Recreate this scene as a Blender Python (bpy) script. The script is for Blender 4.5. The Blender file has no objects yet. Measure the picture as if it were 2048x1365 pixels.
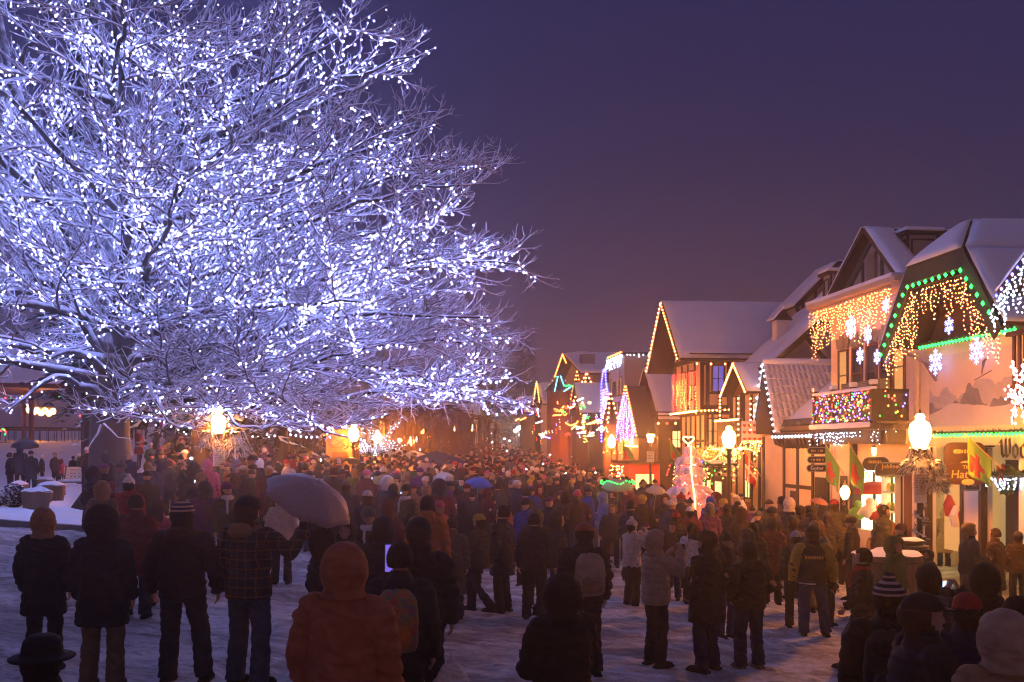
HAZE, SKYS, EXPO = 0.0030, 1.0, 0.22
import bpy, bmesh, math, random
import numpy as np
from mathutils import Vector, Matrix, noise
R = random.Random(11)
D = bpy.data
SC = bpy.context.scene
COL = SC.collection
FPX, HOR, CAMZ = 2000.0, 895.0, 3.0          # focal length and eye level of the photograph in its own pixels

# ------------------------------------------------------------------ materials
def new_mat(name):
    m = D.materials.new(name); m.use_nodes = True
    nt = m.node_tree; b = nt.nodes['Principled BSDF']
    return m, nt, b
def nd(nt, typ, **kw):
    n = nt.nodes.new(typ)
    for k, v in kw.items():
        if hasattr(n, k): setattr(n, k, v)
        else: n.inputs[k].default_value = v
    return n
def lk(nt, a, b): nt.links.new(a, b)
def mixc(nt, fac, a, b, blend='MIX'):
    n = nt.nodes.new('ShaderNodeMix'); n.data_type = 'RGBA'; n.blend_type = blend
    for sock, v in ((n.inputs[0], fac), (n.inputs[6], a), (n.inputs[7], b)):
        if hasattr(v, 'links') or hasattr(v, 'is_linked'): lk(nt, v, sock)
        else: sock.default_value = v if not isinstance(v, tuple) else (*v, 1)
    return n.outputs[2]
def mat(name, col, rough=.7, var=.25, scale=3.0, bump=.15, bscale=None, metal=0.0, spec=.3, stretch=(1,1,1)):
    m, nt, b = new_mat(name)
    tc = nd(nt, 'ShaderNodeTexCoord'); mp = nd(nt, 'ShaderNodeMapping'); mp.inputs['Scale'].default_value = stretch
    lk(nt, tc.outputs['Object'], mp.inputs['Vector'])
    n = nd(nt, 'ShaderNodeTexNoise', Scale=scale, Detail=6.0, Roughness=.65); lk(nt, mp.outputs[0], n.inputs['Vector'])
    dark = tuple(c*(1-var) for c in col); lite = tuple(min(1, c*(1+var)) for c in col)
    lk(nt, mixc(nt, n.outputs['Fac'], dark, lite), b.inputs['Base Color'])
    b.inputs['Roughness'].default_value = rough; b.inputs['Metallic'].default_value = metal
    b.inputs['Specular IOR Level'].default_value = spec
    if bump:
        n2 = nd(nt, 'ShaderNodeTexNoise', Scale=bscale or scale*5, Detail=4.0); lk(nt, mp.outputs[0], n2.inputs['Vector'])
        bp = nd(nt, 'ShaderNodeBump', Strength=bump, Distance=.03); lk(nt, n2.outputs['Fac'], bp.inputs['Height'])
        lk(nt, bp.outputs[0], b.inputs['Normal'])
    return m
def emis(name, col, strength, sample=True):
    m = D.materials.new(name); m.use_nodes = True; nt = m.node_tree; nt.nodes.clear()
    e = nd(nt, 'ShaderNodeEmission'); e.inputs[0].default_value = (*col, 1); e.inputs[1].default_value = strength
    o = nd(nt, 'ShaderNodeOutputMaterial'); lk(nt, e.outputs[0], o.inputs[0])
    m.cycles.emission_sampling = 'FRONT_BACK' if sample else 'NONE'
    return m
def obj_col_mat(name, rough=.85, var=.3, scale=14, bump=.35, spec=.15, stripes=None):
    m, nt, b = new_mat(name)
    oi = nd(nt, 'ShaderNodeObjectInfo'); tc = nd(nt, 'ShaderNodeTexCoord')
    n = nd(nt, 'ShaderNodeTexNoise', Scale=scale, Detail=5.0); lk(nt, tc.outputs['Object'], n.inputs['Vector'])
    mr = nd(nt, 'ShaderNodeMapRange'); mr.inputs[1].default_value=.25; mr.inputs[2].default_value=.75
    mr.inputs[3].default_value = 1-var; mr.inputs[4].default_value = 1+var*.6
    lk(nt, n.outputs['Fac'], mr.inputs[0])
    col = mixc(nt, 1.0, oi.outputs['Color'], mr.outputs[0], 'MULTIPLY')
    if stripes:
        sx = nd(nt, 'ShaderNodeSeparateXYZ'); lk(nt, tc.outputs['Object'], sx.inputs[0])
        fac = None
        for ax, period, width in stripes[0]:
            a = nd(nt, 'ShaderNodeMath', operation='MULTIPLY'); lk(nt, sx.outputs[ax], a.inputs[0]); a.inputs[1].default_value = 1/period
            f = nd(nt, 'ShaderNodeMath', operation='FRACT'); lk(nt, a.outputs[0], f.inputs[0])
            l = nd(nt, 'ShaderNodeMath', operation='LESS_THAN'); lk(nt, f.outputs[0], l.inputs[0]); l.inputs[1].default_value = width
            if fac is None: fac = l.outputs[0]
            else:
                ad = nd(nt, 'ShaderNodeMath', operation='MAXIMUM'); lk(nt, fac, ad.inputs[0]); lk(nt, l.outputs[0], ad.inputs[1]); fac = ad.outputs[0]
        col = mixc(nt, fac, col, stripes[1])
    lk(nt, col, b.inputs['Base Color'])
    b.inputs['Roughness'].default_value = rough; b.inputs['Specular IOR Level'].default_value = spec
    n2 = nd(nt, 'ShaderNodeTexNoise', Scale=scale*4, Detail=3.0); lk(nt, tc.outputs['Object'], n2.inputs['Vector'])
    bp = nd(nt, 'ShaderNodeBump', Strength=bump, Distance=.01); lk(nt, n2.outputs['Fac'], bp.inputs['Height']); lk(nt, bp.outputs[0], b.inputs['Normal'])
    return m
def snow_on(name, under, thr=.1, snow=(.74,.76,.82), scale=6, soft=.25, uvar=.35):
    """snow lying on whatever faces up, the bare material below it"""
    m, nt, b = new_mat(name)
    g = nd(nt, 'ShaderNodeNewGeometry'); sx = nd(nt, 'ShaderNodeSeparateXYZ'); lk(nt, g.outputs['Normal'], sx.inputs[0])
    tc = nd(nt, 'ShaderNodeTexCoord'); n = nd(nt, 'ShaderNodeTexNoise', Scale=scale, Detail=4.0); lk(nt, tc.outputs['Object'], n.inputs['Vector'])
    a = nd(nt, 'ShaderNodeMath', operation='MULTIPLY_ADD'); lk(nt, n.outputs['Fac'], a.inputs[0]); a.inputs[1].default_value = .8; a.inputs[2].default_value = -.4
    ad = nd(nt, 'ShaderNodeMath', operation='ADD'); lk(nt, sx.outputs['Z'], ad.inputs[0]); lk(nt, a.outputs[0], ad.inputs[1])
    mr = nd(nt, 'ShaderNodeMapRange'); mr.inputs[1].default_value = thr-soft; mr.inputs[2].default_value = thr+soft; lk(nt, ad.outputs[0], mr.inputs[0])
    und = mixc(nt, n.outputs['Fac'], tuple(c*(1-uvar) for c in under), tuple(c*(1+uvar) for c in under))
    lk(nt, mixc(nt, mr.outputs[0], und, snow), b.inputs['Base Color'])
    b.inputs['Roughness'].default_value = .75; b.inputs['Specular IOR Level'].default_value = .2
    return m

M = {}
def mats():
    M['timber'] = mat('timber', (.028,.016,.011), .75, .4, 4, .3, stretch=(1,1,.3))
    M['brownwood'] = mat('brown_boards', (.09,.038,.024), .7, .35, 5, .35, stretch=(6,6,.4))
    M['redwood'] = mat('red_wood', (.13,.035,.02), .7, .35, 4, .3)
    M['plaster'] = mat('cream_plaster', (.64,.49,.35), .85, .24, .9, .2, 40)
    M['white_plaster'] = mat('white_plaster', (.66,.6,.56), .85, .22, .9, .2, 40)
    M['grey_plaster'] = mat('grey_plaster', (.26,.22,.22), .85, .18, 1.2, .2, 30)
    M['dark_siding'] = mat('dark_siding', (.035,.022,.02), .8, .3, 2, .3, stretch=(1,1,6))
    M['greentrim'] = mat('green_trim', (.04,.045,.032), .7, .25, 3, .15)
    M['khaki'] = mat('khaki_stone', (.2,.17,.11), .8, .25, 5, .25)
    M['cornice'] = mat('cornice_paint', (.58,.42,.28), .7, .1, 2, .08)
    M['black'] = mat('black_iron', (.014,.013,.013), .45, .2, 8, .1, spec=.5)
    M['grey_metal'] = mat('grey_metal', (.25,.24,.24), .5, .2, 6, .1, metal=.4)
    M['concrete'] = mat('concrete', (.2,.185,.175), .9, .25, 2, .3)
    M['barrel'] = mat('barrel_wood', (.19,.115,.065), .75, .45, 3, .35, stretch=(5,5,.6))
    M['snow'] = mat('snow', (.78,.79,.84), .75, .07, 1.5, .35, 5, spec=.2)
    M['roofsnow'] = mat('roof_snow', (.76,.77,.84), .8, .06, .7, .25, 3, spec=.15)
    M['patchsnow'] = snow_on('patchy_snow', (.12,.09,.08), .38, scale=1.6, soft=.12)
    M['tilesnow'] = mat('snowy_tile', (.62,.6,.64), .8, .2, 2.2, .3)
    M['bark'] = snow_on('snowy_bark', (.045,.028,.022), .22, (.74,.76,.86), 5, .3)
    M['twig'] = snow_on('snowy_twig', (.11,.06,.05), -.30, (.74,.75,.86), 7, .3)
    M['trunkbark'] = snow_on('trunk_bark', (.06,.042,.03), .75, scale=5, soft=.2)
    M['needles'] = snow_on('snowy_needles', (.016,.028,.018), .72, (.6,.63,.68), 3, .3)
    M['needles_bare'] = snow_on('dark_needles', (.014,.024,.016), 1.15, (.6,.63,.68), 3, .3)
    M['garland'] = snow_on('garland_needles', (.06,.05,.025), .15, (.62,.6,.6), 8, .2)
    M['garland_green'] = mat('green_garland', (.025,.06,.02), .8, .5, 20, .3)
    M['bush'] = snow_on('snowy_bush', (.03,.035,.03), .3, scale=9, soft=.15)
    M['willow'] = mat('bare_willow', (.16,.085,.05), .85, .4, 6, .2)
    M['flocked'] = mat('flocked_snow', (.82,.75,.75), .85, .1, 9, .5, 20)
    M['glass_dark'] = mat('dark_glass', (.03,.035,.05), .12, .3, 2, 0, spec=.6)
    M['canvas_blue'] = mat('blue_canvas', (.05,.05,.13), .8, .15, 2, .15)
    M['canvas_white'] = mat('white_canvas', (.7,.62,.55), .8, .1, 2, .15)
    M['umbrella'] = mat('pale_umbrella', (.36,.26,.25), .5, .38, 34, .35, 60)
    M['kioskwood'] = mat('kiosk_wood', (.20,.10,.05), .75, .3, 4, .3, stretch=(6,1,.4))
    M['sign_white'] = mat('white_sign', (.66,.6,.6), .5, .06, 2, 0)
    M['sign_brown'] = mat('brown_sign', (.05,.018,.01), .6, .3, 4, .15)
    M['sign_dark'] = mat('dark_sign', (.035,.025,.02), .6, .3, 4, .15)
    M['sign_blue'] = mat('blue_sign', (.03,.06,.3), .5, .1, 2, 0)
    M['ink'] = mat('ink', (.02,.02,.022), .6, .1, 2, 0)
    M['gold'] = mat('gold_paint', (.65,.4,.12), .5, .1, 2, 0)
    M['red'] = mat('red_paint', (.42,.03,.025), .6, .2, 3, .05)
    M['flag_green'] = mat('green_flag', (.15,.27,.04), .8, .2, 4, .2)
    M['flag_red'] = mat('red_flag', (.5,.035,.03), .8, .2, 4, .2)
    M['white_paint'] = mat('white_paint', (.7,.66,.62), .6, .08, 3, .05)
    M['purplegrey'] = mat('bracket_paint', (.17,.12,.16), .6, .15, 3, .05)
    M['mural_sky'] = mat('mural_sky', (.55,.42,.36), .85, .2, .9, .1)
    M['mural_far'] = mat('mural_far_peaks', (.33,.30,.34), .85, .3, 2.6, .1, stretch=(1,1,2))
    M['mural_near'] = mat('mural_near_peaks', (.14,.135,.18), .85, .75, 3.2, .1, stretch=(1.4,1.4,.8))
    M['mural_snow'] = mat('mural_snowfield', (.42,.39,.44), .85, .25, 1.3, .1)
    M['cloth'] = obj_col_mat('cloth')
    M['knit'] = obj_col_mat('knit', bump=.7, scale=25)
    M['plaid'] = obj_col_mat('plaid_cloth', stripes=([(0,.075,.12),(2,.085,.13)], (.16,.075,.035)))
    M['striped'] = obj_col_mat('striped_knit', bump=.6, scale=25, stripes=([(2,.04,.42)], (.42,.3,.24)))
    M['skin'] = obj_col_mat('skin', .55, .12, 20, .08, .3)
    M['eye'] = mat('eye', (.02,.015,.012), .3, .1, 5, 0, spec=.5)
    M['lip'] = mat('lip', (.25,.07,.06), .5, .1, 5, 0)
    M['carrot'] = mat('lamp_cap', (.3,.16,.05), .5, .2, 5, 0)
    # lamps and bulbs
    M['globe'] = emis('lamp_globe', (1,.30,.045), 600)
    M['globe_far'] = emis('far_lamp_globe', (1,.29,.04), 900)
    M['lantern'] = emis('lantern_glass', (1,.42,.09), 60)
    M['warm'] = emis('warm_bulb', (1,.24,.062), 30)
    M['gold_b'] = emis('gold_bulb', (1,.50,.09), 11)
    M['orange'] = emis('orange_bulb', (1,.20,.03), 14)
    M['cool'] = emis('cool_bulb', (.60,.72,1), 14)
    M['treebulb'] = emis('tree_bulb', (.32,.385,1), 300)
    M['flake'] = emis('snowflake_rope', (.36,.40,1), 7)
    M['blue'] = emis('blue_bulb', (.08,.09,1), 12)
    M['violet'] = emis('violet_bulb', (.30,.16,1), 12)
    M['green'] = emis('green_bulb', (.02,1,.10), 6)
    M['globe_dim'] = emis('bandstand_globe', (1,.32,.05), 60)
    M['tree_red'] = emis('inner_red_bulb', (1,.05,.04), 34)
    M['redb'] = emis('red_bulb', (1,.03,.018), 14)
    M['cyan'] = emis('cyan_tube', (.15,.9,1), 4)
    M['pinkw'] = emis('pink_white_bulb', (1,.55,.55), 11)
    M['screen'] = emis('phone_screen', (.5,.72,1), 4)
    M['screen_blue'] = emis('blue_phone_screen', (.08,.4,1), 4)
    M['violet_trail'] = emis('violet_trail', (.2,.13,.75), .9)
    M['flash'] = emis('phone_flash', (.85,.95,1), 150)
    M['headlight'] = emis('flood_lamp', (1,.88,.62), 200)
    M['win'] = emis('lit_room', (1,.58,.2), 2.0)
    M['win_hot'] = emis('bright_shop', (1,.80,.36), 3.6)
    M['win_dim'] = emis('dim_room', (1,.45,.14), 0.7)
    M['win_blue'] = emis('blue_room', (.2,.18,.9), 0.5)
mats()

# ------------------------------------------------------------------ mesh building
class MB:
    def __init__(s): s.v = []; s.f = []; s.mi = []; s.cur = 0
    def quad(s, *p):
        b = len(s.v); s.v += [tuple(q) for q in p]; s.f.append(tuple(range(b, b+len(p)))); s.mi.append(s.cur)
    def prism(s, pts, ext):
        """closed solid: polygon pts pushed along ext"""
        pts = [Vector(p) for p in pts]; ext = Vector(ext); n = len(pts); b = len(s.v)
        nrm = Vector((0,0,0))
        for i in range(n): nrm += pts[i].cross(pts[(i+1) % n])
        if nrm.dot(ext) > 0: pts = pts[::-1]
        s.v += [tuple(p) for p in pts] + [tuple(p+ext) for p in pts]
        s.f.append(tuple(range(b, b+n))); s.f.append(tuple(range(b+2*n-1, b+n-1, -1)))
        for i in range(n):
            j = (i+1) % n; s.f.append((b+i, b+n+i, b+n+j, b+j))
        s.mi += [s.cur]*(n+2)
    def box(s, x0, x1, y0, y1, z0, z1):
        s.prism([(x0,y0,z0),(x1,y0,z0),(x1,y1,z0),(x0,y1,z0)], (0,0,z1-z0))
    def fbox(s, s0, s1, t0, t1, z0, z1):
        s.prism([W(s0,t0,z0),W(s1,t0,z0),W(s1,t1,z0),W(s0,t1,z0)], (0,0,z1-z0))
    def tube(s, pts, rad, n=6, caps=True, flat=1.0, up=None):
        pts = [Vector(p) for p in pts]; k = len(pts); b = len(s.v)
        if not hasattr(rad, '__len__'): rad = [rad]*k
        for i in range(k):
            d = pts[min(i+1,k-1)] - pts[max(i-1,0)]
            if d.length < 1e-9: d = Vector((0,0,1))
            d.normalize()
            ref = Vector(up) if up else (Vector((0,0,1)) if abs(d.z) < .9 else Vector((1,0,0)))
            e1 = d.cross(ref).normalized(); e2 = d.cross(e1)
            for j in range(n):
                a = 2*math.pi*j/n
                s.v.append(tuple(pts[i] + e1*(math.cos(a)*rad[i]) + e2*(math.sin(a)*rad[i]*flat)))
        for i in range(k-1):
            for j in range(n):
                j2 = (j+1) % n
                s.f.append((b+i*n+j, b+i*n+j2, b+(i+1)*n+j2, b+(i+1)*n+j)); s.mi.append(s.cur)
        if caps:
            s.f.append(tuple(range(b+n-1, b-1, -1))); s.f.append(tuple(range(b+(k-1)*n, b+k*n))); s.mi += [s.cur]*2
    def loft(s, rings, n=14):
        """rings (x, y, z, rx, ry), bottom to top"""
        b = len(s.v); k = len(rings)
        for (x,y,z,rx,ry) in rings:
            for j in range(n):
                a = 2*math.pi*j/n; s.v.append((x+rx*math.cos(a), y+ry*math.sin(a), z))
        for i in range(k-1):
            for j in range(n):
                j2 = (j+1) % n; s.f.append((b+i*n+j, b+i*n+j2, b+(i+1)*n+j2, b+(i+1)*n+j)); s.mi.append(s.cur)
        s.f.append(tuple(range(b+n-1, b-1, -1))); s.f.append(tuple(range(b+(k-1)*n, b+k*n))); s.mi += [s.cur]*2
    def ell(s, c, r, n=10, m=6):
        rings = []
        for i in range(m+1):
            a = -math.pi/2 + math.pi*i/m
            q = max(.02, math.cos(a)); rings.append((c[0], c[1], c[2]+r[2]*math.sin(a), r[0]*q, r[1]*q))
        s.loft(rings, n)
    def octa(s, c, r, el=1.0):
        b = len(s.v); x,y,z = c
        s.v += [(x+r,y,z),(x,y+r,z),(x-r,y,z),(x,y-r,z),(x,y,z+r*el),(x,y,z-r*el)]
        for i in range(4):
            j = (i+1) % 4; s.f.append((b+i,b+j,b+4)); s.f.append((b+j,b+i,b+5))
        s.mi += [s.cur]*8
    def add(s, vs, fs, off=(0,0,0)):
        b = len(s.v); s.v += [(v[0]+off[0], v[1]+off[1], v[2]+off[2]) for v in vs]
        s.f += [tuple(i+b for i in f) for f in fs]; s.mi += [s.cur]*len(fs)
    def mesh(s, name, mats_, org=(0,0,0), smooth=False):
        me = D.meshes.new(name)
        o = Vector(org)
        if smooth and len(s.v) < 60000:
            seen = {}; mp = []; nv = []
            for p in s.v:
                k = (round(p[0],5), round(p[1],5), round(p[2],5)); i = seen.get(k)
                if i is None: i = seen[k] = len(nv); nv.append(p)
                mp.append(i)
            nf, nm = [], []
            for f, mi in zip(s.f, s.mi):
                q = []
                for i in f:
                    if mp[i] not in q: q.append(mp[i])
                if len(q) > 2: nf.append(tuple(q)); nm.append(mi)
            s.v, s.f, s.mi = nv, nf, nm
        vs = [(v[0]-o.x, v[1]-o.y, v[2]-o.z) for v in s.v]
        me.from_pydata(vs, [], s.f)
        if not isinstance(mats_, (list, tuple)): mats_ = [mats_]
        for m in mats_: me.materials.append(m)
        if len(mats_) > 1: me.polygons.foreach_set('material_index', s.mi)
        if smooth: me.polygons.foreach_set('use_smooth', [True]*len(s.f))
        me.update()
        return me
    def build(s, name, mats_, parent=None, smooth=False, org=None):
        """parent: verts are world coordinates; they are stored relative to the parent's place"""
        if org is None:
            org = wloc(parent) if parent else base_of(s.v)
        me = s.mesh(name, mats_, org, smooth)
        o = D.objects.new(name, me); COL.objects.link(o)
        if parent: o.parent = parent
        else: o.location = org
        if parent is None: WL[o.name] = Vector(org)
        else: WL[o.name] = wloc(parent)
        return o
WL = {}
def wloc(o): return WL.get(o.name, Vector((0,0,0)))
def base_of(v):
    xs = [p[0] for p in v]; ys = [p[1] for p in v]; zs = [p[2] for p in v]
    return Vector(((min(xs)+max(xs))/2, (min(ys)+max(ys))/2, min(zs)))
LABELS = set()
def tag(o, label=None, cat=None, group=None, kind=None):
    if label:
        if label in LABELS: print('DUP LABEL', label)
        LABELS.add(label); o['label'] = label
    if cat: o['category'] = cat
    if group: o['group'] = group
    if kind: o['kind'] = kind
    return o
def empty(name, loc, label, cat, group=None):
    o = D.objects.new(name, None); COL.objects.link(o); o.location = loc; o.empty_display_size = .2
    WL[o.name] = Vector(loc); tag(o, label, cat, group); return o

# ------------------------------------------------------------------ places: street frame of the right-hand row of houses
P0 = (13.97, 0.0); U = (-.1113, .9938); N = (.9938, .1113)
def W(s, t, z): return Vector((P0[0]+s*U[0]+t*N[0], P0[1]+s*U[1]+t*N[1], z))
def ft(px, py, t=0.0):
    a = (px-1024)/FPX; Y = (t+13.884)/(a*N[0]+N[1]); x = a*Y
    return (x-P0[0])*U[0]+Y*U[1], CAMZ+(HOR-py)/FPX*Y
def fs(px, py, s):
    a = (px-1024)/FPX; Y = (s-1.555)/(a*U[0]+U[1]); x = a*Y
    return (x-P0[0])*N[0]+Y*N[1], CAMZ+(HOR-py)/FPX*Y
def WT(px, py, t):
    s, z = ft(px, py, t); return W(s, t, z)
def at(px, py, Y): return Vector(((px-1024)/FPX*Y, Y, CAMZ+(HOR-py)/FPX*Y))
def sst(a, b, x):
    q = min(1, max(0, (x-a)/(b-a))); return q*q*(3-2*q)
def park_edge(Y): return -9.4 if Y < 26 else -9.4-(Y-26)*.33
def in_park(x, Y): return Y > 23.3 and x < park_edge(Y)
def g(x, Y):
    z = .3-.075*max(-13, min(12, x))
    if Y > 40: z += 2.6*(min(Y, 175)-40)**1.3/110**1.3
    if in_park(x, Y): z += .13
    z += 1.75*sst(35, 50, Y)*sst(-13, -19, x)
    return z
def ray_ground(px, py):
    Y = 3.0
    while Y < 200:
        x = (px-1024)/FPX*Y
        if CAMZ+(HOR-py)/FPX*Y <= g(x, Y): return x, Y
        Y += .02
    return (px-1024)/FPX*60, 60
def head_depth(px, py, h):
    """distance at which a head of height h above the ground shows at row py"""
    Y = 6.0
    while Y < 70:
        x = (px-1024)/FPX*Y
        if g(x, Y)+h >= CAMZ+(HOR-py)/FPX*Y - 1e-6 and py < HOR: return x, Y
        if py >= HOR and CAMZ+(HOR-py)/FPX*Y <= g(x, Y)+h: return x, Y
        Y += .03
    return (px-1024)/FPX*60, 60
# ------------------------------------------------------------------ people: prototypes
DG = None
def remesh(mb, voxel, smooth=4, fold=0.0, ffreq=9.0, ring=0.0, seed=0):
    me = mb.mesh('tmp', M['cloth'])
    ob = D.objects.new('tmp', me); COL.objects.link(ob)
    r = ob.modifiers.new('r', 'REMESH'); r.mode = 'VOXEL'; r.voxel_size = voxel
    if smooth:
        sm = ob.modifiers.new('s', 'SMOOTH'); sm.factor = .5; sm.iterations = smooth
    dg = bpy.context.evaluated_depsgraph_get()
    out = D.meshes.new_from_object(ob.evaluated_get(dg))
    D.objects.remove(ob); D.meshes.remove(me)
    if fold or ring:
        out.update(); nv = len(out.vertices)
        co = np.empty(nv*3); out.vertices.foreach_get('co', co); co = co.reshape(-1,3)
        nr = np.empty(nv*3); out.vertex_normals.foreach_get('vector', nr); nr = nr.reshape(-1,3)
        dis = np.zeros(nv)
        if fold:
            for i in range(nv):
                x,y,z = co[i]
                q = noise.noise((x*ffreq+seed, y*ffreq, z*ffreq*1.7+x*4))
                dis[i] = fold*(1-abs(q)*2.6)
        if ring: dis += ring*(np.abs(np.sin(co[:,2]*math.pi/.085))**.6-.6)
        co = co+nr*dis[:,None]; out.vertices.foreach_set('co', co.ravel())
    out.polygons.foreach_set('use_smooth', [True]*len(out.polygons)); out.update()
    return out
POSES = {}
def pose(name, **kw):
    j = dict(shr=(.185,-.005,1.42), shl=(-.185,-.005,1.42), elr=(.245,-.035,1.14), ell=(-.245,-.035,1.14),
             wrr=(.255,.055,.90), wrl=(-.255,.055,.90), hdr=(0,.25,-1), hdl=(0,.25,-1),
             hir=(.095,0,.90), hil=(-.095,0,.90), knr=(.115,.025,.50), knl=(-.115,.025,.50),
             anr=(.125,-.02,.085), anl=(-.125,-.02,.085), lean=0.0)
    j.update(kw); POSES[name] = j
pose('stand')
pose('wide', knr=(.15,.03,.5), anr=(.19,0,.085), elr=(.28,-.06,1.15), wrr=(.3,.03,.9), ell=(-.265,-.05,1.14), wrl=(-.275,.05,.9))
pose('pockets', elr=(.30,-.085,1.15), wrr=(.19,.13,.97), ell=(-.30,-.085,1.15), wrl=(-.19,.13,.97), hdr=(-.4,.5,-.8), hdl=(.4,.5,-.8))
pose('photo', elr=(.25,.21,1.23), wrr=(.075,.34,1.50), ell=(-.25,.21,1.23), wrl=(-.075,.34,1.50), hdr=(-.5,.1,.8), hdl=(.5,.1,.8))
pose('hold', elr=(.245,.03,1.13), wrr=(.08,.27,1.12), ell=(-.245,.03,1.13), wrl=(-.08,.27,1.08), hdr=(-.8,.5,.1), hdl=(.8,.5,.1))
pose('reach', elr=(.36,.13,1.20), wrr=(.52,.28,1.29), hdr=(.35,.3,.9))
pose('walk', knr=(.10,.2,.52), anr=(.10,.22,.115), knl=(-.10,-.02,.49), anl=(-.10,-.33,.15), elr=(.235,-.14,1.16), wrr=(.245,-.10,.91), ell=(-.235,.06,1.15), wrl=(-.235,.24,.97), hdr=(0,.3,-1), hdl=(0,.6,-.8))
pose('wave', elr=(.36,.1,1.33), wrr=(.34,.14,1.60), hdr=(0,.1,1))
def arm_pts(j, s):
    return Vector(j['sh'+s]), Vector(j['el'+s]), Vector(j['wr'+s]), Vector(j['hd'+s]).normalized()
def hand(mb, j, s, fat=0.0):
    _, e, w, d = arm_pts(j, s); sg = 1 if s == 'r' else -1
    side = d.cross(Vector((1,0,0) if abs(d.x) < .9 else (0,0,1)))
    side = Vector((0,1,0)) - d*d.y if abs(d.y) < .9 else Vector((1,0,0))-d*d.x
    side.normalize(); palmn = d.cross(side).normalized()
    if palmn.x*sg > 0: palmn = -palmn                       # palms turn to the body
    mb.tube([w, w+d*.03, w+d*.085], [.026+fat, .036+fat, .034+fat], 8, flat=.55, up=palmn)
    for i, L in enumerate((.066,.078,.073,.055)):
        o = w+d*.08+side*((1.5-i)*.0215)
        k1 = o+d*(L*.42)+palmn*.006; k2 = k1+(d*.8+palmn*.55).normalized()*(L*.34); k3 = k2+(d*.45+palmn*.85).normalized()*(L*.3)
        mb.tube([o, k1, k2, k3], [.0105+fat,.0098+fat,.009+fat,.0075+fat], 7)
    o = w+d*.03+side*.026
    mb.tube([o, o+(side*.7+d*.6+palmn*.25)*.035, o+(side*.75+d*1.25+palmn*.6)*.045], [.013+fat,.0115+fat,.009+fat], 7)
def body_mb(j, fingers=True):
    mb = MB()
    mb.loft([(0,0,.84,.12,.09),(0,0,.93,.155,.11),(0,0,1.08,.13,.095),(0,.005,1.25,.155,.11),(0,0,1.38,.165,.1),(0,0,1.45,.10,.07),(0,.0,1.49,.056,.058),(0,.008,1.56,.052,.055)], 16)
    # head: jaw, cheeks, skull
    mb.loft([(0,.045,1.515,.028,.035),(0,.035,1.535,.047,.06),(0,.022,1.565,.062,.079),(0,.012,1.60,.071,.091),(0,.006,1.64,.076,.099),(0,0,1.68,.077,.102),(0,-.004,1.715,.069,.092),(0,-.006,1.738,.048,.066),(0,-.006,1.75,.018,.026)], 18)
    mb.tube([(0,.098,1.645),(0,.112,1.615),(0,.122,1.598),(0,.1,1.592)], [.010,.012,.0155,.012], 7)
    mb.tube([(-.045,.086,1.668),(0,.1,1.664),(.045,.086,1.668)], [.008,.010,.008], 6)          # brow
    mb.tube([(-.024,.092,1.556),(0,.102,1.557),(.024,.092,1.556)], [.006,.0095,.006], 6)        # lips
    for q in (-1,1): mb.ell((q*.08,-.005,1.618), (.010,.02,.032), 8, 5)
    for s in 'rl':
        a, e, w, d = arm_pts(j, s)
        mb.tube([a+Vector((-.03 if s=='r' else .03,0,-.045)), a.lerp(e,.5), e, e.lerp(w,.35), w], [.046,.046,.041,.041,.028], 10)
        if fingers: hand(mb, j, s)
        else: mb.tube([w, w+d*.08, w+d*.15], [.028,.042,.02], 8, flat=.5)
        h, k, n = Vector(j['hi'+s]), Vector(j['kn'+s]), Vector(j['an'+s])
        mb.tube([h, h.lerp(k,.4), k, k.lerp(n,.3), n], [.085,.075,.055,.055,.038], 10)
    return mb
def sleeve(mb, j, s, r=1.0):
    a, e, w, d = arm_pts(j, s)
    mb.ell(a+Vector((-.012 if s=='r' else .012,0,-.012)), (.078*r,.078*r,.074*r), 14, 8)
    mb.tube([a+Vector((-.03 if s=='r' else .03,0,.012)), a.lerp(e,.25), a.lerp(e,.7), e, e.lerp(w,.5), w+d*.012], [.072*r,.079*r,.068*r,.066*r,.060*r,.052*r], 12)
    mb.tube([w-(w-e).normalized()*.03, w+d*.015], [.056*r,.052*r], 12)
def coat_mb(j, kind):
    mb = MB(); r = 1.0
    if kind == 'short': hem = [(0,-.005,.83,.185,.14),(0,-.005,.85,.20,.155),(0,-.005,.93,.205,.16)]
    elif kind == 'puffer': hem = [(0,-.005,.82,.19,.145),(0,-.005,.84,.21,.17),(0,-.005,.93,.22,.175)]; r = 1.17
    elif kind == 'long': hem = [(0,0,.63,.225,.185),(0,-.002,.65,.235,.195),(0,-.004,.8,.225,.18),(0,-.005,.93,.21,.16)]; r = 1.06
    elif kind == 'knee': hem = [(0,0,.44,.24,.20),(0,0,.46,.25,.21),(0,-.003,.75,.225,.18),(0,-.005,.93,.2,.155)]; r = 1.0
    w = 1.08 if kind == 'puffer' else 1.0
    mb.loft(hem + [(0,-.006,1.06,.19*w,.145*w),(0,-.006,1.2,.2*w,.15*w),(0,-.008,1.32,.208*w,.148*w),(0,-.01,1.395,.185*w,.125*w),(0,-.008,1.45,.12,.10),(0,-.004,1.49,.092,.092),(0,.0,1.55,.082,.088)], 20)
    for s in 'rl': sleeve(mb, j, s, r)
    return mb
def trousers_mb(j):
    mb = MB(); mb.loft([(0,0,.80,.12,.1),(0,0,.86,.16,.125),(0,-.004,.93,.165,.13),(0,0,1.0,.15,.115)], 16)
    for s in 'rl':
        h, k, n = Vector(j['hi'+s]), Vector(j['kn'+s]), Vector(j['an'+s])
        mb.tube([h+Vector((0,0,.02)), h.lerp(k,.35), k, k.lerp(n,.45), n+(n-k).normalized()*.03], [.098,.094,.078,.078,.080], 12)
    return mb
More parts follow.
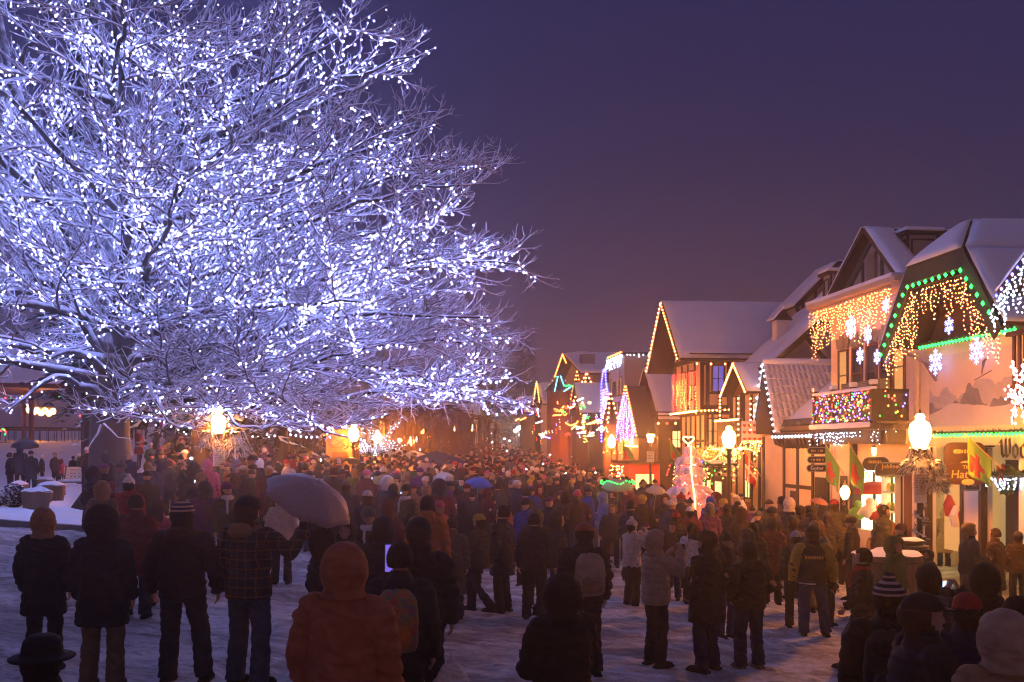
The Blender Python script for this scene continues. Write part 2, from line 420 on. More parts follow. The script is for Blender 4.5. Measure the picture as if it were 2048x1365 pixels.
def boots_mb(j, sides='rl'):
    mb = MB()
    for s in sides:
        n = Vector(j['an'+s]); k = Vector(j['kn'+s]); dz = n.z-.085
        mb.tube([n+(k-n).normalized()*.12, n, n+Vector((0,0,-.05))], [.056,.055,.052], 10)
        o = Vector((n.x*1.04, n.y, dz))
        mb.tube([o+Vector((0,-.06,.045)), o+Vector((0,.03,.05)), o+Vector((0,.12,.04)), o+Vector((0,.185,.033))], [.042,.047,.046,.03], 10, flat=.9)
        mb.prism([o+Vector((-.045,-.095,0)), o+Vector((.045,-.095,0)), o+Vector((.052,.12,0)), o+Vector((.03,.205,0)), o+Vector((-.03,.205,0)), o+Vector((-.052,.12,0))], (0,0,.03))
    return mb
def dome(rx, ry, rz, c, zmin, n=18, m=9, cut=None, thick=.014):
    """part of a thick-walled shell: cut(dir) drops faces"""
    bm = bmesh.new(); bmesh.ops.create_uvsphere(bm, u_segments=n, v_segments=m*2, radius=1)
    kill = [f for f in bm.faces if f.calc_center_median().z < zmin or (cut and cut(f.calc_center_median()))]
    bmesh.ops.delete(bm, geom=kill, context='FACES')
    for v in bm.verts: v.co = Vector((c[0]+v.co.x*rx, c[1]+v.co.y*ry, c[2]+v.co.z*rz))
    bmesh.ops.solidify(bm, geom=bm.faces[:], thickness=-thick)
    bmesh.ops.recalc_face_normals(bm, faces=bm.faces[:])
    vs = [tuple(v.co) for v in bm.verts]; bm.verts.index_update(); fsx = [tuple(v.index for v in f.verts) for f in bm.faces]
    bm.free(); return vs, fsx
def head_gear():
    H = {}
    nape = MB(); nape.add(*dome(.083,.108,.112,(0,-.012,1.645),-.72, cut=lambda d: d.y > .30 or d.z > .35, thick=.018)); nape.loft([(0,-.05,1.475,.05,.03),(0,-.055,1.52,.068,.042),(0,-.05,1.58,.078,.06)], 14); H['nape_hair'] = remesh(nape, .010, 2, .006, 40)
    mb = MB(); mb.add(*dome(.089,.112,.100,(0,-.006,1.672),-.12)); mb.loft([(0,-.004,1.645,.093,.116),(0,-.004,1.65,.099,.121),(0,-.005,1.695,.098,.12),(0,-.005,1.70,.090,.113)], 20)
    H['beanie'] = remesh(mb, .011, 3, .003, 30)
    mb2 = MB(); mb2.v, mb2.f, mb2.mi = list(mb.v), list(mb.f), list(mb.mi); mb2.ell((0,-.01,1.80), (.042,.042,.042), 10, 7)
    H['pompom'] = remesh(mb2, .011, 3, .004, 30)
    face = lambda d: d.y > .50 and d.z < .50 and d.z > -.82
    mb = MB(); mb.add(*dome(.108,.132,.152,(0,-.016,1.632),-.9, cut=face, thick=.02)); mb.loft([(0,-.02,1.46,.135,.12),(0,-.02,1.50,.115,.11),(0,-.015,1.545,.095,.098)], 18)
    H['hood'] = remesh(mb, .013, 4, .006, 14)
    mb = MB(); mb.add(*dome(.116,.140,.160,(0,-.016,1.635),-.9, cut=face, thick=.03)); mb.loft([(0,-.02,1.46,.15,.13),(0,-.02,1.50,.13,.12),(0,-.015,1.545,.105,.105)], 18)
    H['fur_hood'] = remesh(mb, .012, 2, .012, 46)
    mb = MB(); mb.add(*dome(.086,.108,.095,(0,-.006,1.668),-.08)); mb.prism([(-.07,.09,1.668),(.07,.09,1.668),(.055,.165,1.66),(0,.182,1.657),(-.055,.165,1.66)], (0,0,.014))
    H['cap'] = remesh(mb, .009, 2)
    mb = MB(); mb.loft([(0,-.004,1.655,.16,.18),(0,-.004,1.66,.172,.192),(0,-.004,1.672,.168,.188),(0,-.004,1.68,.11,.13)], 24); mb.loft([(0,-.004,1.66,.105,.125),(0,-.004,1.71,.104,.122),(0,-.004,1.76,.094,.11),(0,-.004,1.785,.06,.075),(0,-.004,1.792,.02,.03)], 20)
    H['bowler'] = remesh(mb, .009, 2)
    mb = MB(); mb.add(*dome(.086,.11,.118,(0,-.012,1.650),-.55, cut=lambda d: d.y > .42 and d.z < .52, thick=.016)); H['short_hair'] = remesh(mb, .009, 2, .006, 40)
    mb = MB(); mb.add(*dome(.09,.114,.12,(0,-.014,1.650),-.6, cut=lambda d: d.y > .42 and d.z < .55, thick=.02))
    mb.loft([(0,-.085,1.36,.06,.022),(0,-.09,1.40,.105,.035),(0,-.075,1.52,.10,.045),(0,-.06,1.64,.085,.05)], 14); H['long_hair'] = remesh(mb, .010, 2, .008, 34)
    mb = MB(); mb.ell((0,-.115,1.46), (.125,.062,.075), 14, 8); mb.tube([(-.085,-.05,1.475),(-.1,.03,1.46),(-.05,.105,1.44)], [.04,.036,.025], 8); mb.tube([(.085,-.05,1.475),(.1,.03,1.46),(.05,.105,1.44)], [.04,.036,.025], 8)
    H['hood_down'] = remesh(mb, .011, 3, .008, 16)
    mb = MB(); mb.loft([(0,.004,1.45,.10,.10),(0,.004,1.475,.112,.115),(0,.004,1.51,.108,.11),(0,.006,1.535,.092,.095)], 20); mb.tube([(.05,.10,1.49),(.06,.145,1.38),(.06,.155,1.2)], [.035,.036,.034], 8, flat=.45)
    H['scarf'] = remesh(mb, .011, 3, .006, 20)
    mb = MB()
    for q in (-1,1): mb.ell((q*.031,.090,1.640), (.0125,.009,.0085), 8, 6)
    H['eyes'] = mb.mesh('eyes', M['eye'], smooth=True)
    mb = MB(); mb.tube([(-.024,.101,1.556),(0,.1095,1.5575),(.024,.101,1.556)], [.0045,.006,.0045], 6); H['mouth'] = mb.mesh('mouth', M['lip'], smooth=True)
    mb = MB(); mb.loft([(0,.0,.62,.235,.2),(0,0,.64,.24,.205),(0,0,.85,.19,.15),(0,0,.98,.165,.13)], 20); H['skirt'] = remesh(mb, .014, 2, .012, 12)
    for k, m in list(H.items()):
        if k in ('eyes','mouth'): continue
        m.materials.clear(); m.materials.append(M['knit'] if k in ('beanie','pompom','scarf') else M['cloth'])
    H['striped_beanie'] = H['beanie'].copy(); H['striped_beanie'].materials.clear(); H['striped_beanie'].materials.append(M['striped'])
    H['striped_pompom'] = H['pompom'].copy(); H['striped_pompom'].materials.clear(); H['striped_pompom'].materials.append(M['striped'])
    return H
GEAR = head_gear()
PM = {}
def pm(key):
    """cached meshes: (part, pose, lod, variant)"""
    if key in PM: return PM[key]
    part, po, lod, var = key; j = POSES[po]; near = lod == 0
    if part == 'body': me = remesh(body_mb(j, near), .0068 if near else .02, 2 if near else 1)
    elif part == 'coat':
        me = remesh(coat_mb(j, var), .0125 if near else .026, 4 if near else 2, (.017 if var != 'puffer' else .007) if near else .005, 8, ring=.014 if var == 'puffer' and near else 0, seed=len(po))
    elif part == 'trousers': me = remesh(trousers_mb(j), .0125 if near else .026, 3 if near else 1, .009 if near else 0, 7)
    elif part[:4] == 'boot' and part != 'boots': me = remesh(boots_mb(j, part[4]), .010, 2)
    elif part == 'boots': me = remesh(boots_mb(j), .010 if near else .022, 2 if near else 1)
    elif part == 'gloves':
        mb = MB(); [hand(mb, j, s, .0035) for s in 'rl']; me = remesh(mb, .006, 1)
    me.materials.clear(); me.materials.append(M['skin'] if part == 'body' else M['plaid'] if var == 'plaid' else M['cloth'])
    PM[key] = me; return me
def plaid_coat(po):
    k = ('coat', po, 0, 'plaidcoat')
    if k not in PM:
        m = pm(('coat', po, 0, 'short')).copy(); m.materials.clear(); m.materials.append(M['plaid']); PM[k] = m
    return PM[k]
C3 = dict(black=(.020,.016,.016), charcoal=(.04,.036,.036), grey=(.10,.095,.095), navy=(.012,.016,.045), blue=(.03,.06,.32), lightblue=(.14,.2,.42), brown=(.055,.028,.016),
          rust=(.30,.10,.045), tan=(.27,.16,.085), beige=(.36,.24,.16), cream=(.55,.45,.37), white=(.68,.62,.6), red=(.30,.02,.02), maroon=(.11,.015,.018), pink=(.5,.09,.16), purple=(.10,.025,.11),
          green=(.04,.09,.03), olive=(.075,.065,.028), lime=(.22,.32,.04), teal=(.02,.10,.10), yellow=(.42,.28,.04), orange=(.42,.13,.025), jeans=(.045,.05,.095), greyblue=(.06,.065,.085), khaki=(.13,.095,.055),
          hair=(.02,.012,.008), blond=(.2,.12,.05), skin=(.42,.23,.15), black2=(.024,.021,.024), darkbrown=(.028,.018,.013))
def child(name, me, par, col, scale=None):
    o = D.objects.new(name, me); COL.objects.link(o); o.parent = par; o.color = (*col, 1); return o
NP = [0]
GEARNAME = dict(beanie='knit_hat', pompom='pompom_hat', striped_beanie='striped_hat', striped_pompom='striped_hat', hood='hood', fur_hood='fur_hood', cap='cap', bowler='brimmed_hat', short_hair='hair', long_hair='hair', hood_down='lowered_hood', scarf='scarf', nape_hair='hair')
def person(x, y, h, rot, po, coat, ccol, pcol, head, hcol, label, lod=0, group='people standing in the festive street crowd', extra=(), wide=1.0, bcol='black', gloves=None, skin='skin', z=None):
    """rot 0: back to the camera, 180: facing it"""
    gz = g(x, y) if z is None else z
    o = empty('person', (x, y, gz), label, 'person', group)
    s = h/1.79
    o.scale = (s*wide, s*wide, s); o.rotation_euler = (0, 0, math.radians(rot))
    c = lambda n: C3[n] if isinstance(n, str) else n
    child('body', pm(('body', po, lod, '')), o, c(skin))
    child('coat', plaid_coat(po) if coat == 'plaid' else pm(('coat', po, lod, coat)), o, c(ccol))
    child('trousers', pm(('trousers', po, lod, '')), o, c(pcol))
    for sd in ('rl' if lod == 0 else ''): child('boot', pm(('boot'+sd, po, lod, '')), o, c(bcol))
    if lod: child('boots', pm(('boots', po, lod, '')), o, c(bcol))
    if lod == 0 and head in ('beanie','pompom','cap','bowler','striped_beanie','striped_pompom'): child('hair', GEAR['nape_hair'], o, C3['hair' if NP[0] % 3 else 'brown'])
    if head: child(GEARNAME[head], GEAR[head], o, c(hcol))
    facing = abs(((rot+180) % 360)-180) > 60
    if lod == 0 and facing:
        child('eyes', GEAR['eyes'], o, (0,0,0)); child('mouth', GEAR['mouth'], o, (0,0,0))
    if gloves and lod == 0: child('gloves', pm(('gloves', po, 0, '')), o, c(gloves))
    for e, ecol in extra: child(GEARNAME.get(e, e), GEAR[e], o, c(ecol))
    NP[0] += 1
    return o
def local(o, p):
    """a point given in the person's own frame, in the world"""
    s = o.scale; a = o.rotation_euler.z; x, y = p[0]*s[0], p[1]*s[1]
    return Vector((o.location.x+x*math.cos(a)-y*math.sin(a), o.location.y+x*math.sin(a)+y*math.cos(a), o.location.z+p[2]*s[2]))
# ------------------------------------------------------------------ the great lit tree
TX, TY = -11.35, 28.0
PROF = [(3.3,7.5),(3.7,9.9),(4.5,10.9),(5.4,11.3),(6.2,11.3),(7.0,11.6),(7.8,12.3),(8.7,11.2),(9.5,10.4),(11,10.2),(12.2,9.6),(13.9,9.2),(14.6,8.2),(15.4,6.2),(16.5,4.6),(18.5,2.8),(22,.4)]
def prof(z):
    if z <= PROF[0][0]: return PROF[0][1]
    for (a,ra),(b,rb) in zip(PROF, PROF[1:]):
        if z <= b: return ra+(rb-ra)*(z-a)/(b-a)
    return .3
def in_crown(p, f=1.0):
    dx, dy = p[0]-TX, p[1]-TY
    if dy < 0: dy *= 1.3                      # a little flatter on the street side
    if p[2] < (3.3+.02*abs(dx) if dx > -1.5 else 4.15): return False
    if -1.2 < dx < 1.6 and dy < .5 and p[2] < 6.2: return False
    if p[1] < 31 and abs(1024+FPX*p[0]/p[1]-437) < 27 and HOR-(p[2]-CAMZ)*FPX/p[1] > 818: return False      # kept clear of the street lamp
    lump = 1+.24*noise.noise((dx*.22+9, dy*.22, p[2]*.42))+.10*noise.noise((dx*.6, dy*.6+5, p[2]*1.0))
    return math.hypot(dx, dy) <= prof(p[2])*f*lump
class Tubes:
    """many thin tapered tubes in one mesh, thicker on top where snow lies"""
    def __init__(s): s.v = []; s.f = []
    def add(s, pts, rad, n=4, snow=1.35):
        b = len(s.v); k = len(pts)
        for i in range(k):
            p = pts[i]; q = pts[i+1] if i < k-1 else pts[i]; o = pts[i-1] if i else pts[i]
            d = (q-o)
            if d.length < 1e-6: d = Vector((0,0,1))
            d.normalize()
            e1 = d.cross(Vector((0,0,1)) if abs(d.z) < .95 else Vector((1,0,0))).normalized(); e2 = e1.cross(d)
            r = rad[i]
            for j in range(n):
                a = 2*math.pi*j/n+.4
                c, sn = math.cos(a)*r, math.sin(a)*r*(snow if math.sin(a) > 0 else 1)
                s.v.append((p.x+e1.x*c+e2.x*sn, p.y+e1.y*c+e2.y*sn, p.z+e1.z*c+e2.z*sn))
        for i in range(k-1):
            for j in range(n):
                j2 = (j+1) % n; s.f.append((b+i*n+j, b+i*n+j2, b+(i+1)*n+j2, b+(i+1)*n+j))
    def build(s, name, m, parent):
        mb = MB(); mb.v = s.v; mb.f = s.f; mb.mi = [0]*len(s.f)
        return mb.build(name, m, parent, smooth=True)
def rvec(r): return Vector((R.gauss(0,r), R.gauss(0,r), R.gauss(0,r)))
def walk(p, d, L, seg, wig, lift, check=1.0):
    pts = [p.copy()]; d = d.normalized(); k = max(2, int(L/seg+.5))
    for i in range(k):
        d = (d+rvec(wig)+Vector((0,0,lift*(i/k)))).normalized()
        p = p+d*(L/k)
        if check and not in_crown(p, check):
            d2 = (d*.5+Vector((TX,TY,8))*.0+Vector((0,0,.5 if p.z < 4 else -.1))).normalized()
            p = pts[-1]+d2*(L/k)*.7
            if not in_crown(p, check*1.03): break
        pts.append(p)
    return pts
def tree():
    base = Vector((TX, TY, g(TX, TY)-.1))
    t = empty('deciduous_tree', base, 'huge bare tree with snow on every branch, strung all over with white lights', 'tree')
    tr = MB()
    rings = 9; pts = []; rad = []
    for i in range(rings):
        z = base.z+i*.55; f = i/(rings-1)
        pts.append(Vector((TX+.25*f+.05*math.sin(i), TY, z))); rad.append(.62-.17*f+.35*math.exp(-i*1.3))
    tr.tube(pts, rad, 18)
    fork = pts[-1]
    limbs = Tubes(); twigs = Tubes(); lit = []
    polys = []                                             # (points, r0, r1) of big limbs
    def limb(start, tip, r0, r1, sag=.0, wig=.05):
        n = 14; out = []; off = Vector((0,0,0))
        for i in range(n+1):
            f = i/n; off = off+rvec(wig)*(1 if 0 < i else 0)
            p = start.lerp(tip, f)+off*.8; p.z += sag*math.sin(f*math.pi)
            out.append(p)
        polys.append((out, r0, r1)); return out
    leaders = []
    for (dx, dy, z, r) in ((-.6,.4,20.5,.30),(2.8,-.8,19.0,.27),(-3.6,-1,17.5,.25),(.9,2.6,18.5,.25),(3.9,1.6,15.6,.22),(-5.6,1.6,16,.22),(1.6,-3.2,16.0,.22)):
        leaders.append(limb(fork+Vector((0,0,-.3)), Vector((TX+dx*1.25, TY+dy*1.2, z)), r, .04, 0, .13))
    gold = 2.39996
    for i in range(34):
        f = i/33; z0 = 4.3+f*9.5; az = i*gold+.15
        if i == 0: az = 0.03
        if i == 1: az = -.35
        if i == 2: az = 3.3
        ld = R.choice(leaders) if z0 > fork.z else None
        start = Vector((fork.x, fork.y, z0)) if ld is None else min(ld, key=lambda p: abs(p.z-z0)).copy()
        zt = z0+R.uniform(-.7, 1.6)+f*1.8
        rr = prof(zt)*.93*(1/1.3 if math.sin(az) < -.3 else 1)
        tip = Vector((TX+math.cos(az)*rr, TY+math.sin(az)*rr, zt))
        limb(start, tip, .16*(1-.4*f), .03, R.uniform(-.5,.5), .11)
    # the drooping low limbs of the right-hand side and the tips that reach farthest over the street
    for (px, py, Y, z0, sag) in ((1062,570,28,6.2,.5),(1020,640,27,5.2,.4),(1025,700,29,4.8,.5),(985,770,28,4.4,.9),(930,838,26.5,4.3,1.0),(880,245,28,9.0,.0),(890,125,29,10.5,.0),(845,75,27.5,11,.1),(935,330,28,7.8,.2),(940,430,29,7,.2),(690,5,28,12,.0),(1000,500,27,6.6,.3),(700,850,24,4.4,1.0),(520,852,24,4.4,.8),(30,800,24.5,4.3,.7),(60,690,23,4.6,.5),(350,840,23.5,4.4,.6)):
        tip = at(px-12, py, Y)
        limb(Vector((fork.x, fork.y, min(z0, fork.z+.2))) if z0 < 6 else min(leaders[R.randrange(7)], key=lambda p: abs(p.z-z0)).copy(), tip, .17, .025, sag, .09)
    for pts_, r0, r1 in polys:
        n = len(pts_); big = r0 > .15
        limbs.add(pts_, [r0+(r1-r0)*(i/(n-1))**.8 for i in range(n)], 8 if big else 6, 1.12)
        length = sum((a-b).length for a, b in zip(pts_, pts_[1:]))
        lit.append((pts_, .20, r0))
        k = int(length/.40)
        for q in range(2, k+1):
            f = q/k; x = f*(n-1); i = min(n-2, int(x)); p = pts_[i].lerp(pts_[i+1], x-i)
            if p.z < 3.4 or (p.z > 9.5 and R.random() < min(.72,.15+(p.z-9.5)*.13)): continue
            d = (pts_[i+1]-pts_[i]).normalized()
            side = d.cross(Vector((0,0,1)));  side = side.normalized() if side.length > .05 else Vector((R.uniform(-1,1),R.uniform(-1,1),0)).normalized()
            sg = 1 if q % 2 else -1
            dd = d*R.uniform(.55,1.0)+side*sg*R.uniform(.5,1.0)+Vector((0,0,R.uniform(-.35,.45)))
            L = (1.5+3.0*(1-f)**.6)*R.uniform(.7,1.15)
            b2 = walk(p, dd, L, .34, .13, .10)
            if len(b2) < 3: continue
            m = len(b2); rb = max(.028, min(.05, (r0+(r1-r0)*f)*.5))
            twigs.add(b2, [rb+(.013-rb)*(j/(m-1)) for j in range(m)], 5, 1.45)
            on = noise.noise((p.x*.42, p.y*.42, p.z*.5+7)) > (-.02 if p.z < 9 else -.16)
            if on: lit.append((b2, .20, rb))
            kk = int(L/.22)
            for w in range(1, kk+1):
                fw = w/kk; xx = fw*(m-1); ii = min(m-2, int(xx)); pp = b2[ii].lerp(b2[ii+1], xx-ii); d2 = (b2[ii+1]-b2[ii]).normalized()
                s2 = d2.cross(Vector((0,0,1))); s2 = s2.normalized() if s2.length > .05 else Vector((1,0,0))
                d3 = d2*R.uniform(.6,1.0)+s2*(1 if w % 2 else -1)*R.uniform(.35,.85)+Vector((0,0,R.uniform(-.3,.4)))
                L3 = R.uniform(.5,1.25)*(1.1-.45*fw)
                b3 = walk(pp, d3, L3, .2, .17, .15, 1.06)
                if len(b3) < 2: continue
                m3 = len(b3)
                twigs.add(b3, [.020+(.009-.020)*(j/(m3-1)) for j in range(m3)], 4, 1.7)
                if on and R.random() < .12: lit.append((b3, .19, .02))
                for u in range(R.choice((2,2,3,3))):
                    fx = R.uniform(.15,.95)*(m3-1); i3 = min(m3-2, int(fx)); p4 = b3[i3].lerp(b3[i3+1], fx-i3); d4 = (b3[i3+1]-b3[i3]).normalized()+rvec(.5)+Vector((0,0,.12))
                    d4.normalize(); L4 = R.uniform(.18,.48)
                    e1 = p4+d4*L4*.5; d4 = (d4+rvec(.2)+Vector((0,0,.35))).normalized()
                    twigs.add([p4, e1, e1+d4*L4*.5], [.013,.011,.007], 3, 1.7)
    # a bare low twig hanging in front of the trunk
    for a in ([(203,850),(196,868),(184,885),(177,897)],[(206,848),(222,862),(236,876),(262,878)]):
        twigs.add([at(px,py,26.3) for px,py in a], [.03,.024,.018,.01], 4, 1.4)
    tr.build('trunk', M['trunkbark'], t, smooth=True)
    limbs.build('limb_frame', M['bark'], t)
    twigs.build('crown', M['twig'], t)
    # bulbs wound along the lit branches and hanging under them
    mb = MB(); cnt = 0
    for pts_, step, r in lit:
        acc = R.uniform(0, step)
        for a, b in zip(pts_, pts_[1:]):
            L = (b-a).length
            while acc < L:
                p = a.lerp(b, acc/L)
                an = R.uniform(0, 6.283)
                p = p+Vector((math.cos(an)*(r+.03), math.sin(an)*(r+.03), R.uniform(-.10,.03)-(.02 if r < .1 else 0)))
                rr = R.choice((.006,.007,.0075,.008,.009,.010,.0135)); mb.octa(p, rr, R.uniform(1.4,1.9)); cnt += 1
                acc += step*R.choice((.5,.6,.8,1,1.2,1.9))
            acc -= L
    o = mb.build('tree_light', M['treebulb'])
    tag(o, 'blue white bulbs strung along every branch of the great tree', 'tree lights', kind='stuff')
    print('twig faces', len(twigs.f), 'bulbs', cnt)
tree()

# ------------------------------------------------------------------ conifers and other trees
def conifer(x, y, z0, h, r, label, seed=0, lights=0, bare=False, trunk_h=1.0, nb=240, group=None, step=1.0, bulb='cool', name='conifer_tree', fine=1.0, needle=None):
    rr = random.Random(seed); base = Vector((x, y, z0))
    t = empty(name, base, label, 'tree', group)
    mb = MB(); mb.tube([base, base+Vector((0,0,h*.5)), base+Vector((0,0,h*.97))], [r*.075, r*.05, .02], 8); mb.build('trunk', M['trunkbark'], t, True)
    cr = MB(); bulbs = MB()
    for i in range(nb):
        f = (i+.5)/nb; f = f**.8
        z = z0+trunk_h+(h-trunk_h)*f; L = r*(1-f)**.85*rr.uniform(.72,1.1)+.1; az = i*2.39996+rr.uniform(-.3,.3)
        ca, sa = math.cos(az), math.sin(az); droop = rr.uniform(.15,.42)
        k = max(3, int(L/(.26*fine*step)))
        for j in range(k):
            q = (j+.6)/k; p = Vector((x+ca*L*q, y+sa*L*q, z-droop*L*q*q+.08*L*q))
            w = (.16+.30*(1-q))*step*(.5+.5*min(1, L))*rr.uniform(.7,1.3)
            for sd in (-1, 1):
                for e in range(2):
                    a2 = az+sd*rr.uniform(.5,1.25); ln = w*rr.uniform(.8,1.6); c2, s2 = math.cos(a2), math.sin(a2)
                    tip = p+Vector((c2*ln, s2*ln, -ln*rr.uniform(.05,.5)))
                    wd = w*rr.uniform(.16,.3); n_ = Vector((-s2*wd, c2*wd, 0))
                    mid = p.lerp(tip, .45)+Vector((0,0,.03)); dz = Vector((0,0,-wd*.5))
                    cr.quad(p, mid+n_+dz, tip, mid); cr.quad(p, mid, tip, mid-n_+dz)
            if lights and rr.random() < lights:
                for sd in (-1,1): bulbs.octa(p+Vector((rr.uniform(-.15,.15), rr.uniform(-.15,.15), rr.uniform(-.1,.02))), .022, 1.3)
    cr.build('crown', M[needle] if needle else M['needles_bare' if bare else 'needles'], t)
    if lights:
        b = bulbs.build('bulb_string', M[bulb], t); b['kind'] = 'stuff'
    return t
conifer(-16.6, 39.0, 2.0, 18.4, 2.9, 'tall dark evergreen rising behind the great lit tree, its top unlit', 3, bare=True, nb=330, trunk_h=2.5, step=1.5)
conifer(-10.3, 33.0, g(-10.3,33), 13.0, 4.3, 'snowy evergreen hung with tiny white lights behind the street lamp with a sign', 5, lights=.16, nb=330, trunk_h=2.6, step=1.4)
conifer(-8.6, 37.5, g(-8.6,37.5), 10.5, 3.2, 'slimmer lit evergreen half hidden behind the great tree, nearest the street', 8, lights=.10, nb=220, trunk_h=3.4, step=1.5)
FAR = [(-3,150,15,5),(2,158,19,6),(7,150,13,5),(-8,160,14,6),(12,162,12,5),(-14,155,16,6),(-1,175,21,7),(-22,165,17,7)]
FARW = ['left of the far street end','in the gap at the far street end','short, beside the street end','behind the far left rooftops','low behind the neon gables','behind the dark far building','tallest and palest at the street end','farthest left beyond the park']
for i, (x, y, h, r) in enumerate(FAR):
    conifer(x, y, g(x,y)-.5, h, r, 'dark foggy conifer '+FARW[i], 20+i, bare=True, nb=90, step=3.2, trunk_h=1.0, group='dark trees in the fog beyond the street')
def willow(x, y, z0, h, r, label, seed):
    rr = random.Random(seed); base = Vector((x,y,z0)); t = empty('weeping_tree', base, label, 'tree', 'bare weeping trees by the kiosk')
    mb = MB(); mb.tube([base, base+Vector((.1,0,h*.55)), base+Vector((0,0,h*.9))], [.2,.15,.05], 8); mb.build('trunk', M['trunkbark'], t, True)
    tb = Tubes()
    for i in range(150):
        az = i*2.4; L = r*rr.uniform(.3,1); top = Vector((x+math.cos(az)*L, y+math.sin(az)*L, z0+h*(1-.25*(L/r)**2)*rr.uniform(.86,1)))
        tb.add([Vector((x,y,z0+h*.6)), Vector((x,y,z0+h*.8)).lerp(top,.6)+Vector((0,0,.2)), top], [.05,.035,.02], 4)
        for q in range(4):
            s = top+Vector((rr.uniform(-.4,.4),rr.uniform(-.4,.4),rr.uniform(-.3,0))); dl = h*rr.uniform(.35,.72)
            tb.add([s, s+Vector((rr.uniform(-.1,.1),0,-dl*.5)), s+Vector((rr.uniform(-.18,.18),0,-dl))], [.022,.018,.01], 3)
    tb.build('crown', M['willow'], t)
willow(-12.4, 50, g(-12.4,50), 3.7, 3.1, 'brown bare weeping tree left of the orange lit kiosk', 1)
willow(-5.2, 64, g(-5.2,64), 5.0, 4.2, 'brown bare weeping tree right of the lit small tree', 2)
def small_lit_tree():
    x, y = -7.6, 52.0; base = Vector((x,y,g(x,y))); t = empty('small_tree', base, 'small bare tree wrapped thickly in white lights beside the orange kiosk', 'tree')
    rr = random.Random(4); tb = Tubes(); bl = MB(); tb.add([base, base+Vector((.1,0,1.3)), base+Vector((.1,0,2.0))], [.14,.12,.1], 7)
    fk = base+Vector((.1,0,1.4))
    for i in range(34):
        az = i*2.4; L = rr.uniform(1.4,3.0); d = Vector((math.cos(az)*.75, math.sin(az)*.75, rr.uniform(.35,1.1))).normalized()
        p = fk.copy(); pts = [p]
        for q in range(6): d = (d+Vector((rr.gauss(0,.14),rr.gauss(0,.14),rr.gauss(0,.1)))).normalized(); p = p+d*L/6; pts.append(p)
        tb.add(pts, [.05-.006*k for k in range(7)], 4)
        for a, b in zip(pts, pts[1:]):
            for q in range(2): bl.octa(a.lerp(b, rr.random())+Vector((rr.uniform(-.08,.08),rr.uniform(-.08,.08),rr.uniform(-.08,.08))), .019, 1.2)
    tb.build('crown', M['twig'], t); b = bl.build('bulb_string', M['cool'], t); b['kind'] = 'stuff'
small_lit_tree()
# ------------------------------------------------------------------ the right-hand row of houses
V = Vector
def house(name, s, t, label, group='timbered shop houses along the right side'):
    return empty(name, W(s, t, 0.0), label, 'building', group)
def slab(mb, q, th):
    """quad of four points thickened along its upward normal"""
    q = [V(p) for p in q]; n = (q[1]-q[0]).cross(q[2]-q[0]).normalized()
    if n.z < 0: n = -n
    mb.prism(q, n*th)
def snow_blanket(mb, q, h, seed=[0]):
    """snow lying on a roof: uneven thickness, rounded drooping lips"""
    a, b, c, d = q; n = (b-a).cross(c-a).normalized()
    if n.z < 0: n = -n
    L1, L2 = max((b-a).length, (c-d).length), max((d-a).length, (c-b).length)
    nu, nv = max(4, min(34, int(L1/.22))), max(4, min(34, int(L2/.22))); seed[0] += 1; g0 = len(mb.v)
    P = lambda u, v: a.lerp(b,u).lerp(d.lerp(c,u),v)
    for j in range(nv+1):
        for i in range(nu+1):
            u, v = i/nu, j/nv; p = P(u, v); e = min(u*L1, (1-u)*L1, v*L2, (1-v)*L2)
            f = min(1, e/.16)**.5 if e > 1e-6 else 0
            x = noise.noise((p.x*.9, p.y*.9, p.z*.9+seed[0])); y = noise.noise((p.x*3, p.y*3, p.z*3))
            out = V((0,0,0))
            if e < .02: m_ = (P(.5,.5)-p).normalized(); out = -m_*.035*(1+y)
            mb.v.append(tuple(p+n*(h*(.25+.75*f)*(1+.42*x+.16*y))*(1 if f > 0 else .55)+out))
    for j in range(nv):
        for i in range(nu):
            k = g0+j*(nu+1)+i; mb.f.append((k,k+1,k+nu+2,k+nu+1)); mb.mi.append(0)
    rim = [(i,0) for i in range(nu)]+[(nu,j) for j in range(nv)]+[(i,nv) for i in range(nu,0,-1)]+[(0,j) for j in range(nv,0,-1)]
    b0 = len(mb.v)
    for (i,j) in rim: mb.v.append(tuple(P(i/nu,j/nv)))
    R_ = len(rim)
    for k in range(R_):
        (i,j),(i2,j2) = rim[k], rim[(k+1) % R_]; mb.f.append((g0+j*(nu+1)+i, b0+k, b0+(k+1) % R_, g0+j2*(nu+1)+i2)); mb.mi.append(0)
def roof_part(root, quads, th=.12, snow=.17, under='timber', name='roof', msnow='roofsnow', inset=0.0):
    a = MB(); b = MB()
    for q in quads:
        q = [V(p) for p in q]; n = (q[1]-q[0]).cross(q[2]-q[0]).normalized()
        if n.z < 0: n = -n
        slab(a, q, th); snow_blanket(b, [p+n*(th+.003) for p in q], snow)
    r = a.build(name, M[under], root); b.build('snow_cover', M[msnow], r, True)
    return r
def beam_t(mb, t, p, q, w=.16, d=.06):
    """timber on a wall facing the street: p, q = (s, z)"""
    a, b = V((p[0],p[1],0)), V((q[0],q[1],0)); n = (b-a).normalized(); e = V((-n.y, n.x, 0))*w/2; d *= R.uniform(.85,1.2)
    mb.prism([W(c.x, c.y and t, c.y) if False else W(c.x, t, c.y) for c in (a+e, b+e, b-e, a-e)], (-N[0]*d, -N[1]*d, 0))
def beam_s(mb, s, p, q, w=.16, d=.06):
    """timber on a wall facing the camera: p, q = (t, z)"""
    a, b = V((p[0],p[1],0)), V((q[0],q[1],0)); n = (b-a).normalized(); e = V((-n.y, n.x, 0))*w/2; d *= R.uniform(.85,1.2)
    mb.prism([W(s, c.x, c.y) for c in (a+e, b+e, b-e, a-e)], (-U[0]*d, -U[1]*d, 0))
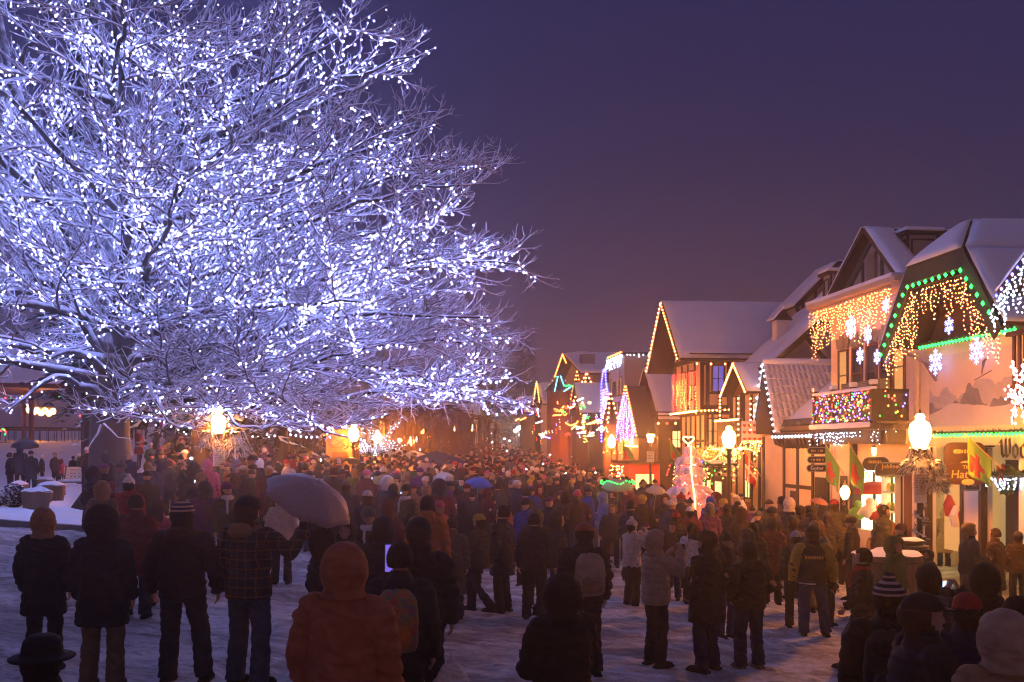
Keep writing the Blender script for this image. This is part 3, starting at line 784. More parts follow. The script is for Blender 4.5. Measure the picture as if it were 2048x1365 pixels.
def window_t(root, t, s0, s1, z0, z1, frame='timber', pane='glass_dark', label=None, deep=.05, bars=(1,1)):
    """a window in a wall facing the street"""
    f = MB(); w = .07; o = t-deep
    f.fbox(s0-w, s0, o, t+.02, z0-w, z1+w); f.fbox(s1, s1+w, o, t+.02, z0-w, z1+w); f.fbox(s0, s1, o, t+.02, z1, z1+w); f.fbox(s0, s1, o-.03, t+.02, z0-w, z0)
    for i in range(bars[0]): x = s0+(s1-s0)*(i+1)/(bars[0]+1); f.fbox(x-.02, x+.02, o+.01, t, z0, z1)
    for i in range(bars[1]): z = z0+(z1-z0)*(i+1)/(bars[1]+1); f.fbox(s0, s1, o+.014, t, z-.02, z+.02)
    r = f.build('window', M[frame], root); p = MB(); p.fbox(s0, s1, t-.018, t+.01, z0, z1); p.build('pane', M[pane], r); return r
def window_s(root, s, t0, t1, z0, z1, frame='timber', pane='glass_dark', bars=(1,1)):
    f = MB(); w = .07; o = s-.05
    f.fbox(o, s+.02, t0-w, t0, z0-w, z1+w); f.fbox(o, s+.02, t1, t1+w, z0-w, z1+w); f.fbox(o, s+.02, t0, t1, z1, z1+w); f.fbox(o-.03, s+.02, t0, t1, z0-w, z0)
    for i in range(bars[0]): x = t0+(t1-t0)*(i+1)/(bars[0]+1); f.fbox(o+.01, s, x-.02, x+.02, z0, z1)
    for i in range(bars[1]): z = z0+(z1-z0)*(i+1)/(bars[1]+1); f.fbox(o+.014, s, t0, t1, z-.02, z+.02)
    r = f.build('window', M[frame], root); p = MB(); p.fbox(s-.018, s+.01, t0, t1, z0, z1); p.build('pane', M[pane], r); return r
# ---- strings of bulbs
def along(pts, step, jit=.0):
    out = []; acc = step*.5
    for a, b in zip(pts, pts[1:]):
        L = (b-a).length
        while acc < L:
            out.append(a.lerp(b, acc/L)); acc += step*R.uniform(1-jit, 1+jit)
        acc -= L
    return out
LG = 'strings of coloured bulbs on the house fronts'
def bulb_line(pts, step, cols, r, label, el=1.25, wire=True, off=(0,0,-.03), name='light_string', cat='light string'):
    pts = [V(p) for p in pts]; ps = along(pts, step, .08)
    w = MB(); w.tube([p+V((0,0,.012)) for p in pts], .008, 4)
    o = w.build(name, M['black']); tag(o, label, cat, LG)
    if len(ps)/1 <= 45:
        proto = {}
        for i, p in enumerate(ps):
            c = cols[i % len(cols)]; q = p+V(off)
            if c not in proto:
                mb = MB(); mb.octa((0,0,0), r, el); proto[c] = mb.mesh('bulb', M[c])
            b = D.objects.new('bulb', proto[c]); COL.objects.link(b); b.parent = o; b.location = q-wloc(o)
    else:
        for c in dict.fromkeys(cols):
            mb = MB(); [mb.octa(p+V(off), r, el) for i, p in enumerate(ps) if cols[i % len(cols)] == c]
            b = mb.build('bulb_row', M[c], o); b['kind'] = 'stuff'
    return o
def icicles(pts, length, mcol, label, gap=.12, step=.085, r=.017, prof=None, wob=.03, dens=1.0, name='icicle_light'):
    """a curtain of hanging strands of small bulbs"""
    pts = [V(p) for p in pts]; tops = along(pts, gap, .25); w = MB(); mb = MB()
    w.tube(pts, .008, 4)
    for i, p in enumerate(tops):
        f = i/max(1, len(tops)-1)
        L = (length*(prof(f) if prof else 1))*(R.choice((.35,.55,.7,.85,1,1,1.08)))
        k = int(L/step); x = p.copy(); strand = [p]
        for q in range(k):
            x = x+V((R.gauss(0,wob), R.gauss(0,wob), -step*R.uniform(.75,1.25))); strand.append(x)
            if R.random() < dens: mb.octa(x+V((R.gauss(0,.012),R.gauss(0,.012),0)), r, 1.15)
        if len(strand) > 1: w.tube(strand, .004, 3, caps=False)
    o = w.build(name, M['black']); tag(o, label, 'light curtain', 'icicle light curtains on the houses')
    b = mb.build('bulb_row', M[mcol], o); b['kind'] = 'stuff'; return o
def snowflake(c, size, label, mcol='flake'):
    """six-armed rope-light snowflake hung in the plane of the street front"""
    mb = MB(); c = V(c); e1 = V((U[0],U[1],0)); e2 = V((0,0,1)); size *= .86; r = size*.026
    for k in range(6):
        a = k*math.pi/3+math.pi/2; d = e1*math.cos(a)+e2*math.sin(a); nrm = -e1*math.sin(a)+e2*math.cos(a)
        mb.tube([c+d*.04, c+d*size], r, 5)
        for f, l in ((.42,.26),(.68,.24)):
            for sg in (-1,1): mb.tube([c+d*size*f, c+d*size*(f+l*.75)+nrm*sg*size*l], r*.9, 5)
        q = [c+(e1*math.cos(a+v)+e2*math.sin(a+v))*size*.3 for v in (-.52,.52)]; mb.tube(q, r*.9, 5)
    o = mb.build('snowflake_light', M[mcol]); tag(o, label, 'snowflake light', 'snowflake rope lights on the house fronts'); return o
def text(s, loc, size, m, ex, ez, parent=None, name='lettering', extrude=.004, ny=None, align='CENTER', shear=0):
    """lettering lying in the plane of ex (reading direction) and ez (up)"""
    cu = D.curves.new(name, 'FONT'); cu.body = s; cu.size = size; cu.extrude = extrude; cu.align_x = align; cu.align_y = 'CENTER'; cu.shear = shear
    o = D.objects.new(name, cu); COL.objects.link(o); cu.materials.append(M[m])
    ex, ez = V(ex).normalized(), V(ez).normalized(); n = ex.cross(ez)
    mt = Matrix((ex, ez, n)).transposed().to_4x4()
    o.matrix_local = Matrix.Translation(V(loc)-(wloc(parent) if parent else V((0,0,0)))) @ mt
    if parent: o.parent = parent
    dg = bpy.context.evaluated_depsgraph_get(); me = D.meshes.new_from_object(o.evaluated_get(dg)); q = D.objects.new(name, me); COL.objects.link(q); q.matrix_local = o.matrix_local; q.parent = parent
    D.objects.remove(o); return q
UV3 = V((U[0],U[1],0)); NV3 = V((N[0],N[1],0)); RD = -UV3       # signs on the street front read towards the camera

# ================= B1: shop with the mountain mural, clipped gable
b1 = house('mural_house', 24.3, 0, 'cream shop house with a mountain mural under a clipped snowy gable')
m = MB(); m.fbox(18, 27.35, 0, 7, 3.05, 5.66); m.build('upper_wall', M['plaster'], b1)
m = MB(); m.fbox(18, 20.4, .02, 7, -1, 3.05); m.fbox(22.15, 22.75, .02, .3, -1, 3.05); m.fbox(26.75, 27.35, .02, .3, -1, 3.05); m.fbox(24.2, 25.05, .02, .3, -1, 3.05); m.fbox(18, 27.35, 2.5, 7, -1, 3.05); m.build('shop_wall', M['white_plaster'], b1)
# boarded gable wall, set under the overhang
SL, SR, S1, S2, ZE, ZC = 26.8, 21.45, 25.38, 22.87, 5.6, 7.45
m = MB(); m.prism([W(SR+.1,.05,5.7), W(SL-.1,.05,5.7), W(S1,.05,7.35), W(S2,.05,7.35)], NV3*.2); m.build('gable_wall', M['brownwood'], b1)
to = -1.2; RS, RZ = 24.12, 8.36
roof_part(b1, [[W(SL,to,ZE), W(S1,to,ZC), W(S1,7,ZC), W(SL,7,ZE)], [W(SR,to,ZE), W(S2,to,ZC), W(S2,7,ZC), W(SR,7,ZE)],
               [W(S1,to,ZC), W(RS,-.25,RZ), W(RS,7,RZ), W(S1,7,ZC)], [W(S2,to,ZC), W(RS,-.25,RZ), W(RS,7,RZ), W(S2,7,ZC)], [W(S1,to,ZC), W(S2,to,ZC), W(RS,-.25,RZ), W(RS,-.249,RZ)]], .1, .11)
m = MB()
for a, b in (((SL+.05,ZE-.05),(S1+.03,ZC+.02)), ((S1,ZC+.02),(S2,ZC+.02)), ((S2-.03,ZC+.02),(SR-.05,ZE-.05))):
    d = V((b[0]-a[0], b[1]-a[1])).normalized(); e = (-d.y*.4, d.x*.4)
    if e[1] > 0: e = (-e[0], -e[1])
    m.prism([W(a[0],to-.06,a[1]), W(b[0],to-.06,b[1]), W(b[0]+e[0]*.95,to-.06,b[1]+e[1]), W(a[0]+e[0]*.95,to-.06,a[1]+e[1])], NV3*.05)
m.build('bargeboard', M['greentrim'], b1)
m = MB()
for s in (26.2,):
    m.prism([W(s-.06,0,5.0), W(s-.06,to+.2,5.62), W(s-.06,to+.2,5.5), W(s-.06,-.35,5.2), W(s-.06,0,4.7)], UV3*.12)
m.build('eave_bracket', M['purplegrey'], b1)
m = MB(); m.tube([W(27.05,-.06,5.5), W(27.05,-.06,3.9), W(27.2,-.06,3.6), W(27.2,-.06,2.9)], .05, 8); m.build('downpipe', M['plaster'], b1)
m = MB(); m.fbox(22.0, 26.7, -.34, -.003, 5.62, 5.74); m.build('balcony_ledge', M['greentrim'], b1)
m = MB(); m.tube([W(23.9,-.02,6.55),W(23.9,-.28,6.9),W(23.9,-.7,7.1)], .05, 6); m.build('gable_brace', M['brownwood'], b1)
window_t(b1, .05, 23.0, 23.7, 5.95, 6.8, 'khaki', 'glass_dark')
# mural: a painted scene on the wall (flat), peaks in front of peaks
mu = MB(); mu.fbox(22.9, 26.55, -.014, -.002, 3.52, 5.35); mur = mu.build('mural', M['mural_sky'], b1)
def ridge(z0, amp, seed, k, off, m_, name, zb, rough=.52):
    rr = random.Random(seed); h = [rr.uniform(-.3,.3), rr.uniform(-.3,.3)]; q = 1.0
    while len(h) < k:
        n = []
        for a, b in zip(h, h[1:]): n += [a, (a+b)/2+rr.uniform(-q,q)]
        h = n+[h[-1]]; q *= rough
    mx = max(abs(v) for v in h); mb = MB(); K = len(h)-1
    for i in range(K):
        a, b = 26.52-3.58*i/K, 26.52-3.58*(i+1)/K; za, zc = (max(zb+.03, min(5.3, z0+amp*h[q2]/mx)) for q2 in (i, i+1)); mb.quad(W(a,off,zb), W(b,off,zb), W(b,off,zc), W(a,off,za))
    mb.build(name, M[m_], mur)
ridge(4.62, .42, 3, 60, -.017, 'mural_far', 'painted_far_peaks', 3.75)
ridge(4.18, .40, 12, 60, -.020, 'mural_near', 'painted_near_peaks', 3.7)
ridge(3.95, .16, 14, 90, -.023, 'mural_snow', 'painted_snowfield', 3.54, .35)
sk = MB(); c = ft(1968, 735, -.03)
sk.tube([W(c[0]+.10,-.03,c[1]-.16), W(c[0]+.06,-.03,c[1]), W(c[0]-.02,-.03,c[1]+.14), W(c[0]-.1,-.03,c[1]+.2)], [.03,.05,.06,.04], 6, flat=.2); sk.tube([W(c[0]+.4,-.03,c[1]-.28), W(c[0]-.3,-.03,c[1]-.1)], .012, 4); sk.build('painted_skier', M['mural_near'], mur)
# shop front: glass, posts, door, arches
m = MB(); m.fbox(25.1, 26.7, .5, .53, .3, 2.75); m.build('shop_window', M['win_dim'], b1)
m = MB(); m.fbox(22.8, 24.15, .6, .63, .0, 2.7); m.build('shop_door', M['glass_dark'], b1)
m = MB(); m.fbox(20.45, 22.1, .4, .43, .2, 2.6); m.build('display_window', M['win'], b1)
for s in (22.2, 24.22, 25.03, 26.7, 21.3):
    m = MB(); m.fbox(s-.06, s+.06, -.02, .14, -1, 3.0); m.build('post', M['timber'], b1)
for k, (s, z, c) in enumerate([(25.5,1.3,'red'),(25.9,1.25,'white_paint'),(26.2,1.5,'red'),(21.0,1.2,'white_paint'),(21.7,1.6,'red'),(20.8,1.9,'gold')]):
    m = MB(); m.loft([(W(s,.35,0).x, W(s,.35,0).y, z-.3, .1,.1),(W(s,.35,0).x, W(s,.35,0).y, z, .16,.14),(W(s,.35,0).x, W(s,.35,0).y, z+.25, .05,.05)], 10); m.build('display_goods', M[c], b1)
m = MB(); m.fbox(18, 22.4, -.16, -.01, 2.5, 3.28); sg = m.build('shop_sign', M['plaster']); tag(sg, 'long white board with big black lettering above the rightmost shop', 'sign')
# blackletter W o o, built stroke by stroke
def stroke(mb, o, pts, w=.075):
    for (x0,y0),(x1,y1) in zip(pts, pts[1:]):
        a = V(o)+RD*x0+V((0,0,y0)); b = V(o)+RD*x1+V((0,0,y1)); e = RD*w*.5+V((0,0,w*.28))
        mb.prism([a-e, a+e, b+e, b-e], -NV3*.012)
lt = MB(); so, zo = ft(1998, 916, -.16); o = W(so, -.162, zo)
s_ = .0
stroke(lt, o, [(.02,.34),(.10,.42),(.13,.10),(.20,.02),(.28,.10)], .07); stroke(lt, o, [(.27,.44),(.27,.10),(.34,.02),(.42,.10)], .07); stroke(lt, o, [(.41,.44),(.42,.30),(.42,.10)], .07)
for x in (.55, .83):
    stroke(lt, o, [(x,.26),(x,.08),(x+.08,.0),(x+.16,.08),(x+.16,.22),(x+.08,.31),(x,.24)], .06)
lt.build('lettering', M['ink'], sg)
# green bulb garlands
def garland(pts, r, label, mm='garland_green', n=34, bulbs=None, hang=.0):
    pts = [V(p) for p in pts]; mb = MB()
    for p in along(pts, .028 if r < .1 else .04, .3):
        for k in range(3):
            d = V((R.gauss(0,1), R.gauss(0,1), R.gauss(-hang,1))).normalized()*r*R.uniform(.7,1.5); e = V((R.gauss(0,1),R.gauss(0,1),R.gauss(0,1))).normalized()*r*.22
            mb.quad(p+e, p+d, p-e); 
    mb.tube(pts, r*.35, 5)
    o = mb.build('garland', M[mm]); tag(o, label, 'garland', 'evergreen garlands on the house fronts'); return o
a, b = ft(1836, 702, -.36), ft(2028, 662, -.36); up = [W(a[0],-.37,5.66), W(b[0],-.37,5.66)]
garland(up, .10, 'green garland along the ledge over the mountain mural')
bulb_line(up, .155, ['green'], .045, 'row of big green bulbs along the ledge above the mural', 1.5, off=(0,-.06,-.05))
a, b = ft(1838, 865, -.2), ft(2047, 857, -.2); lo = [W(a[0],-.2,3.36), W(b[0]-1,-.2,3.36)]
garland(lo, .10, 'green garland under the mountain mural')
bulb_line(lo, .155, ['green'], .045, 'row of big green bulbs under the mountain mural', 1.5, off=(0,-.06,-.05))
rk = [W(SL-.05,to-.1,ZE-.25), W(S1-.02,to-.1,ZC-.42), W(S2+.02,to-.1,ZC-.42), W(SR+.3,to-.1,ZE+.3)]
bulb_line(rk, .30, ['green'], .045, 'green bulbs following the clipped gable of the mural house', 1.4)
icicles([W(SL-.25,to+.05,ZE-.1), W(S1-.05,to+.05,ZC-.5), W(S2+.05,to+.05,ZC-.5), W(SR+.25,to+.05,ZE-.0)], 1.0, 'warm', 'thick curtain of warm icicle lights under the clipped gable', .10, .10, .012, lambda f: 1.25 if f < .36 else (.9 if f < .72 else 1.15))
so_, zo_ = ft(1898, 652, -.5); snowflake(W(so_,-.5,zo_), .26, 'small white snowflake light in the dark gable')
so_, zo_ = ft(1871, 725, -.3); snowflake(W(so_,-.3,zo_), .40, 'big snowflake light at the left end of the mural')
so_, zo_ = ft(1953, 702, -.3); snowflake(W(so_,-.3,zo_), .38, 'big snowflake light over the middle of the mural')
# shop-front garland with cool lights, wreath, hanging signs
gl = [W(26.6,-.12,2.62), W(25.5,-.12,2.45), W(24.5,-.12,2.5), W(23.3,-.12,2.36), W(22.4,-.12,2.42), W(21.3,-.12,2.3), W(20.2,-.12,2.36)]
garland(gl, .16, 'drooping evergreen garland over the shop front with the hat sign')
icicles([p+V((-.05,-.06,-.05)) for p in gl], .26, 'cool', 'short white icicle lights along the shop-front garland', .07, .07, .018)
def wreath(c, r, label):
    c = V(c); mb = MB()
    for k in range(260):
        a = k/260*6.283; p = c+UV3*math.cos(a)*r+V((0,0,math.sin(a)*r)); d = V((R.gauss(0,1),R.gauss(0,1),R.gauss(0,1))).normalized()*r*.42; e = V((R.gauss(0,1),R.gauss(0,1),R.gauss(0,1))).normalized()*.035
        mb.quad(p+e, p+d, p-e)
    mb.tube([c+UV3*math.cos(a*.3927)*r+V((0,0,math.sin(a*.3927)*r)) for a in range(17)], r*.2, 6)
    o = mb.build('wreath', M['garland_green']); tag(o, label, 'wreath'); rb = MB()
    for sg in (-1,1): rb.prism([c-NV3*.14+V((0,0,r*.9)), c-NV3*.14+UV3*sg*r*.45+V((0,0,r*1.2)), c-NV3*.14+UV3*sg*r*.5+V((0,0,r*.75))], -NV3*.02); rb.prism([c-NV3*.14+V((0,0,r*.9)), c-NV3*.14+UV3*sg*r*.2+V((0,0,-r*.1)), c-NV3*.14+UV3*sg*r*.4+V((0,0,-r*.05))], -NV3*.015)
    rb.build('ribbon', M['red'], o); return o
so_, zo_ = ft(2012, 960, -.1); wreath(W(so_,-.08,zo_), .30, 'evergreen wreath with a red ribbon by the rightmost shop door')
def plate(c, w, h, m_, label, cut=.25, t=.05, ex=None, nn=None, arch=0.0, name='hanging_sign', frame=None):
    """a shaped sign board; ex its reading direction"""
    c = V(c); ex = V(ex or (1,0,0)).normalized(); nn = V(nn or (0,-1,0)); pts = []
    k = 8
    for qx, qy in ((1,1),(-1,1),(-1,-1),(1,-1)):
        r = min(w,h)*cut; cx, cy = qx*(w/2-r), qy*(h/2-r)
        a0 = {(1,1):0,(-1,1):90,(-1,-1):180,(1,-1):270}[(qx,qy)]
        for i in range(k+1):
            a = math.radians(a0+90*i/k); px_ = cx+r*math.cos(a); py_ = cy+r*math.sin(a)
            py_ += arch*h*(1-(2*px_/w)**2)
            pts.append(c+ex*px_+V((0,0,py_)))
    mb = MB(); mb.prism(pts, -nn*t)
    o = mb.build(name, M[m_]); tag(o, label, 'sign'); 
    if frame:
        f = MB(); f.tube([p+nn*.004 for p in pts+[pts[0]]], .018, 5); f.build('sign_border', M[frame], o)
    return o
X1 = V((1,0,0)); Y_1 = V((0,-1,0)); Z1 = V((0,0,1))
def scribble(parent, c, w, h, m_, lines=1):
    """lettering too worn or far to read: rows of small uneven strokes"""
    mb = MB(); c = V(c); lh = h/lines
    for k in range(lines):
        x = -w/2*R.uniform(.82,1); z = h/2-lh*(k+.5)
        while x < w/2*.95:
            q = lh*R.uniform(.16,.34); hh = lh*R.uniform(.26,.40)
            if R.random() > .16: mb.prism([c+V((x,0,z-hh)), c+V((x+q*.8,0,z-hh)), c+V((x+q*.9,0,z+hh)), c+V((x+q*.1,0,z+hh))], (0,-.003,0))
            x += q*1.45
    return mb.build('lettering', M[m_], parent)
# signs hang out over the pavement and face up the street towards the camera
p = WT(1930, 912, -.9); o = plate(p, .95, .62, 'sign_brown', 'brown wooden sign hanging above the hat sign', .3); f_ = MB(); f_.ell(p+V((.02,-.03,-.2)), (.16,.015,.085), 16, 8); f_.build('badge', M['gold'], o)
scribble(o, p+V((0,-.012,.1)), .6, .13, 'gold')
p = WT(1935, 948, -.9); o = plate(p, .98, .50, 'sign_brown', 'brown sign reading The Hat beside the poinsettia flag', .42); text('The', p+V((-.02,-.012,.15)), .12, 'gold', X1, Z1, o); text('Hat', p+V((-.19,-.012,-.02)), .27, 'gold', X1, Z1, o, shear=.1)
f_ = MB(); f_.ell(p+V((.0,-.03,-.19)), (.15,.015,.075), 16, 8); f_.build('badge', M['gold'], o)
p = WT(1945, 970, -.6); o = plate(p, .36, .26, 'sign_dark', 'small dark sign below the hat sign', .06, frame='grey_metal'); scribble(o, p+V((0,-.012,0)), .24, .1, 'grey_metal')
m = MB(); pa, pb = WT(1895,893,-.9), WT(1990,893,-.05); m.tube([pa, pb], .02, 6)
for i in range(3):
    c = pb.lerp(pa, .12+.12*i)+V((0,0,-.1)); m.tube([c+V((math.cos(q*.7)*.07*(1-q*.07), 0, math.sin(q*.7)*.07*(1-q*.07))) for q in range(11)], .009, 4)
o = m.build('sign_bracket', M['black']); tag(o, 'scrolled black iron bracket carrying the hat signs', 'bracket')

# ================= B2: cream house with cornice, pediment and light-hung balcony
b2 = house('cream_house', 30, 0, 'tall cream house with a cornice full of warm icicle lights and a balcony')
m = MB(); m.fbox(27.38, 32.6, 0, 8, 3.2, 7.3); m.build('upper_wall', M['plaster'], b2)
m = MB(); m.fbox(27.38, 28.0, .02, .3, -1, 3.2); m.fbox(31.15, 32.6, .02, .3, -1, 3.2); m.fbox(28.0, 31.15, .10, .3, 2.3, 3.2); m.fbox(28.0, 31.15, .10, .3, -1, .5); m.fbox(27.38, 32.6, 3, 8, -1, 3.2); m.build('shop_wall', M['plaster'], b2)
m = MB()
for o_, z0, z1 in ((-.22,7.1,7.22),(-.38,7.22,7.34),(-.56,7.34,7.48),(-.70,7.48,7.62)): m.fbox(27.2+(o_*.2), 32.75-o_*.3, o_, .3, z0+.002, z1)
cn = m.build('cornice', M['cornice'], b2)
m = MB(); m.fbox(27.2, 32.95, -.72, .6, 7.625, 7.72); m.build('snow_cover', M['roofsnow'], cn)
pk, pl, pr = (30.5, 9.5), (33.1, 7.75), (28.5, 7.75)
m = MB(); m.prism([W(pl[0],.4,pl[1]), W(pk[0],.4,pk[1]), W(pr[0],.4,pr[1])], NV3*.15); m.build('gable_wall', M['grey_plaster'], b2)
roof_part(b2, [[W(pl[0]+.15,.05,pl[1]-.1), W(pk[0],.05,pk[1]+.05), W(pk[0],3,pk[1]+.05), W(pl[0]+.15,3,pl[1]-.1)], [W(pr[0]-.15,.05,pr[1]-.1), W(pk[0],.05,pk[1]+.05), W(pk[0],.95,pk[1]+.05), W(pr[0]-.15,.95,pr[1]-.1)]], .14, .12)
m = MB(); beam_t(m, .4, (32.6,7.85), (30.55,9.3), .16); beam_t(m, .4, (28.3,7.85), (30.45,9.3), .16); beam_t(m, .4, (32.6,7.85), (28.4,7.86), .12, .05)
for q in ((32.2,7.98,31.15,8.0,31.15,8.72),(29.9,7.98,28.85,8.0,29.9,8.72)): beam_t(m,.4,(q[0],q[1]),(q[2],q[3]),.09); beam_t(m,.4,(q[2],q[3]),(q[4],q[5]),.09,.05); beam_t(m,.4,(q[4],q[5]),(q[0],q[1]),.09,.07)
m.build('timber_frame', M['greentrim'], b2)
m = MB(); m.fbox(30.25, 30.75, .3, .45, 8.0, 8.9); m.build('louvre', M['khaki'], b2)
def tower(root, s0, s1, t0, t1, z0, z1):
    m = MB(); m.fbox(s0, s1, t0, t1, z0, z1); c = m.build('chimney', M['grey_plaster'], root)
    m = MB()
    for s in (s0-.012, s1-.048): 
        for t in (t0-.012, t1-.048): m.fbox(s, s+.06, t, t+.06, z0, z1-.002)
    w, h = .13, .14
    beam_s(m, s0, (t0+w,z0+h), (t1-w,z0+h+.001), .05, .02); beam_s(m, s0, (t0+w,z1-h), (t1-w,z1-h+.001), .05, .02); beam_s(m, s0, (t0+w,z0+h), (t0+w+.001,z1-h), .05, .025); beam_s(m, s0, (t1-w,z0+h), (t1-w+.001,z1-h), .05, .025)
    beam_t(m, t0, (s0+w,z0+h), (s1-w,z0+h+.001), .05, .02); beam_t(m, t0, (s0+w,z1-h), (s1-w,z1-h+.001), .05, .02); beam_t(m, t0, (s0+w,z0+h), (s0+w+.001,z1-h), .05, .025); beam_t(m, t0, (s1-w,z0+h), (s1-w+.001,z1-h), .05, .025)
    m.build('panel_trim', M['timber'], c)
    m = MB(); m.fbox(s0-.14, s1+.14, t0-.14, t1+.14, z1, z1+.10); m.build('cap', M['timber'], c)
    m = MB(); m.fbox(s0-.15, s1+.15, t0-.15, t1+.15, z1+.103, z1+.22); sn = m.build('snow_cover', M['roofsnow'], c); bv = sn.modifiers.new('b','BEVEL'); bv.width = .05; bv.segments = 2
s_, z_ = ft(1815, 520, 1.0); tower(b2, s_, s_+.85, 1.0, 1.95, 7.6, 9.28)
s_, z_ = ft(1661, 580, .7); tower(b2, s_, s_+.6, .7, 1.15, 7.5, 8.9)
for px in (1688, 1716, 1745, 1773, 1800):
    s_, z_ = ft(px, 740, 0); w = .27
    wn = window_t(b2, 0, s_-w, s_+w, 4.5, 6.0, 'redwood', 'glass_dark' if px not in (1688,1800) else 'win_dim', deep=.06, bars=(0,1))
    m = MB(); m.prism([W(s_-w-.1,-.07,6.1), W(s_+w+.1,-.07,6.1), W(s_+w+.2,-.07,6.42), W(s_-w-.2,-.07,6.42)], NV3*.068); m.prism([W(s_-.09,-.095,6.06), W(s_+.09,-.095,6.06), W(s_+.15,-.095,6.52), W(s_-.15,-.095,6.52)], NV3*.02); m.build('lintel', M['khaki'], wn)
for px in (1700, 1735, 1762):
    s_, z_ = ft(px, 780, -.2); m = MB(); m.fbox(s_-.28, s_+.28, -.35, -.07, 4.62, 4.95)
    ac = m.build('air_conditioner', M['grey_metal'], b2); m = MB(); [m.fbox(s_-.24, s_+.24, -.362, -.351, 4.66+i*.05, 4.68+i*.05) for i in range(6)]; m.build('grille', M['black'], ac)
# balcony
BA, BB, bt = 31.55, 27.6, -1.0
m = MB(); m.fbox(BB, BA, bt-.12, -.003, 3.5, 3.66); m.fbox(BB+.15, BA-.15, bt+.1, -.003, 3.1, 3.495); bal = m.build('balcony', M['timber'], b2)
m = MB()
for s in (BA-.06, (BA+BB)/2+.6, (BA+BB)/2-.7, BB+.06): m.fbox(s-.07, s+.07, bt-.08, bt+.06, 3.664, 4.72)
m.fbox(BB, BA, bt-.04, bt+.02, 4.48, 4.58)
m.fbox(BB, BA, bt-.025, bt+.005, 3.72, 4.42)
for i in range(28): s = BB+.2+(BA-BB-.4)*i/27; m.fbox(s-.03, s+.03, bt-.037, bt-.026, 3.72, 4.475)
m.fbox(BB+.01, BB+.05, bt+.07, -.01, 3.72, 4.5); m.fbox(BB-.005, BB+.08, bt+.065, -.01, 4.503, 4.6)
m.build('railing', M['timber'], bal)
m = MB(); m.fbox(BB-.02, BA+.02, bt-.1, bt+.08, 4.585, 4.68); m.fbox(BB-.03, BA+.03, bt-.2, bt-.125, 3.55, 3.7)
for s in (BA-.06, (BA+BB)/2+.6, (BA+BB)/2-.7, BB+.06): m.fbox(s-.1, s+.1, bt-.11, bt+.09, 4.724, 4.86)
sn = m.build('snow_cover', M['roofsnow'], bal); bv = sn.modifiers.new('b','BEVEL'); bv.width = .035; bv.segments = 2
net = {}
w = MB()
for i in range(15):
    zz = 3.78+.05*i; w.tube([W(BB+.1,bt-.09,zz), W(BA-.1,bt-.09,zz)], .004, 3)
o = w.build('net_light', M['black']); tag(o, 'net of red blue green and yellow bulbs on the balcony of the cream house', 'net lights')
for k in range(250):
    c = R.choice(('redb','redb','blue','blue','green','gold_b','orange')); net.setdefault(c, MB())
    s = R.uniform(BB+.06, BA-.02)
    net[c].octa(W(s, bt-.10, R.uniform(3.74, 4.56)), .018, 1.3)
for k in range(15):
    c = R.choice(('redb','blue','green','orange')); net[c].octa(W(BB-.03, R.uniform(bt+.1,-.1), R.uniform(3.75,4.5)), .024, 1.3)
for c, mb in net.items(): q = mb.build('bulb_row', M[c], o); q['kind'] = 'stuff'
icicles([W(BA-.05,bt-.16,3.5), W(BB+.6,bt-.16,3.5)], .45, 'cool', 'white icicle lights below the balcony of the cream house', .10, .10, .014, lambda f: 1.0 if f < .75 else .6, wob=.03)
icicles([W(BB+.1,bt-.1,3.6), W(BB+.1,-.1,3.6)], .45, 'cool', 'few white icicle lights on the return side of the balcony', .22, .09, .014)
icicles([W(32.75,-.6,7.42), W(27.5,-.6,7.42)], 1.15, 'warm', 'wide curtain of warm icicle lights under the cornice of the cream house', .085, .105, .0125, lambda f: 1.35 if f < .1 else .8+.35*abs(math.sin(f*7)))
for px, py, sz, lab in ((1702,655,.42,'brightest large snowflake light left under the cornice'),(1736,670,.30,'second snowflake light under the cornice'),(1720,712,.30,'low snowflake light between the first two windows'),(1754,714,.26,'low snowflake light near the gable edge'),(1772,610,.26,'snowflake light half hidden by the gable edge')):
    s_, z_ = ft(px, py, -.45); snowflake(W(s_,-.45,z_), sz, lab)
# shop front under the balcony
m = MB(); m.fbox(28.0, 31.15, .26, .29, .5, 2.3); m.build('shop_window', M['win_hot'], b2)
m = MB(); m.fbox(28.0, 31.1, .0, .098, 2.3, 2.36); m.build('soffit', M['plaster'], b2)
m = MB(); m.fbox(28.0, 28.1, .0, .24, -1, 2.29); m.fbox(30.95, 31.15, -.06, .24, -1, 3.1); m.fbox(29.0, 29.05, .2, .255, .5, 2.29); m.fbox(30.1, 30.15, .2, .255, .5, 2.29); m.build('door_frame', M['timber'], b2)
m = MB(); m.fbox(27.5, 27.9, .0, .018, -.6, 2.3); m.build('door', M['redwood'], b2)
m = MB(); m.fbox(31.45, 31.95, -.0, .018, -.6, 2.1); m.build('door', M['timber'], b2)
# the big red umbrella, toys and a white shelf inside the bright window
um = V(W(ft(1748,960,-.1)[0],-.1,ft(1748,975,-.1)[1]-.50)); m = MB()
prof_ = [(.62,0),(.58,.12),(.44,.26),(.24,.35),(.02,.38)]
for i in range(16):
    a0, a1 = i*math.pi/8, (i+1)*math.pi/8
    for (r0,z0),(r1,z1) in zip(prof_, prof_[1:]): m.quad(um+V((math.cos(a0)*r0,math.sin(a0)*r0*.5,z0+.3)), um+V((math.cos(a1)*r0,math.sin(a1)*r0*.5,z0+.3)), um+V((math.cos(a1)*r1,math.sin(a1)*r1*.5,z1+.3)), um+V((math.cos(a0)*r1,math.sin(a0)*r1*.5,z1+.3)))
m.tube([um+V((0,0,.68)), um+V((.1,0,-.3))], .015, 5); o = m.build('parasol', M['red']); tag(o, 'red parasol displayed in the brightly lit shop window', 'parasol')
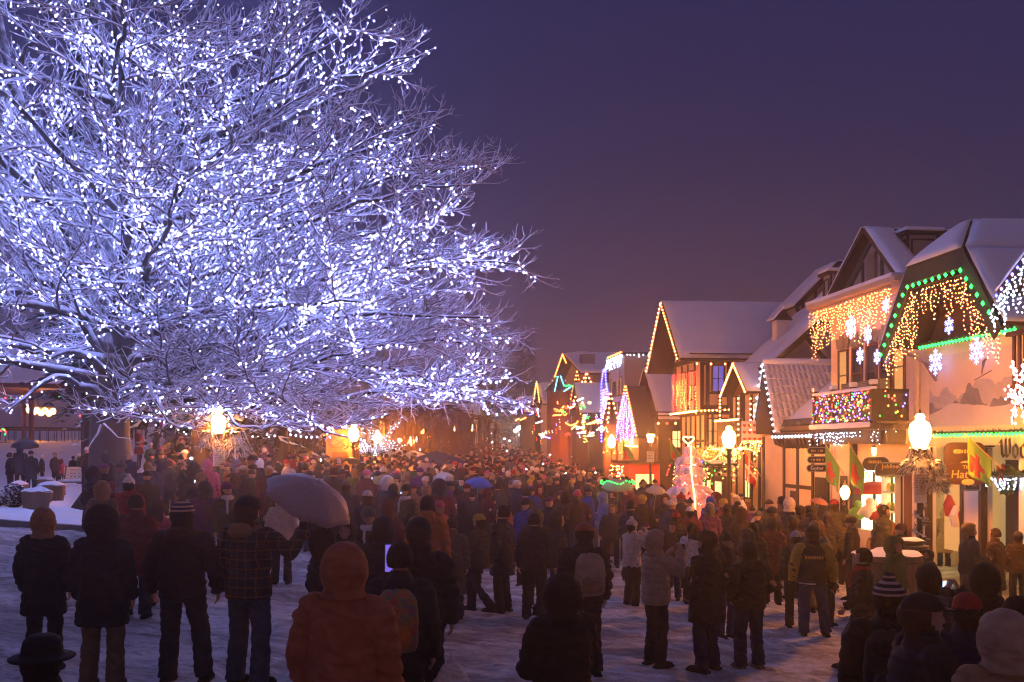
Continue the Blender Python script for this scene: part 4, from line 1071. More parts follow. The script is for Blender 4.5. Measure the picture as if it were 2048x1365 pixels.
for k, (ds, z, rr_, c, lab) in enumerate(((ft(1716,990,-.05)[0],1.0,.26,'flag_green','green toy bundle low in the bright shop window'),(ft(1740,990,-.05)[0],1.1,.28,'canvas_white','white toy bundle in the middle of the bright shop window'),(ft(1763,990,-.05)[0],1.0,.26,'red','red toy bundle at the right of the bright shop window'))):
    m = MB(); c_ = W(ds,-.05,z); m.ell(c_, (rr_,rr_*.6,rr_*.8), 12, 8); m.ell(c_+V((0,0,rr_)), (rr_*.5,rr_*.5,rr_*.5), 10, 6); m.tube([c_+V((rr_*.7,0,.1)), c_+V((rr_*1.25,0,-.15))], [.07,.05], 6); m.tube([c_+V((-rr_*.7,0,.1)), c_+V((-rr_*1.25,0,-.1))], [.07,.05], 6); o = m.build('stuffed_toy', M[c], smooth=True); tag(o, lab, 'toy')
sh = empty('display_shelf', W(28.45,.0,0), 'white display shelf topped with greenery in the bright shop window', 'shelf')
m = MB()
for z in (.6,1.15,1.7,2.15): m.fbox(28.12, 28.85, -.15, .1, z, z+.04)
m.fbox(28.08,28.115,-.16,.11,0,2.2); m.fbox(28.855,28.89,-.16,.11,0,2.2); m.build('frame', M['white_paint'], sh)
for k in range(9):
    m = MB(); c_ = W(28.2+.22*(k % 3), -.05, .65+.55*(k//3)); m.loft([(c_.x,c_.y,c_.z,.07,.06),(c_.x,c_.y,c_.z+.15,.08,.07),(c_.x,c_.y,c_.z+.24,.03,.03)], 8); m.build('trinket', M[('red','flag_green','gold')[k % 3]], sh)
garland([W(28.1,-.12,2.2), W(28.9,-.12,2.2)], .13, 'bright green greenery on top of the white display shelf', 'flag_green')
icicles([W(31.0,-.06,2.42), W(28.9,-.06,2.42)], .16, 'cool', 'small white lights over the bright shop window', .06, .06, .02)
for px, lab in ((1677,'left ceiling lantern under the balcony'),(1752,'right ceiling lantern under the balcony')):
    c_ = WT(px, 903, .15); l = empty('ceiling_lantern', c_, lab, 'lantern', 'ceiling lanterns under the balcony'); m = MB(); m.loft([(c_.x,c_.y,c_.z-.13,.05,.05),(c_.x,c_.y,c_.z-.08,.11,.11),(c_.x,c_.y,c_.z+.1,.13,.13)], 6); m.build('glass', M['lantern'], l)
    m = MB(); m.loft([(c_.x,c_.y,c_.z+.1,.15,.15),(c_.x,c_.y,c_.z+.2,.04,.04),(c_.x,c_.y,c_.z+.45,.02,.02)], 6); [m.tube([c_+V((math.cos(k*1.047)*.12,math.sin(k*1.047)*.12,-.08)), c_+V((math.cos(k*1.047)*.137,math.sin(k*1.047)*.137,.1))], .008, 4) for k in range(6)]; m.build('cage', M['carrot'], l)
p = WT(1780, 942, -.75); o = plate(p, .80, .34, 'sign_dark', 'arched dark sign reading Jubilee over the bright shop window', .3, arch=.3, frame='grey_metal'); text('Jubilee', p+V((0,-.012,.12)), .17, 'gold', X1, Z1, o); f_ = MB(); f_.ell(p+V((0,-.02,-.03)), (.16,.012,.08), 16, 8); f_.build('badge', M['greentrim'], o)
p = WT(1752, 928, -.65); o = plate(p, .72, .34, 'sign_dark', 'oval dark sign half hidden behind the arched shop sign', .5, frame='black'); scribble(o, p+V((-.05,-.012,.05)), .34, .12, 'gold')
for py, s in ((902,'Cards'),(920,'Candles'),(937,'Exyber')):
    p = WT(1634, py, -.55); o = plate(p, .62 if py < 930 else .66, .21, 'sign_dark', {902:'top one of three small oval signs left of the flags',920:'middle one of three small oval signs left of the flags',937:'bottom one of three small oval signs, white letters on black'}[py], .5, frame='grey_metal', name='oval_sign'); o['group'] = 'oval signs on the timber post'; (text(s, p+V((0,-.012,0)), .15, 'sign_white', X1, Z1, o) if py > 930 else scribble(o, p+V((0,-.012,0)), .42, .1, 'gold'))
def flag(tip, dirv, L, drop, label, cols=('flag_green','flag_red'), cross=False):
    """pole sticking out of the wall, cloth hanging from it in folds"""
    f = empty('flag', tip, label, 'flag', 'festive flags on the shop fronts'); tip = V(tip); d = V(dirv).normalized(); base = tip-d*L
    m = MB(); m.tube([base, tip+d*.05], .014, 6); m.ell(tip+d*.06, (.025,.025,.025), 8, 5); m.build('pole', M['gold'], f)
    n, k = 12, 14; a = MB(); b = MB()
    def P(i, j):
        u, v = i/n, j/k
        q = tip-d*L*.72*u; hang = drop*(1-.25*u)
        return q+V((0,0,-hang*v))+V((math.sin(u*9+v*2)*.05*v, math.cos(u*8)*.07*v, 0))+(tip-q)*V((1,1,0)).dot(V((0,0,0)))
    for i in range(n):
        for j in range(k):
            u, v = (i+.5)/n-.35, (j+.5)/k-.62; an = math.atan2(v, u); rr_ = math.hypot(u*1.1, v)
            isr = rr_ < .20+.13*abs(math.cos(an*2.5)) if not cross else not (abs(u+.02) < .09 or abs(v+.12) < .07)
            (b if isr else a).quad(P(i,j), P(i+1,j), P(i+1,j+1), P(i,j+1))
    c1 = a.build('cloth', M[cols[0]], f, True); c2 = b.build('emblem', M[cols[1]], f, True)
    for c in (c1, c2): sd = c.modifiers.new('s','SOLIDIFY'); sd.thickness = .008
    return f
OUT = (-N[0]*.62-U[0]*.3, -N[1]*.62-U[1]*.3, .75)
flag(WT(1650,888,-1.5), OUT, 1.3, 1.0, 'green flag with a red poinsettia, the left of the two by the lanterns')
flag(WT(1699,890,-1.4), OUT, 1.3, 1.0, 'green flag with a red poinsettia, the right of the two by the lanterns')
flag(WT(1935,873,-1.3), (-.75,-.2,.62), 1.15, .85, 'green flag with a big red poinsettia across the hat sign')
flag(WT(1490,905,-1.6), OUT, 1.2, .95, 'red flag with a white cross beside the lit lamp', ('white_paint','flag_red'), True)
flag(WT(1340,880,-1.8), OUT, 1.3, 1.0, 'green and red flag near the wall lantern and the pink tree')
flag(WT(1245,880,-2.2), OUT, 1.5, 1.1, 'distant green and red flag below the triangular gable of blue lights')
# hanging yellow lantern with ribs in front of the shop
c_ = WT(1690, 985, -1.6); l = empty('ribbed_lantern', c_, 'yellow ribbed lantern on a thin post before the bright shop window', 'lantern'); m = MB(); m.loft([(c_.x,c_.y,c_.z-.2,.05,.05),(c_.x,c_.y,c_.z-.1,.11,.11),(c_.x,c_.y,c_.z,.135,.135),(c_.x,c_.y,c_.z+.1,.11,.11),(c_.x,c_.y,c_.z+.18,.05,.05)], 12); m.build('glass', M['lantern'], l)
m = MB(); [m.tube([c_+V((math.cos(k*.785)*q*1.04,math.sin(k*.785)*q*1.04,z)) for z,q in ((-.2,.05),(-.1,.115),(0,.14),(.1,.115),(.18,.05))], .007, 4) for k in range(8)]; m.loft([(c_.x,c_.y,c_.z+.18,.07,.07),(c_.x,c_.y,c_.z+.26,.03,.03),(c_.x,c_.y,c_.z+.34,.012,.012)], 8); m.build('cage', M['gold'], l)
m = MB(); m.tube([c_+V((0,0,-.2)), V((c_.x,c_.y,g(c_.x,c_.y)))], .02, 6); m.build('post', M['black'], l)
# ================= B0: brown balcony house at the right edge
b0 = house('balcony_house', 18, -1.5, 'dark timber house at the right edge with violet and white lights on its gable')
m = MB(); m.fbox(13.5, 19.7, -1.3, 4, 3.2, 6.1); m.build('upper_wall', M['brownwood'], b0)
m = MB(); m.prism([W(19.7,-1.3,6.1), W(13.7,-1.3,6.1), W(16.7,-1.3,8.0)], NV3*.2); m.build('gable_wall', M['brownwood'], b0)
roof_part(b0, [[W(20.25,-2.05,6.02), W(16.7,-2.05,8.25), W(16.7,5,8.25), W(20.25,5,6.02)], [W(13.2,-2.05,6.02), W(16.7,-2.05,8.25), W(16.7,5,8.25), W(13.2,5,6.02)]], .12, .16)
m = MB(); m.fbox(15, 19.8, -2.1, -1.31, 4.08, 4.2)
for i in range(26): s = 19.7-i*.17; m.fbox(s-.075, s, -2.12, -2.08, 4.2, 5.15)
m.fbox(15, 19.85, -2.16, -2.04, 5.15, 5.24); m.fbox(15, 19.75, -2.02, -1.31, 3.78, 4.075); m.build('balcony', M['redwood'], b0)
m = MB(); m.fbox(19.45, 19.7, -1.3, -.9, -1, 3.2); m.fbox(15, 15.3, -1.3, -.9, -1, 3.2); m.build('post', M['timber'], b0)
rk0 = [W(20.25,-2.15,5.98), W(18.4,-2.15,7.15), W(16.7,-2.15,8.2)]
bulb_line(rk0, .2, ['blue','violet'], .032, 'blue and violet bulbs on the gable at the right edge', 1.3)
icicles([p+V((.02,.1,-.06)) for p in rk0], .95, 'cool', 'curtain of white icicle lights below the right-edge gable', .085, .09, .019, lambda f: .8+.4*f)
icicles([W(19.8,-2.15,4.05), W(17.6,-2.15,4.05)], .12, 'cool', 'white bulbs under the balcony at the right edge', .09, .08, .02)
p_ = WT(2040, 785, -2.4); m = MB(); w = MB()
for k in range(150):
    a = R.uniform(0,6.283); arm = round(a/1.0472)*1.0472; r_ = R.uniform(.03,.46)**.9; aa = arm+R.gauss(0,.07/(r_+.12)); m.octa(p_+UV3*math.cos(aa)*r_*.8+V((0,0,math.sin(aa)*r_*1.35))-NV3*R.uniform(0,.05), .022, 1.2)
for k in range(6): w.tube([p_, p_+UV3*math.cos(k*1.0472)*.4+V((0,0,math.sin(k*1.0472)*.6))], .008, 4)
o = w.build('starburst_light', M['black']); tag(o, 'pinkish white starburst of bulbs hanging at the right edge', 'starburst light'); q = m.build('bulb_row', M['pinkw'], o); q['kind'] = 'stuff'

# ================= B3: steep tiled A-frame and lean-to, snow on every tile
b3 = house('tiled_house', 35, 0, 'low house with a steep roof of snowy curved tiles and a black A-frame end')
e0, e1, rs, ez, rz = 36.65, 39.0, 37.85, 3.5, 6.08
m = MB(); m.fbox(32.62, 38.9, .0, 6, -1, 3.45); m.build('wall', M['plaster'], b3)
m = MB(); m.prism([W(e0,-.28,ez), W(e1,-.28,ez), W(rs,-.28,rz)], NV3*.25); m.build('gable_wall', M['dark_siding'], b3)
def tiles(mb, A, B, C_, D_, rows, cols):
    """rows of curved tiles: A-B eave, D-C ridge"""
    A, B, C_, D_ = V(A), V(B), V(C_), V(D_); n = (B-A).cross(D_-A).normalized()
    if n.z < 0: n = -n
    sub = 6
    for r in range(rows):
        f0, f1 = r/rows, (r+1.18)/rows
        if r == rows-1: f1 = 1.0
        L0, R0, L1, R1 = A.lerp(D_,f0), B.lerp(C_,f0), A.lerp(D_,f1), B.lerp(C_,f1)
        K = cols*sub; prev = None
        for i in range(K+1):
            u = i/K; wv = .045*abs(math.sin(u*cols*math.pi))+.012*noise.noise((u*14, r*3.1, 2)); sag = .03*noise.noise((u*6, r, 8))
            p = L0.lerp(R0,u)+n*(.115+wv)+V((0,0,-.03+sag)); q = L1.lerp(R1,u)+n*(.03+wv*.8); lip = L0.lerp(R0,u)+n*(.02+wv*.6)+V((0,0,-.03+sag))
            if prev: mb.quad(prev[0], p, q, prev[1]); mb.quad(prev[2], lip, p, prev[0])
            prev = (p, q, lip)
rf = roof_part(b3, [[W(e0,-.3,ez), W(rs,-.3,rz), W(rs,4.5,rz), W(e0,4.5,ez)], [W(e1,-.3,ez), W(rs,-.3,rz), W(rs,4.5,rz), W(e1,4.5,ez)]], .05, .03)
m = MB(); tiles(m, W(e0-.03,-.3,ez+.02), W(e0-.03,2.6,ez+.02), W(rs,2.2,rz+.03), W(rs,-.3,rz+.03), 9, 13); m.build('roof_tiles', M['tilesnow'], rf)
m = MB(); m.tube([W(rs,-.35,rz+.14), W(rs,4,rz+.14)], .13, 8); m.build('ridge_snow', M['roofsnow'], rf, True)
roof_part(b3, [[W(32.66,-.15,3.52), W(36.6,-.15,3.52), W(36.75,3.0,6.2), W(32.66,3.0,6.2)]], .1, .14, msnow='patchsnow', name='lean_to_roof')
m = MB(); m.fbox(32.65, 36.6, -.5, -.16, 3.32, 3.5)
for i in range(12): s = 32.8+i*.32; m.prism([W(s,-.02,3.3), W(s,-.48,3.3), W(s,-.42,3.1), W(s,-.02,2.95)], UV3*.12)
m.build('fascia', M['timber'], b3)
m = MB()
for s in (32.8, 34.0, 35.3, 36.55, 38.6): m.fbox(s-.08, s+.08, -.05, .05, -1, 3.4)
m.fbox(34.0,36.55,-.04,.04,1.55,1.68); m.build('timber_frame', M['timber'], b3)
m = MB(); m.fbox(33.0, 33.85, -.02, .02, -.8, 2.0); m.build('door', M['timber'], b3)
m = MB(); m.fbox(35.45, 36.0, -.015, .02, -.8, 1.45); m.build('door', M['dark_siding'], b3)
rl = MB()
for i in range(48): s = 33.3+i*.065; rl.tube([W(s,-.2,3.74), W(s,-.1,3.98)], .010, 4)
rl.tube([W(33.25,-.1,3.98), W(36.45,-.1,3.98)], .014, 4); rl.build('snow_guard', M['black'], b3)
bulb_line([W(36.5,-.54,3.4), W(32.8,-.54,3.4)], .3, ['cool'], .045, 'white bulbs along the eave of the tiled house', 1.2)
bulb_line([W(e0-.05,-.36,ez+.0), W(rs,-.36,rz+.12)], .26, ['cool'], .04, 'white bulbs up the near edge of the black A-frame end', 1.2)
bulb_line([W(rs,-.36,rz+.12), W(e1+.05,-.36,ez+.0)], .26, ['cool'], .04, 'white bulbs down the far edge of the black A-frame end', 1.2)

# ================= B4: narrow gabled house with a heart-cut balcony, half-timbered gables behind it
b4 = house('narrow_house', 40.2, 0, 'narrow half-timbered house with a small lit gable and a heart-cut balcony')
m = MB(); m.fbox(39.05, 42.6, .0, 5, -1, 6.2); m.build('wall', M['plaster'], b4)
m = MB(); m.prism([W(38.55,-.35,5.1), W(41.1,-.35,5.1), W(39.75,-.35,6.1)], NV3*.35); m.build('gable_wall', M['redwood'], b4)
roof_part(b4, [[W(38.3,-.8,5.05), W(39.75,-.8,6.25), W(39.75,1.2,6.25), W(38.3,1.2,5.05)], [W(41.3,-.8,5.05), W(39.75,-.8,6.25), W(39.75,1.2,6.25), W(41.3,1.2,5.05)]], .1, .14)
bulb_line([W(38.3,-.85,5.1), W(39.75,-.85,6.32)], .15, ['warm'], .04, 'warm bulbs up the near edge of the narrow gable', 1.2)
bulb_line([W(39.75,-.85,6.32), W(41.35,-.85,5.1), W(41.35,-.85,3.7)], .15, ['warm'], .04, 'warm bulbs down the far edge of the narrow gable', 1.2)
m = MB(); m.fbox(38.75, 41.6, -.9, -.003, 3.0, 3.15); bal4 = m.build('balcony', M['timber'], b4)
m = MB(); m.fbox(38.75, 41.6, -.9, -.85, 3.15, 4.0); m.fbox(38.72, 41.63, -.94, -.82, 4.0, 4.08); m.build('railing', M['brownwood'], bal4)
m = MB(); m.fbox(38.72, 38.75, -.85, -.02, 3.15, 4.0); pn = m.build('side_panel', M['white_paint'], bal4)
m = MB()
for i in range(4):
    for k in range(3):
        t_, z_ = -.74+i*.2, 3.32+k*.26; mb_pts = []
        for q in range(12):
            a = q/12*6.283; hx = .07*math.sin(a)**3*1.1; hz = .06*(math.cos(a)-.35*math.cos(2*a)-.15*math.cos(3*a)); mb_pts.append(W(38.715, t_+hx, z_+hz))
        m.prism(mb_pts, -UV3*.012)
m.build('heart_cutout', M['red'], pn)
for s_ in (38.85, 40.1, 41.5): m = MB(); m.fbox(s_-.06, s_+.06, -.86, -.74, 4.08, 5.08); m.build('post', M['timber'], b4)
bulb_line([W(38.72,-.98,4.1), W(41.6,-.98,4.1)], .14, ['warm'], .034, 'warm bulbs along the heart-cut balcony rail', 1.2)
bulb_line([W(38.85,-.94,3.4), W(38.85,-.94,5.0)], .2, ['warm'], .034, 'warm bulbs up the near post of the heart-cut balcony', 1.2)
bulb_line([W(38.72,-.5,5.0), W(38.72,-.5,3.5)], .2, ['warm'], .034, 'warm bulbs on the corner of the narrow house', 1.2)
icicles([W(41.6,-.95,3.0), W(38.75,-.95,3.0)], .5, 'gold_b', 'golden icicle lights below the heart-cut balcony', .09, .08, .022)
icicles([W(38.6,-.9,3.3), W(38.6,.5,3.3)], .55, 'warm', 'warm icicle lights around the corner below the heart-cut balcony', .09, .08, .022)
m = MB()
for s_ in (39.1, 39.9, 40.8, 41.7, 42.5): m.fbox(s_-.06, s_+.06, -.05, .03, -1, 6.1)
m.build('timber_frame', M['timber'], b4)
window_t(b4, 0, 39.3, 39.75, 3.4, 4.7, 'timber', 'win'); window_t(b4, 0, 40.1, 40.65, 1.0, 2.4, 'timber', 'win')
# half-timbered gable facing the camera
b4b = house('half_timbered_house', 41, 3, 'half-timbered house end with snowy roof and small chimney behind the tiled roof')
sg_ = 39.5; pts = [fs(1545,728,sg_), fs(1655,628,sg_)]; sl = (pts[1][1]-pts[0][1])/(pts[1][0]-pts[0][0]); tp = 4.6; zp = pts[0][1]+sl*(tp-pts[0][0])
m = MB(); m.prism([W(sg_,pts[0][0]+.1,2), W(sg_,pts[0][0]+.1,pts[0][1]), W(sg_,tp,zp-.05), W(sg_,8.5,pts[0][1]), W(sg_,8.5,2)], UV3*.2); m.build('gable_wall', M['grey_plaster'], b4b)
m = MB(); m.prism([W(sg_+.2,pts[0][0]+.1,2), W(sg_+.2,pts[0][0]+.1,pts[0][1]), W(sg_+.2,tp,zp-.05), W(sg_+.2,8.5,pts[0][1]), W(sg_+.2,8.5,2)], UV3*2.6); m.build('wall', M['grey_plaster'], b4b)
rf = roof_part(b4b, [[W(sg_-.4,pts[0][0]-.25,pts[0][1]-.25*sl), W(sg_-.4,tp,zp), W(42.6,tp,zp), W(42.6,pts[0][0]-.25,pts[0][1]-.25*sl)], [W(sg_-.4,8.8,pts[0][1]), W(sg_-.4,tp,zp), W(42.6,tp,zp), W(42.6,8.8,pts[0][1])]], .14, .18)
m = MB(); beam_s(m, sg_, pts[0], (tp,zp-.15), .26); beam_s(m, sg_, (pts[0][0],pts[0][1]-.02), (8,pts[0][1]-.02), .2, .05); beam_s(m, sg_, fs(1607,670,sg_), fs(1652,722,sg_), .18, .04); beam_s(m, sg_, (pts[0][0]+.2,2.5),(pts[0][0]+.2,pts[0][1]), .2, .045); m.build('timber_frame', M['timber'], b4b)
t_, z_ = fs(1563, 672, 41); m = MB(); m.fbox(40.8, 41.3, t_-.28, t_+.28, z_-.6, z_+.62); ch = m.build('chimney', M['white_plaster'], b4b)
m = MB(); m.prism([W(40.72,t_-.38,z_+.62), W(40.72,t_+.38,z_+.62), W(40.72,t_,z_+1.05)], UV3*.66); m.build('cap', M['timber'], ch)
m = MB(); slab(m, [W(40.7,t_-.44,z_+.62), W(40.7,t_,z_+1.12), W(41.4,t_,z_+1.12), W(41.4,t_-.44,z_+.62)], .08); m.build('snow_cover', M['roofsnow'], ch)
b4c = house('high_gabled_house', 45, 5, 'taller half-timbered gable between the big roof and the cream house')
sg_ = 44.2; A_, B_ = fs(1592,612,sg_), fs(1655,548,sg_); sl = (B_[1]-A_[1])/(B_[0]-A_[0]); tp = A_[0]+1.9; zp = A_[1]+sl*1.9
m = MB(); m.prism([W(sg_,A_[0],3), W(sg_,A_[0],A_[1]), W(sg_,tp,zp), W(sg_,tp+4,A_[1]), W(sg_,tp+4,3)], UV3*1.5); m.build('gable_wall', M['grey_plaster'], b4c)
roof_part(b4c, [[W(sg_-.3,A_[0]-.15,A_[1]-.15*sl), W(sg_-.3,tp,zp), W(46,tp,zp), W(46,A_[0]-.15,A_[1]-.15*sl)], [W(sg_-.3,tp+4.2,A_[1]-.1), W(sg_-.3,tp,zp), W(46,tp,zp), W(46,tp+4.2,A_[1]-.1)]], .12, .14)
m = MB(); beam_s(m, sg_, A_, (tp,zp-.1), .24)
for k in range(3): t2 = A_[0]+.3+k*.6; beam_s(m, sg_, (t2,A_[1]-2), (t2,A_[1]+sl*(t2-A_[0])-.12), .11, .045)
beam_s(m, sg_, (A_[0],A_[1]-.1), (A_[0]+1.6,A_[1]-2.3), .16, .052); m.build('timber_frame', M['timber'], b4c)

# ================= B5: big timber-framed house with the wide snow roof
b5 = house('timber_framed_house', 48.7, 0, 'big timber-framed house with a wide snowy roof and a red curtain of lights')
n0, n1, rs5, ez5, rz5 = 45.75, 51.3, 48.7, 6.95, 9.95
m = MB(); m.fbox(46.5, 51.0, .0, 9, 4.75, 7.1); m.build('upper_wall', M['plaster'], b5)
m = MB(); m.fbox(46.7, 51.0, .25, 9, -1, 4.75); m.build('lower_wall', M['plaster'], b5)
m = MB(); m.prism([W(46.5,-.1,7.1), W(51.0,-.1,7.1), W(48.72,-.1,9.6)], NV3*.3); m.build('gable_wall', M['plaster'], b5)
rf5 = roof_part(b5, [[W(n0,-1.3,ez5), W(rs5,-1.3,rz5), W(rs5,9,rz5), W(n0,9,ez5)], [W(n1+.3,-1.3,ez5-.2), W(rs5,-1.3,rz5), W(rs5,9,rz5), W(n1+.3,9,ez5-.2)]], .14, .2)
m = MB(); m.fbox(n0-.22, n0+.02, -1.0, 3.3, ez5-.06, ez5+.05); m.tube([W(n0-.25,-.9,ez5+.28), W(n0-.25,2.8,ez5+.28)], .03, 5); m.tube([W(n0-.35,-1.0,ez5-.02), W(n0-.35,3.2,ez5-.02)], .06, 6); m.build('gutter', M['timber'], rf5)
m = MB()
for t_ in (-.02, .25, 1.25, 2.1, 3.25, 4.0, 5.2): beam_s(m, 46.5, (t_,4.75), (t_,6.95), .16)
beam_s(m, 46.5, (0,4.85), (5.4,4.85), .2, .05); beam_s(m, 46.5, (1.25,5.85), (3.25,5.85), .12, .048); beam_s(m, 46.5, (0,6.88), (5.4,6.88), .16, .05); beam_s(m, 46.5, (.25,5.5), (1.25,5.5), .1, .048)
for t_ in (.3,.55,.85,1.6,1.85,2.1,2.35,2.6,3.2): beam_s(m, 46.7, (t_,-.5), (t_,4.7), .11)
beam_s(m, 46.7, (.3,1.9), (5,1.9), .16, .05); beam_s(m, 46.7, (.3,4.62), (5,4.62), .2, .05)
for s_ in (46.6,47.6,48.7,49.8,50.9): beam_t(m, 0, (s_,4.75), (s_,7.0), .16)
for s_ in (47.2,47.9,48.7,49.5,50.2): beam_t(m, -.1, (s_,7.1), (s_,9.5-abs(s_-48.7)*1.12), .12)
beam_t(m, -.1, (46.3,7.12), (51.1,7.12), .24, .14); m.build('timber_frame', M['timber'], b5)
window_s(b5, 46.5, .5, 1.0, 5.6, 6.75, 'timber', 'win_blue'); window_s(b5, 46.7, 1.0, 1.45, 2.1, 4.3, 'timber', 'win_dim', (1,3)); window_s(b5, 46.7, .3+.02, .8, 2.1, 4.3, 'timber', 'win_dim', (1,3)); window_s(b5, 46.7, 1.7, 2.0, 2.1, 4.3, 'timber', 'win_dim', (0,3))
m = MB(); [beam_t(m, .25, (s_,-.5), (s_,4.7), .13) for s_ in (46.8,47.5,48.3,49.1,49.9,50.8)]; beam_t(m, .25, (46.7,1.9), (51,1.9), .15, .05); beam_t(m, .25, (46.7,4.6), (51,4.6), .2, .05); beam_t(m, .25, (46.7,3.3), (51,3.3), .12, .048); m.build('timber_frame', M['timber'], b5)
window_t(b5, .25, 47.65, 48.15, 2.2, 3.1, 'timber', 'win'); window_t(b5, .25, 49.25, 49.75, 2.2, 3.1, 'timber', 'win')
window_t(b5, 0, 47.8, 48.5, 5.3, 6.6, 'redwood', 'win_dim'); window_t(b5, 0, 49.2, 49.8, 5.3, 6.6, 'redwood', 'win_dim')
bulb_line([W(n0-.05,-1.4,ez5+.02), W(rs5,-1.4,rz5+.05)], .24, ['warm'], .045, 'warm bulbs up the near edge of the big timber gable', 1.1)
bulb_line([W(rs5,-1.4,rz5+.05), W(n1+.35,-1.4,ez5-.2)], .24, ['warm'], .045, 'warm bulbs down the far edge of the big timber gable', 1.1)
bulb_line([W(n0-.3,-.9,ez5-.15), W(n0-.3,3.2,ez5-.15)], .65, ['warm'], .045, 'sparse warm bulbs under the eave of the big snowy roof', 1.1)
bulb_line([W(51.0,-.3,4.7), W(46.35,-.3,4.7)], .22, ['warm'], .05, 'warm bulbs along the first floor of the timber-framed house, street side', 1.1)
bulb_line([W(46.32,-.2,4.7), W(46.32,3.0,4.85)], .19, ['warm'], .045, 'warm bulbs around the corner under the timber-framed upper floor', 1.1)
icicles([W(46.4,-.25,6.6), W(50.9,-.25,6.7)], 1.9, 'redb', 'long red curtain of lights hanging on the timber-framed house', .24, .12, .022, wob=.012)
icicles([W(46.4,-.29,5.9), W(50.9,-.29,6.2)], 1.3, 'warm', 'warm strands among the red curtain of lights', .7, .13, .02, wob=.012)
icicles([W(48.0,-.31,6.4), W(49.8,-.31,6.3)], 1.2, 'green', 'green strands within the red curtain of lights', .5, .11, .02, wob=.012)

# ================= B6: long snow roof with an A-frame front
b6 = house('long_roofed_house', 59, 0, 'dark low house with a long snowy roof and a triangular gable of blue lights')
m = MB(); m.fbox(56.3, 62.6, .5, 14, -1, 4.6); m.build('wall', M['dark_siding'], b6)
rf6 = roof_part(b6, [[W(55.9,.4,4.45), W(59.3,.4,7.5), W(59.3,14,7.5), W(55.9,14,4.45)], [W(62.7,.4,4.45), W(59.3,.4,7.5), W(59.3,14,7.5), W(62.7,14,4.45)]], .14, .2)
m = MB(); m.prism([W(56.6,-.6,3.6), W(62.2,-.6,3.6), W(59.3,-.6,6.6)], NV3*1.1); m.build('gable_wall', M['timber'], b6)
for k, t_ in enumerate((1.3, 2.3, 3.7, 4.7)): window_s(b6, 56.3, t_, t_+.55, 3.0, 3.9, 'timber', 'win' if k in (0,3) else 'win_dim')
m = MB(); m.fbox(56.6,62.2,-.55,.49,-1,3.5); m.build('porch', M['redwood'], b6)
m = MB(); m.tube([W(55.75,.2,4.75),W(55.75,8,4.75)],.03,4); m.tube([W(55.75,.2,4.95),W(55.75,8,4.95)],.03,4); [m.tube([W(55.75,t_,4.5),W(55.75,t_,4.95)],.025,4) for t_ in (.3,1.8,3.3,4.8,6.3)]; m.build('snow_guard', M['timber'], rf6)
bulb_line([W(55.75,.1,4.35), W(55.75,6.5,4.35)], .5, ['warm','redb'], .06, 'alternating red and warm bulbs under the long snowy eave', 1.1)
bulb_line([W(55.9,1.0,1.25), W(55.9,6.5,1.25)], .55, ['warm','redb'], .05, 'lower row of red and warm bulbs along the dark low house', 1.1)
bulb_line([W(56.5,-.7,3.6), W(59.3,-.7,6.7), W(62.3,-.7,3.6)], .26, ['orange'], .06, 'orange bulbs along the triangular gable', 1.1)
icicles([W(56.9,-.75,4.2), W(59.3,-.75,6.4), W(61.9,-.75,4.2)], 2.4, 'violet', 'blue violet strands of light filling the triangular gable', .3, .13, .035, lambda f: .5+.7*(1-abs(f-.5)*2))
icicles([W(57.6,-.8,3.4), W(60.8,-.8,3.4)], 1.9, 'redb', 'red strands of light hanging below the triangular gable', .42, .16, .032, wob=.01)
# ================= the far end of the row
def far_house(name, s0, s1, t0, depth, ze, zr, label, wall, ridge='t', oh=1.0, roofm='roofsnow'):
    h = house(name, (s0+s1)/2, t0, label); m = MB(); m.fbox(s0, s1, t0, t0+depth, -1, ze); 
    if ridge == 't':
        md = (s0+s1)/2; m.prism([W(s0,t0+.01,ze), W(s1,t0+.01,ze), W(md,t0+.01,zr)], NV3*.3)
        m.build('wall', M[wall], h); roof_part(h, [[W(s0-.5,t0-oh,ze-.3), W(md,t0-oh,zr+.1), W(md,t0+depth,zr+.1), W(s0-.5,t0+depth,ze-.3)], [W(s1+.5,t0-oh,ze-.3), W(md,t0-oh,zr+.1), W(md,t0+depth,zr+.1), W(s1+.5,t0+depth,ze-.3)]], .15, .2)
    else: m.build('wall', M[wall], h)
    return h
b7 = far_house('flat_roofed_house', 64.0, 68.5, .3, 16, 8.85, 8.85, 'plain flat roofed block with white icicles on its parapet', 'grey_plaster', 's')
m = MB(); m.fbox(63.95,68.55,.2,16,8.855,9.05); m.build('parapet', M['timber'], b7)
for i in range(4):
    for k in range(2): window_t(b7, .3, 64.6+i*.95, 65.1+i*.95, 4.8+k*1.6, 5.9+k*1.6, 'timber', 'win_dim' if (i+k) % 3 else 'glass_dark')
m = MB(); m.fbox(65.2,67.4,.22,.29,7.35,8.0); m.build('wall_plaque', M['grey_metal'], b7)
bulb_line([W(63.9,.12,9.1), W(68.5,.12,9.1)], .25, ['redb','orange','green'], .05, 'red orange and green bulbs along the flat parapet', 1.1)
icicles([W(63.9,.1,9.0), W(68.5,.1,9.0)], .8, 'cool', 'white icicles on the flat parapet', .22, .13, .035)
icicles([W(63.8,.3,9.0), W(63.8,4.5,9.1)], .35, 'cool', 'sparse white icicles round the parapet corner', .3, .13, .035)
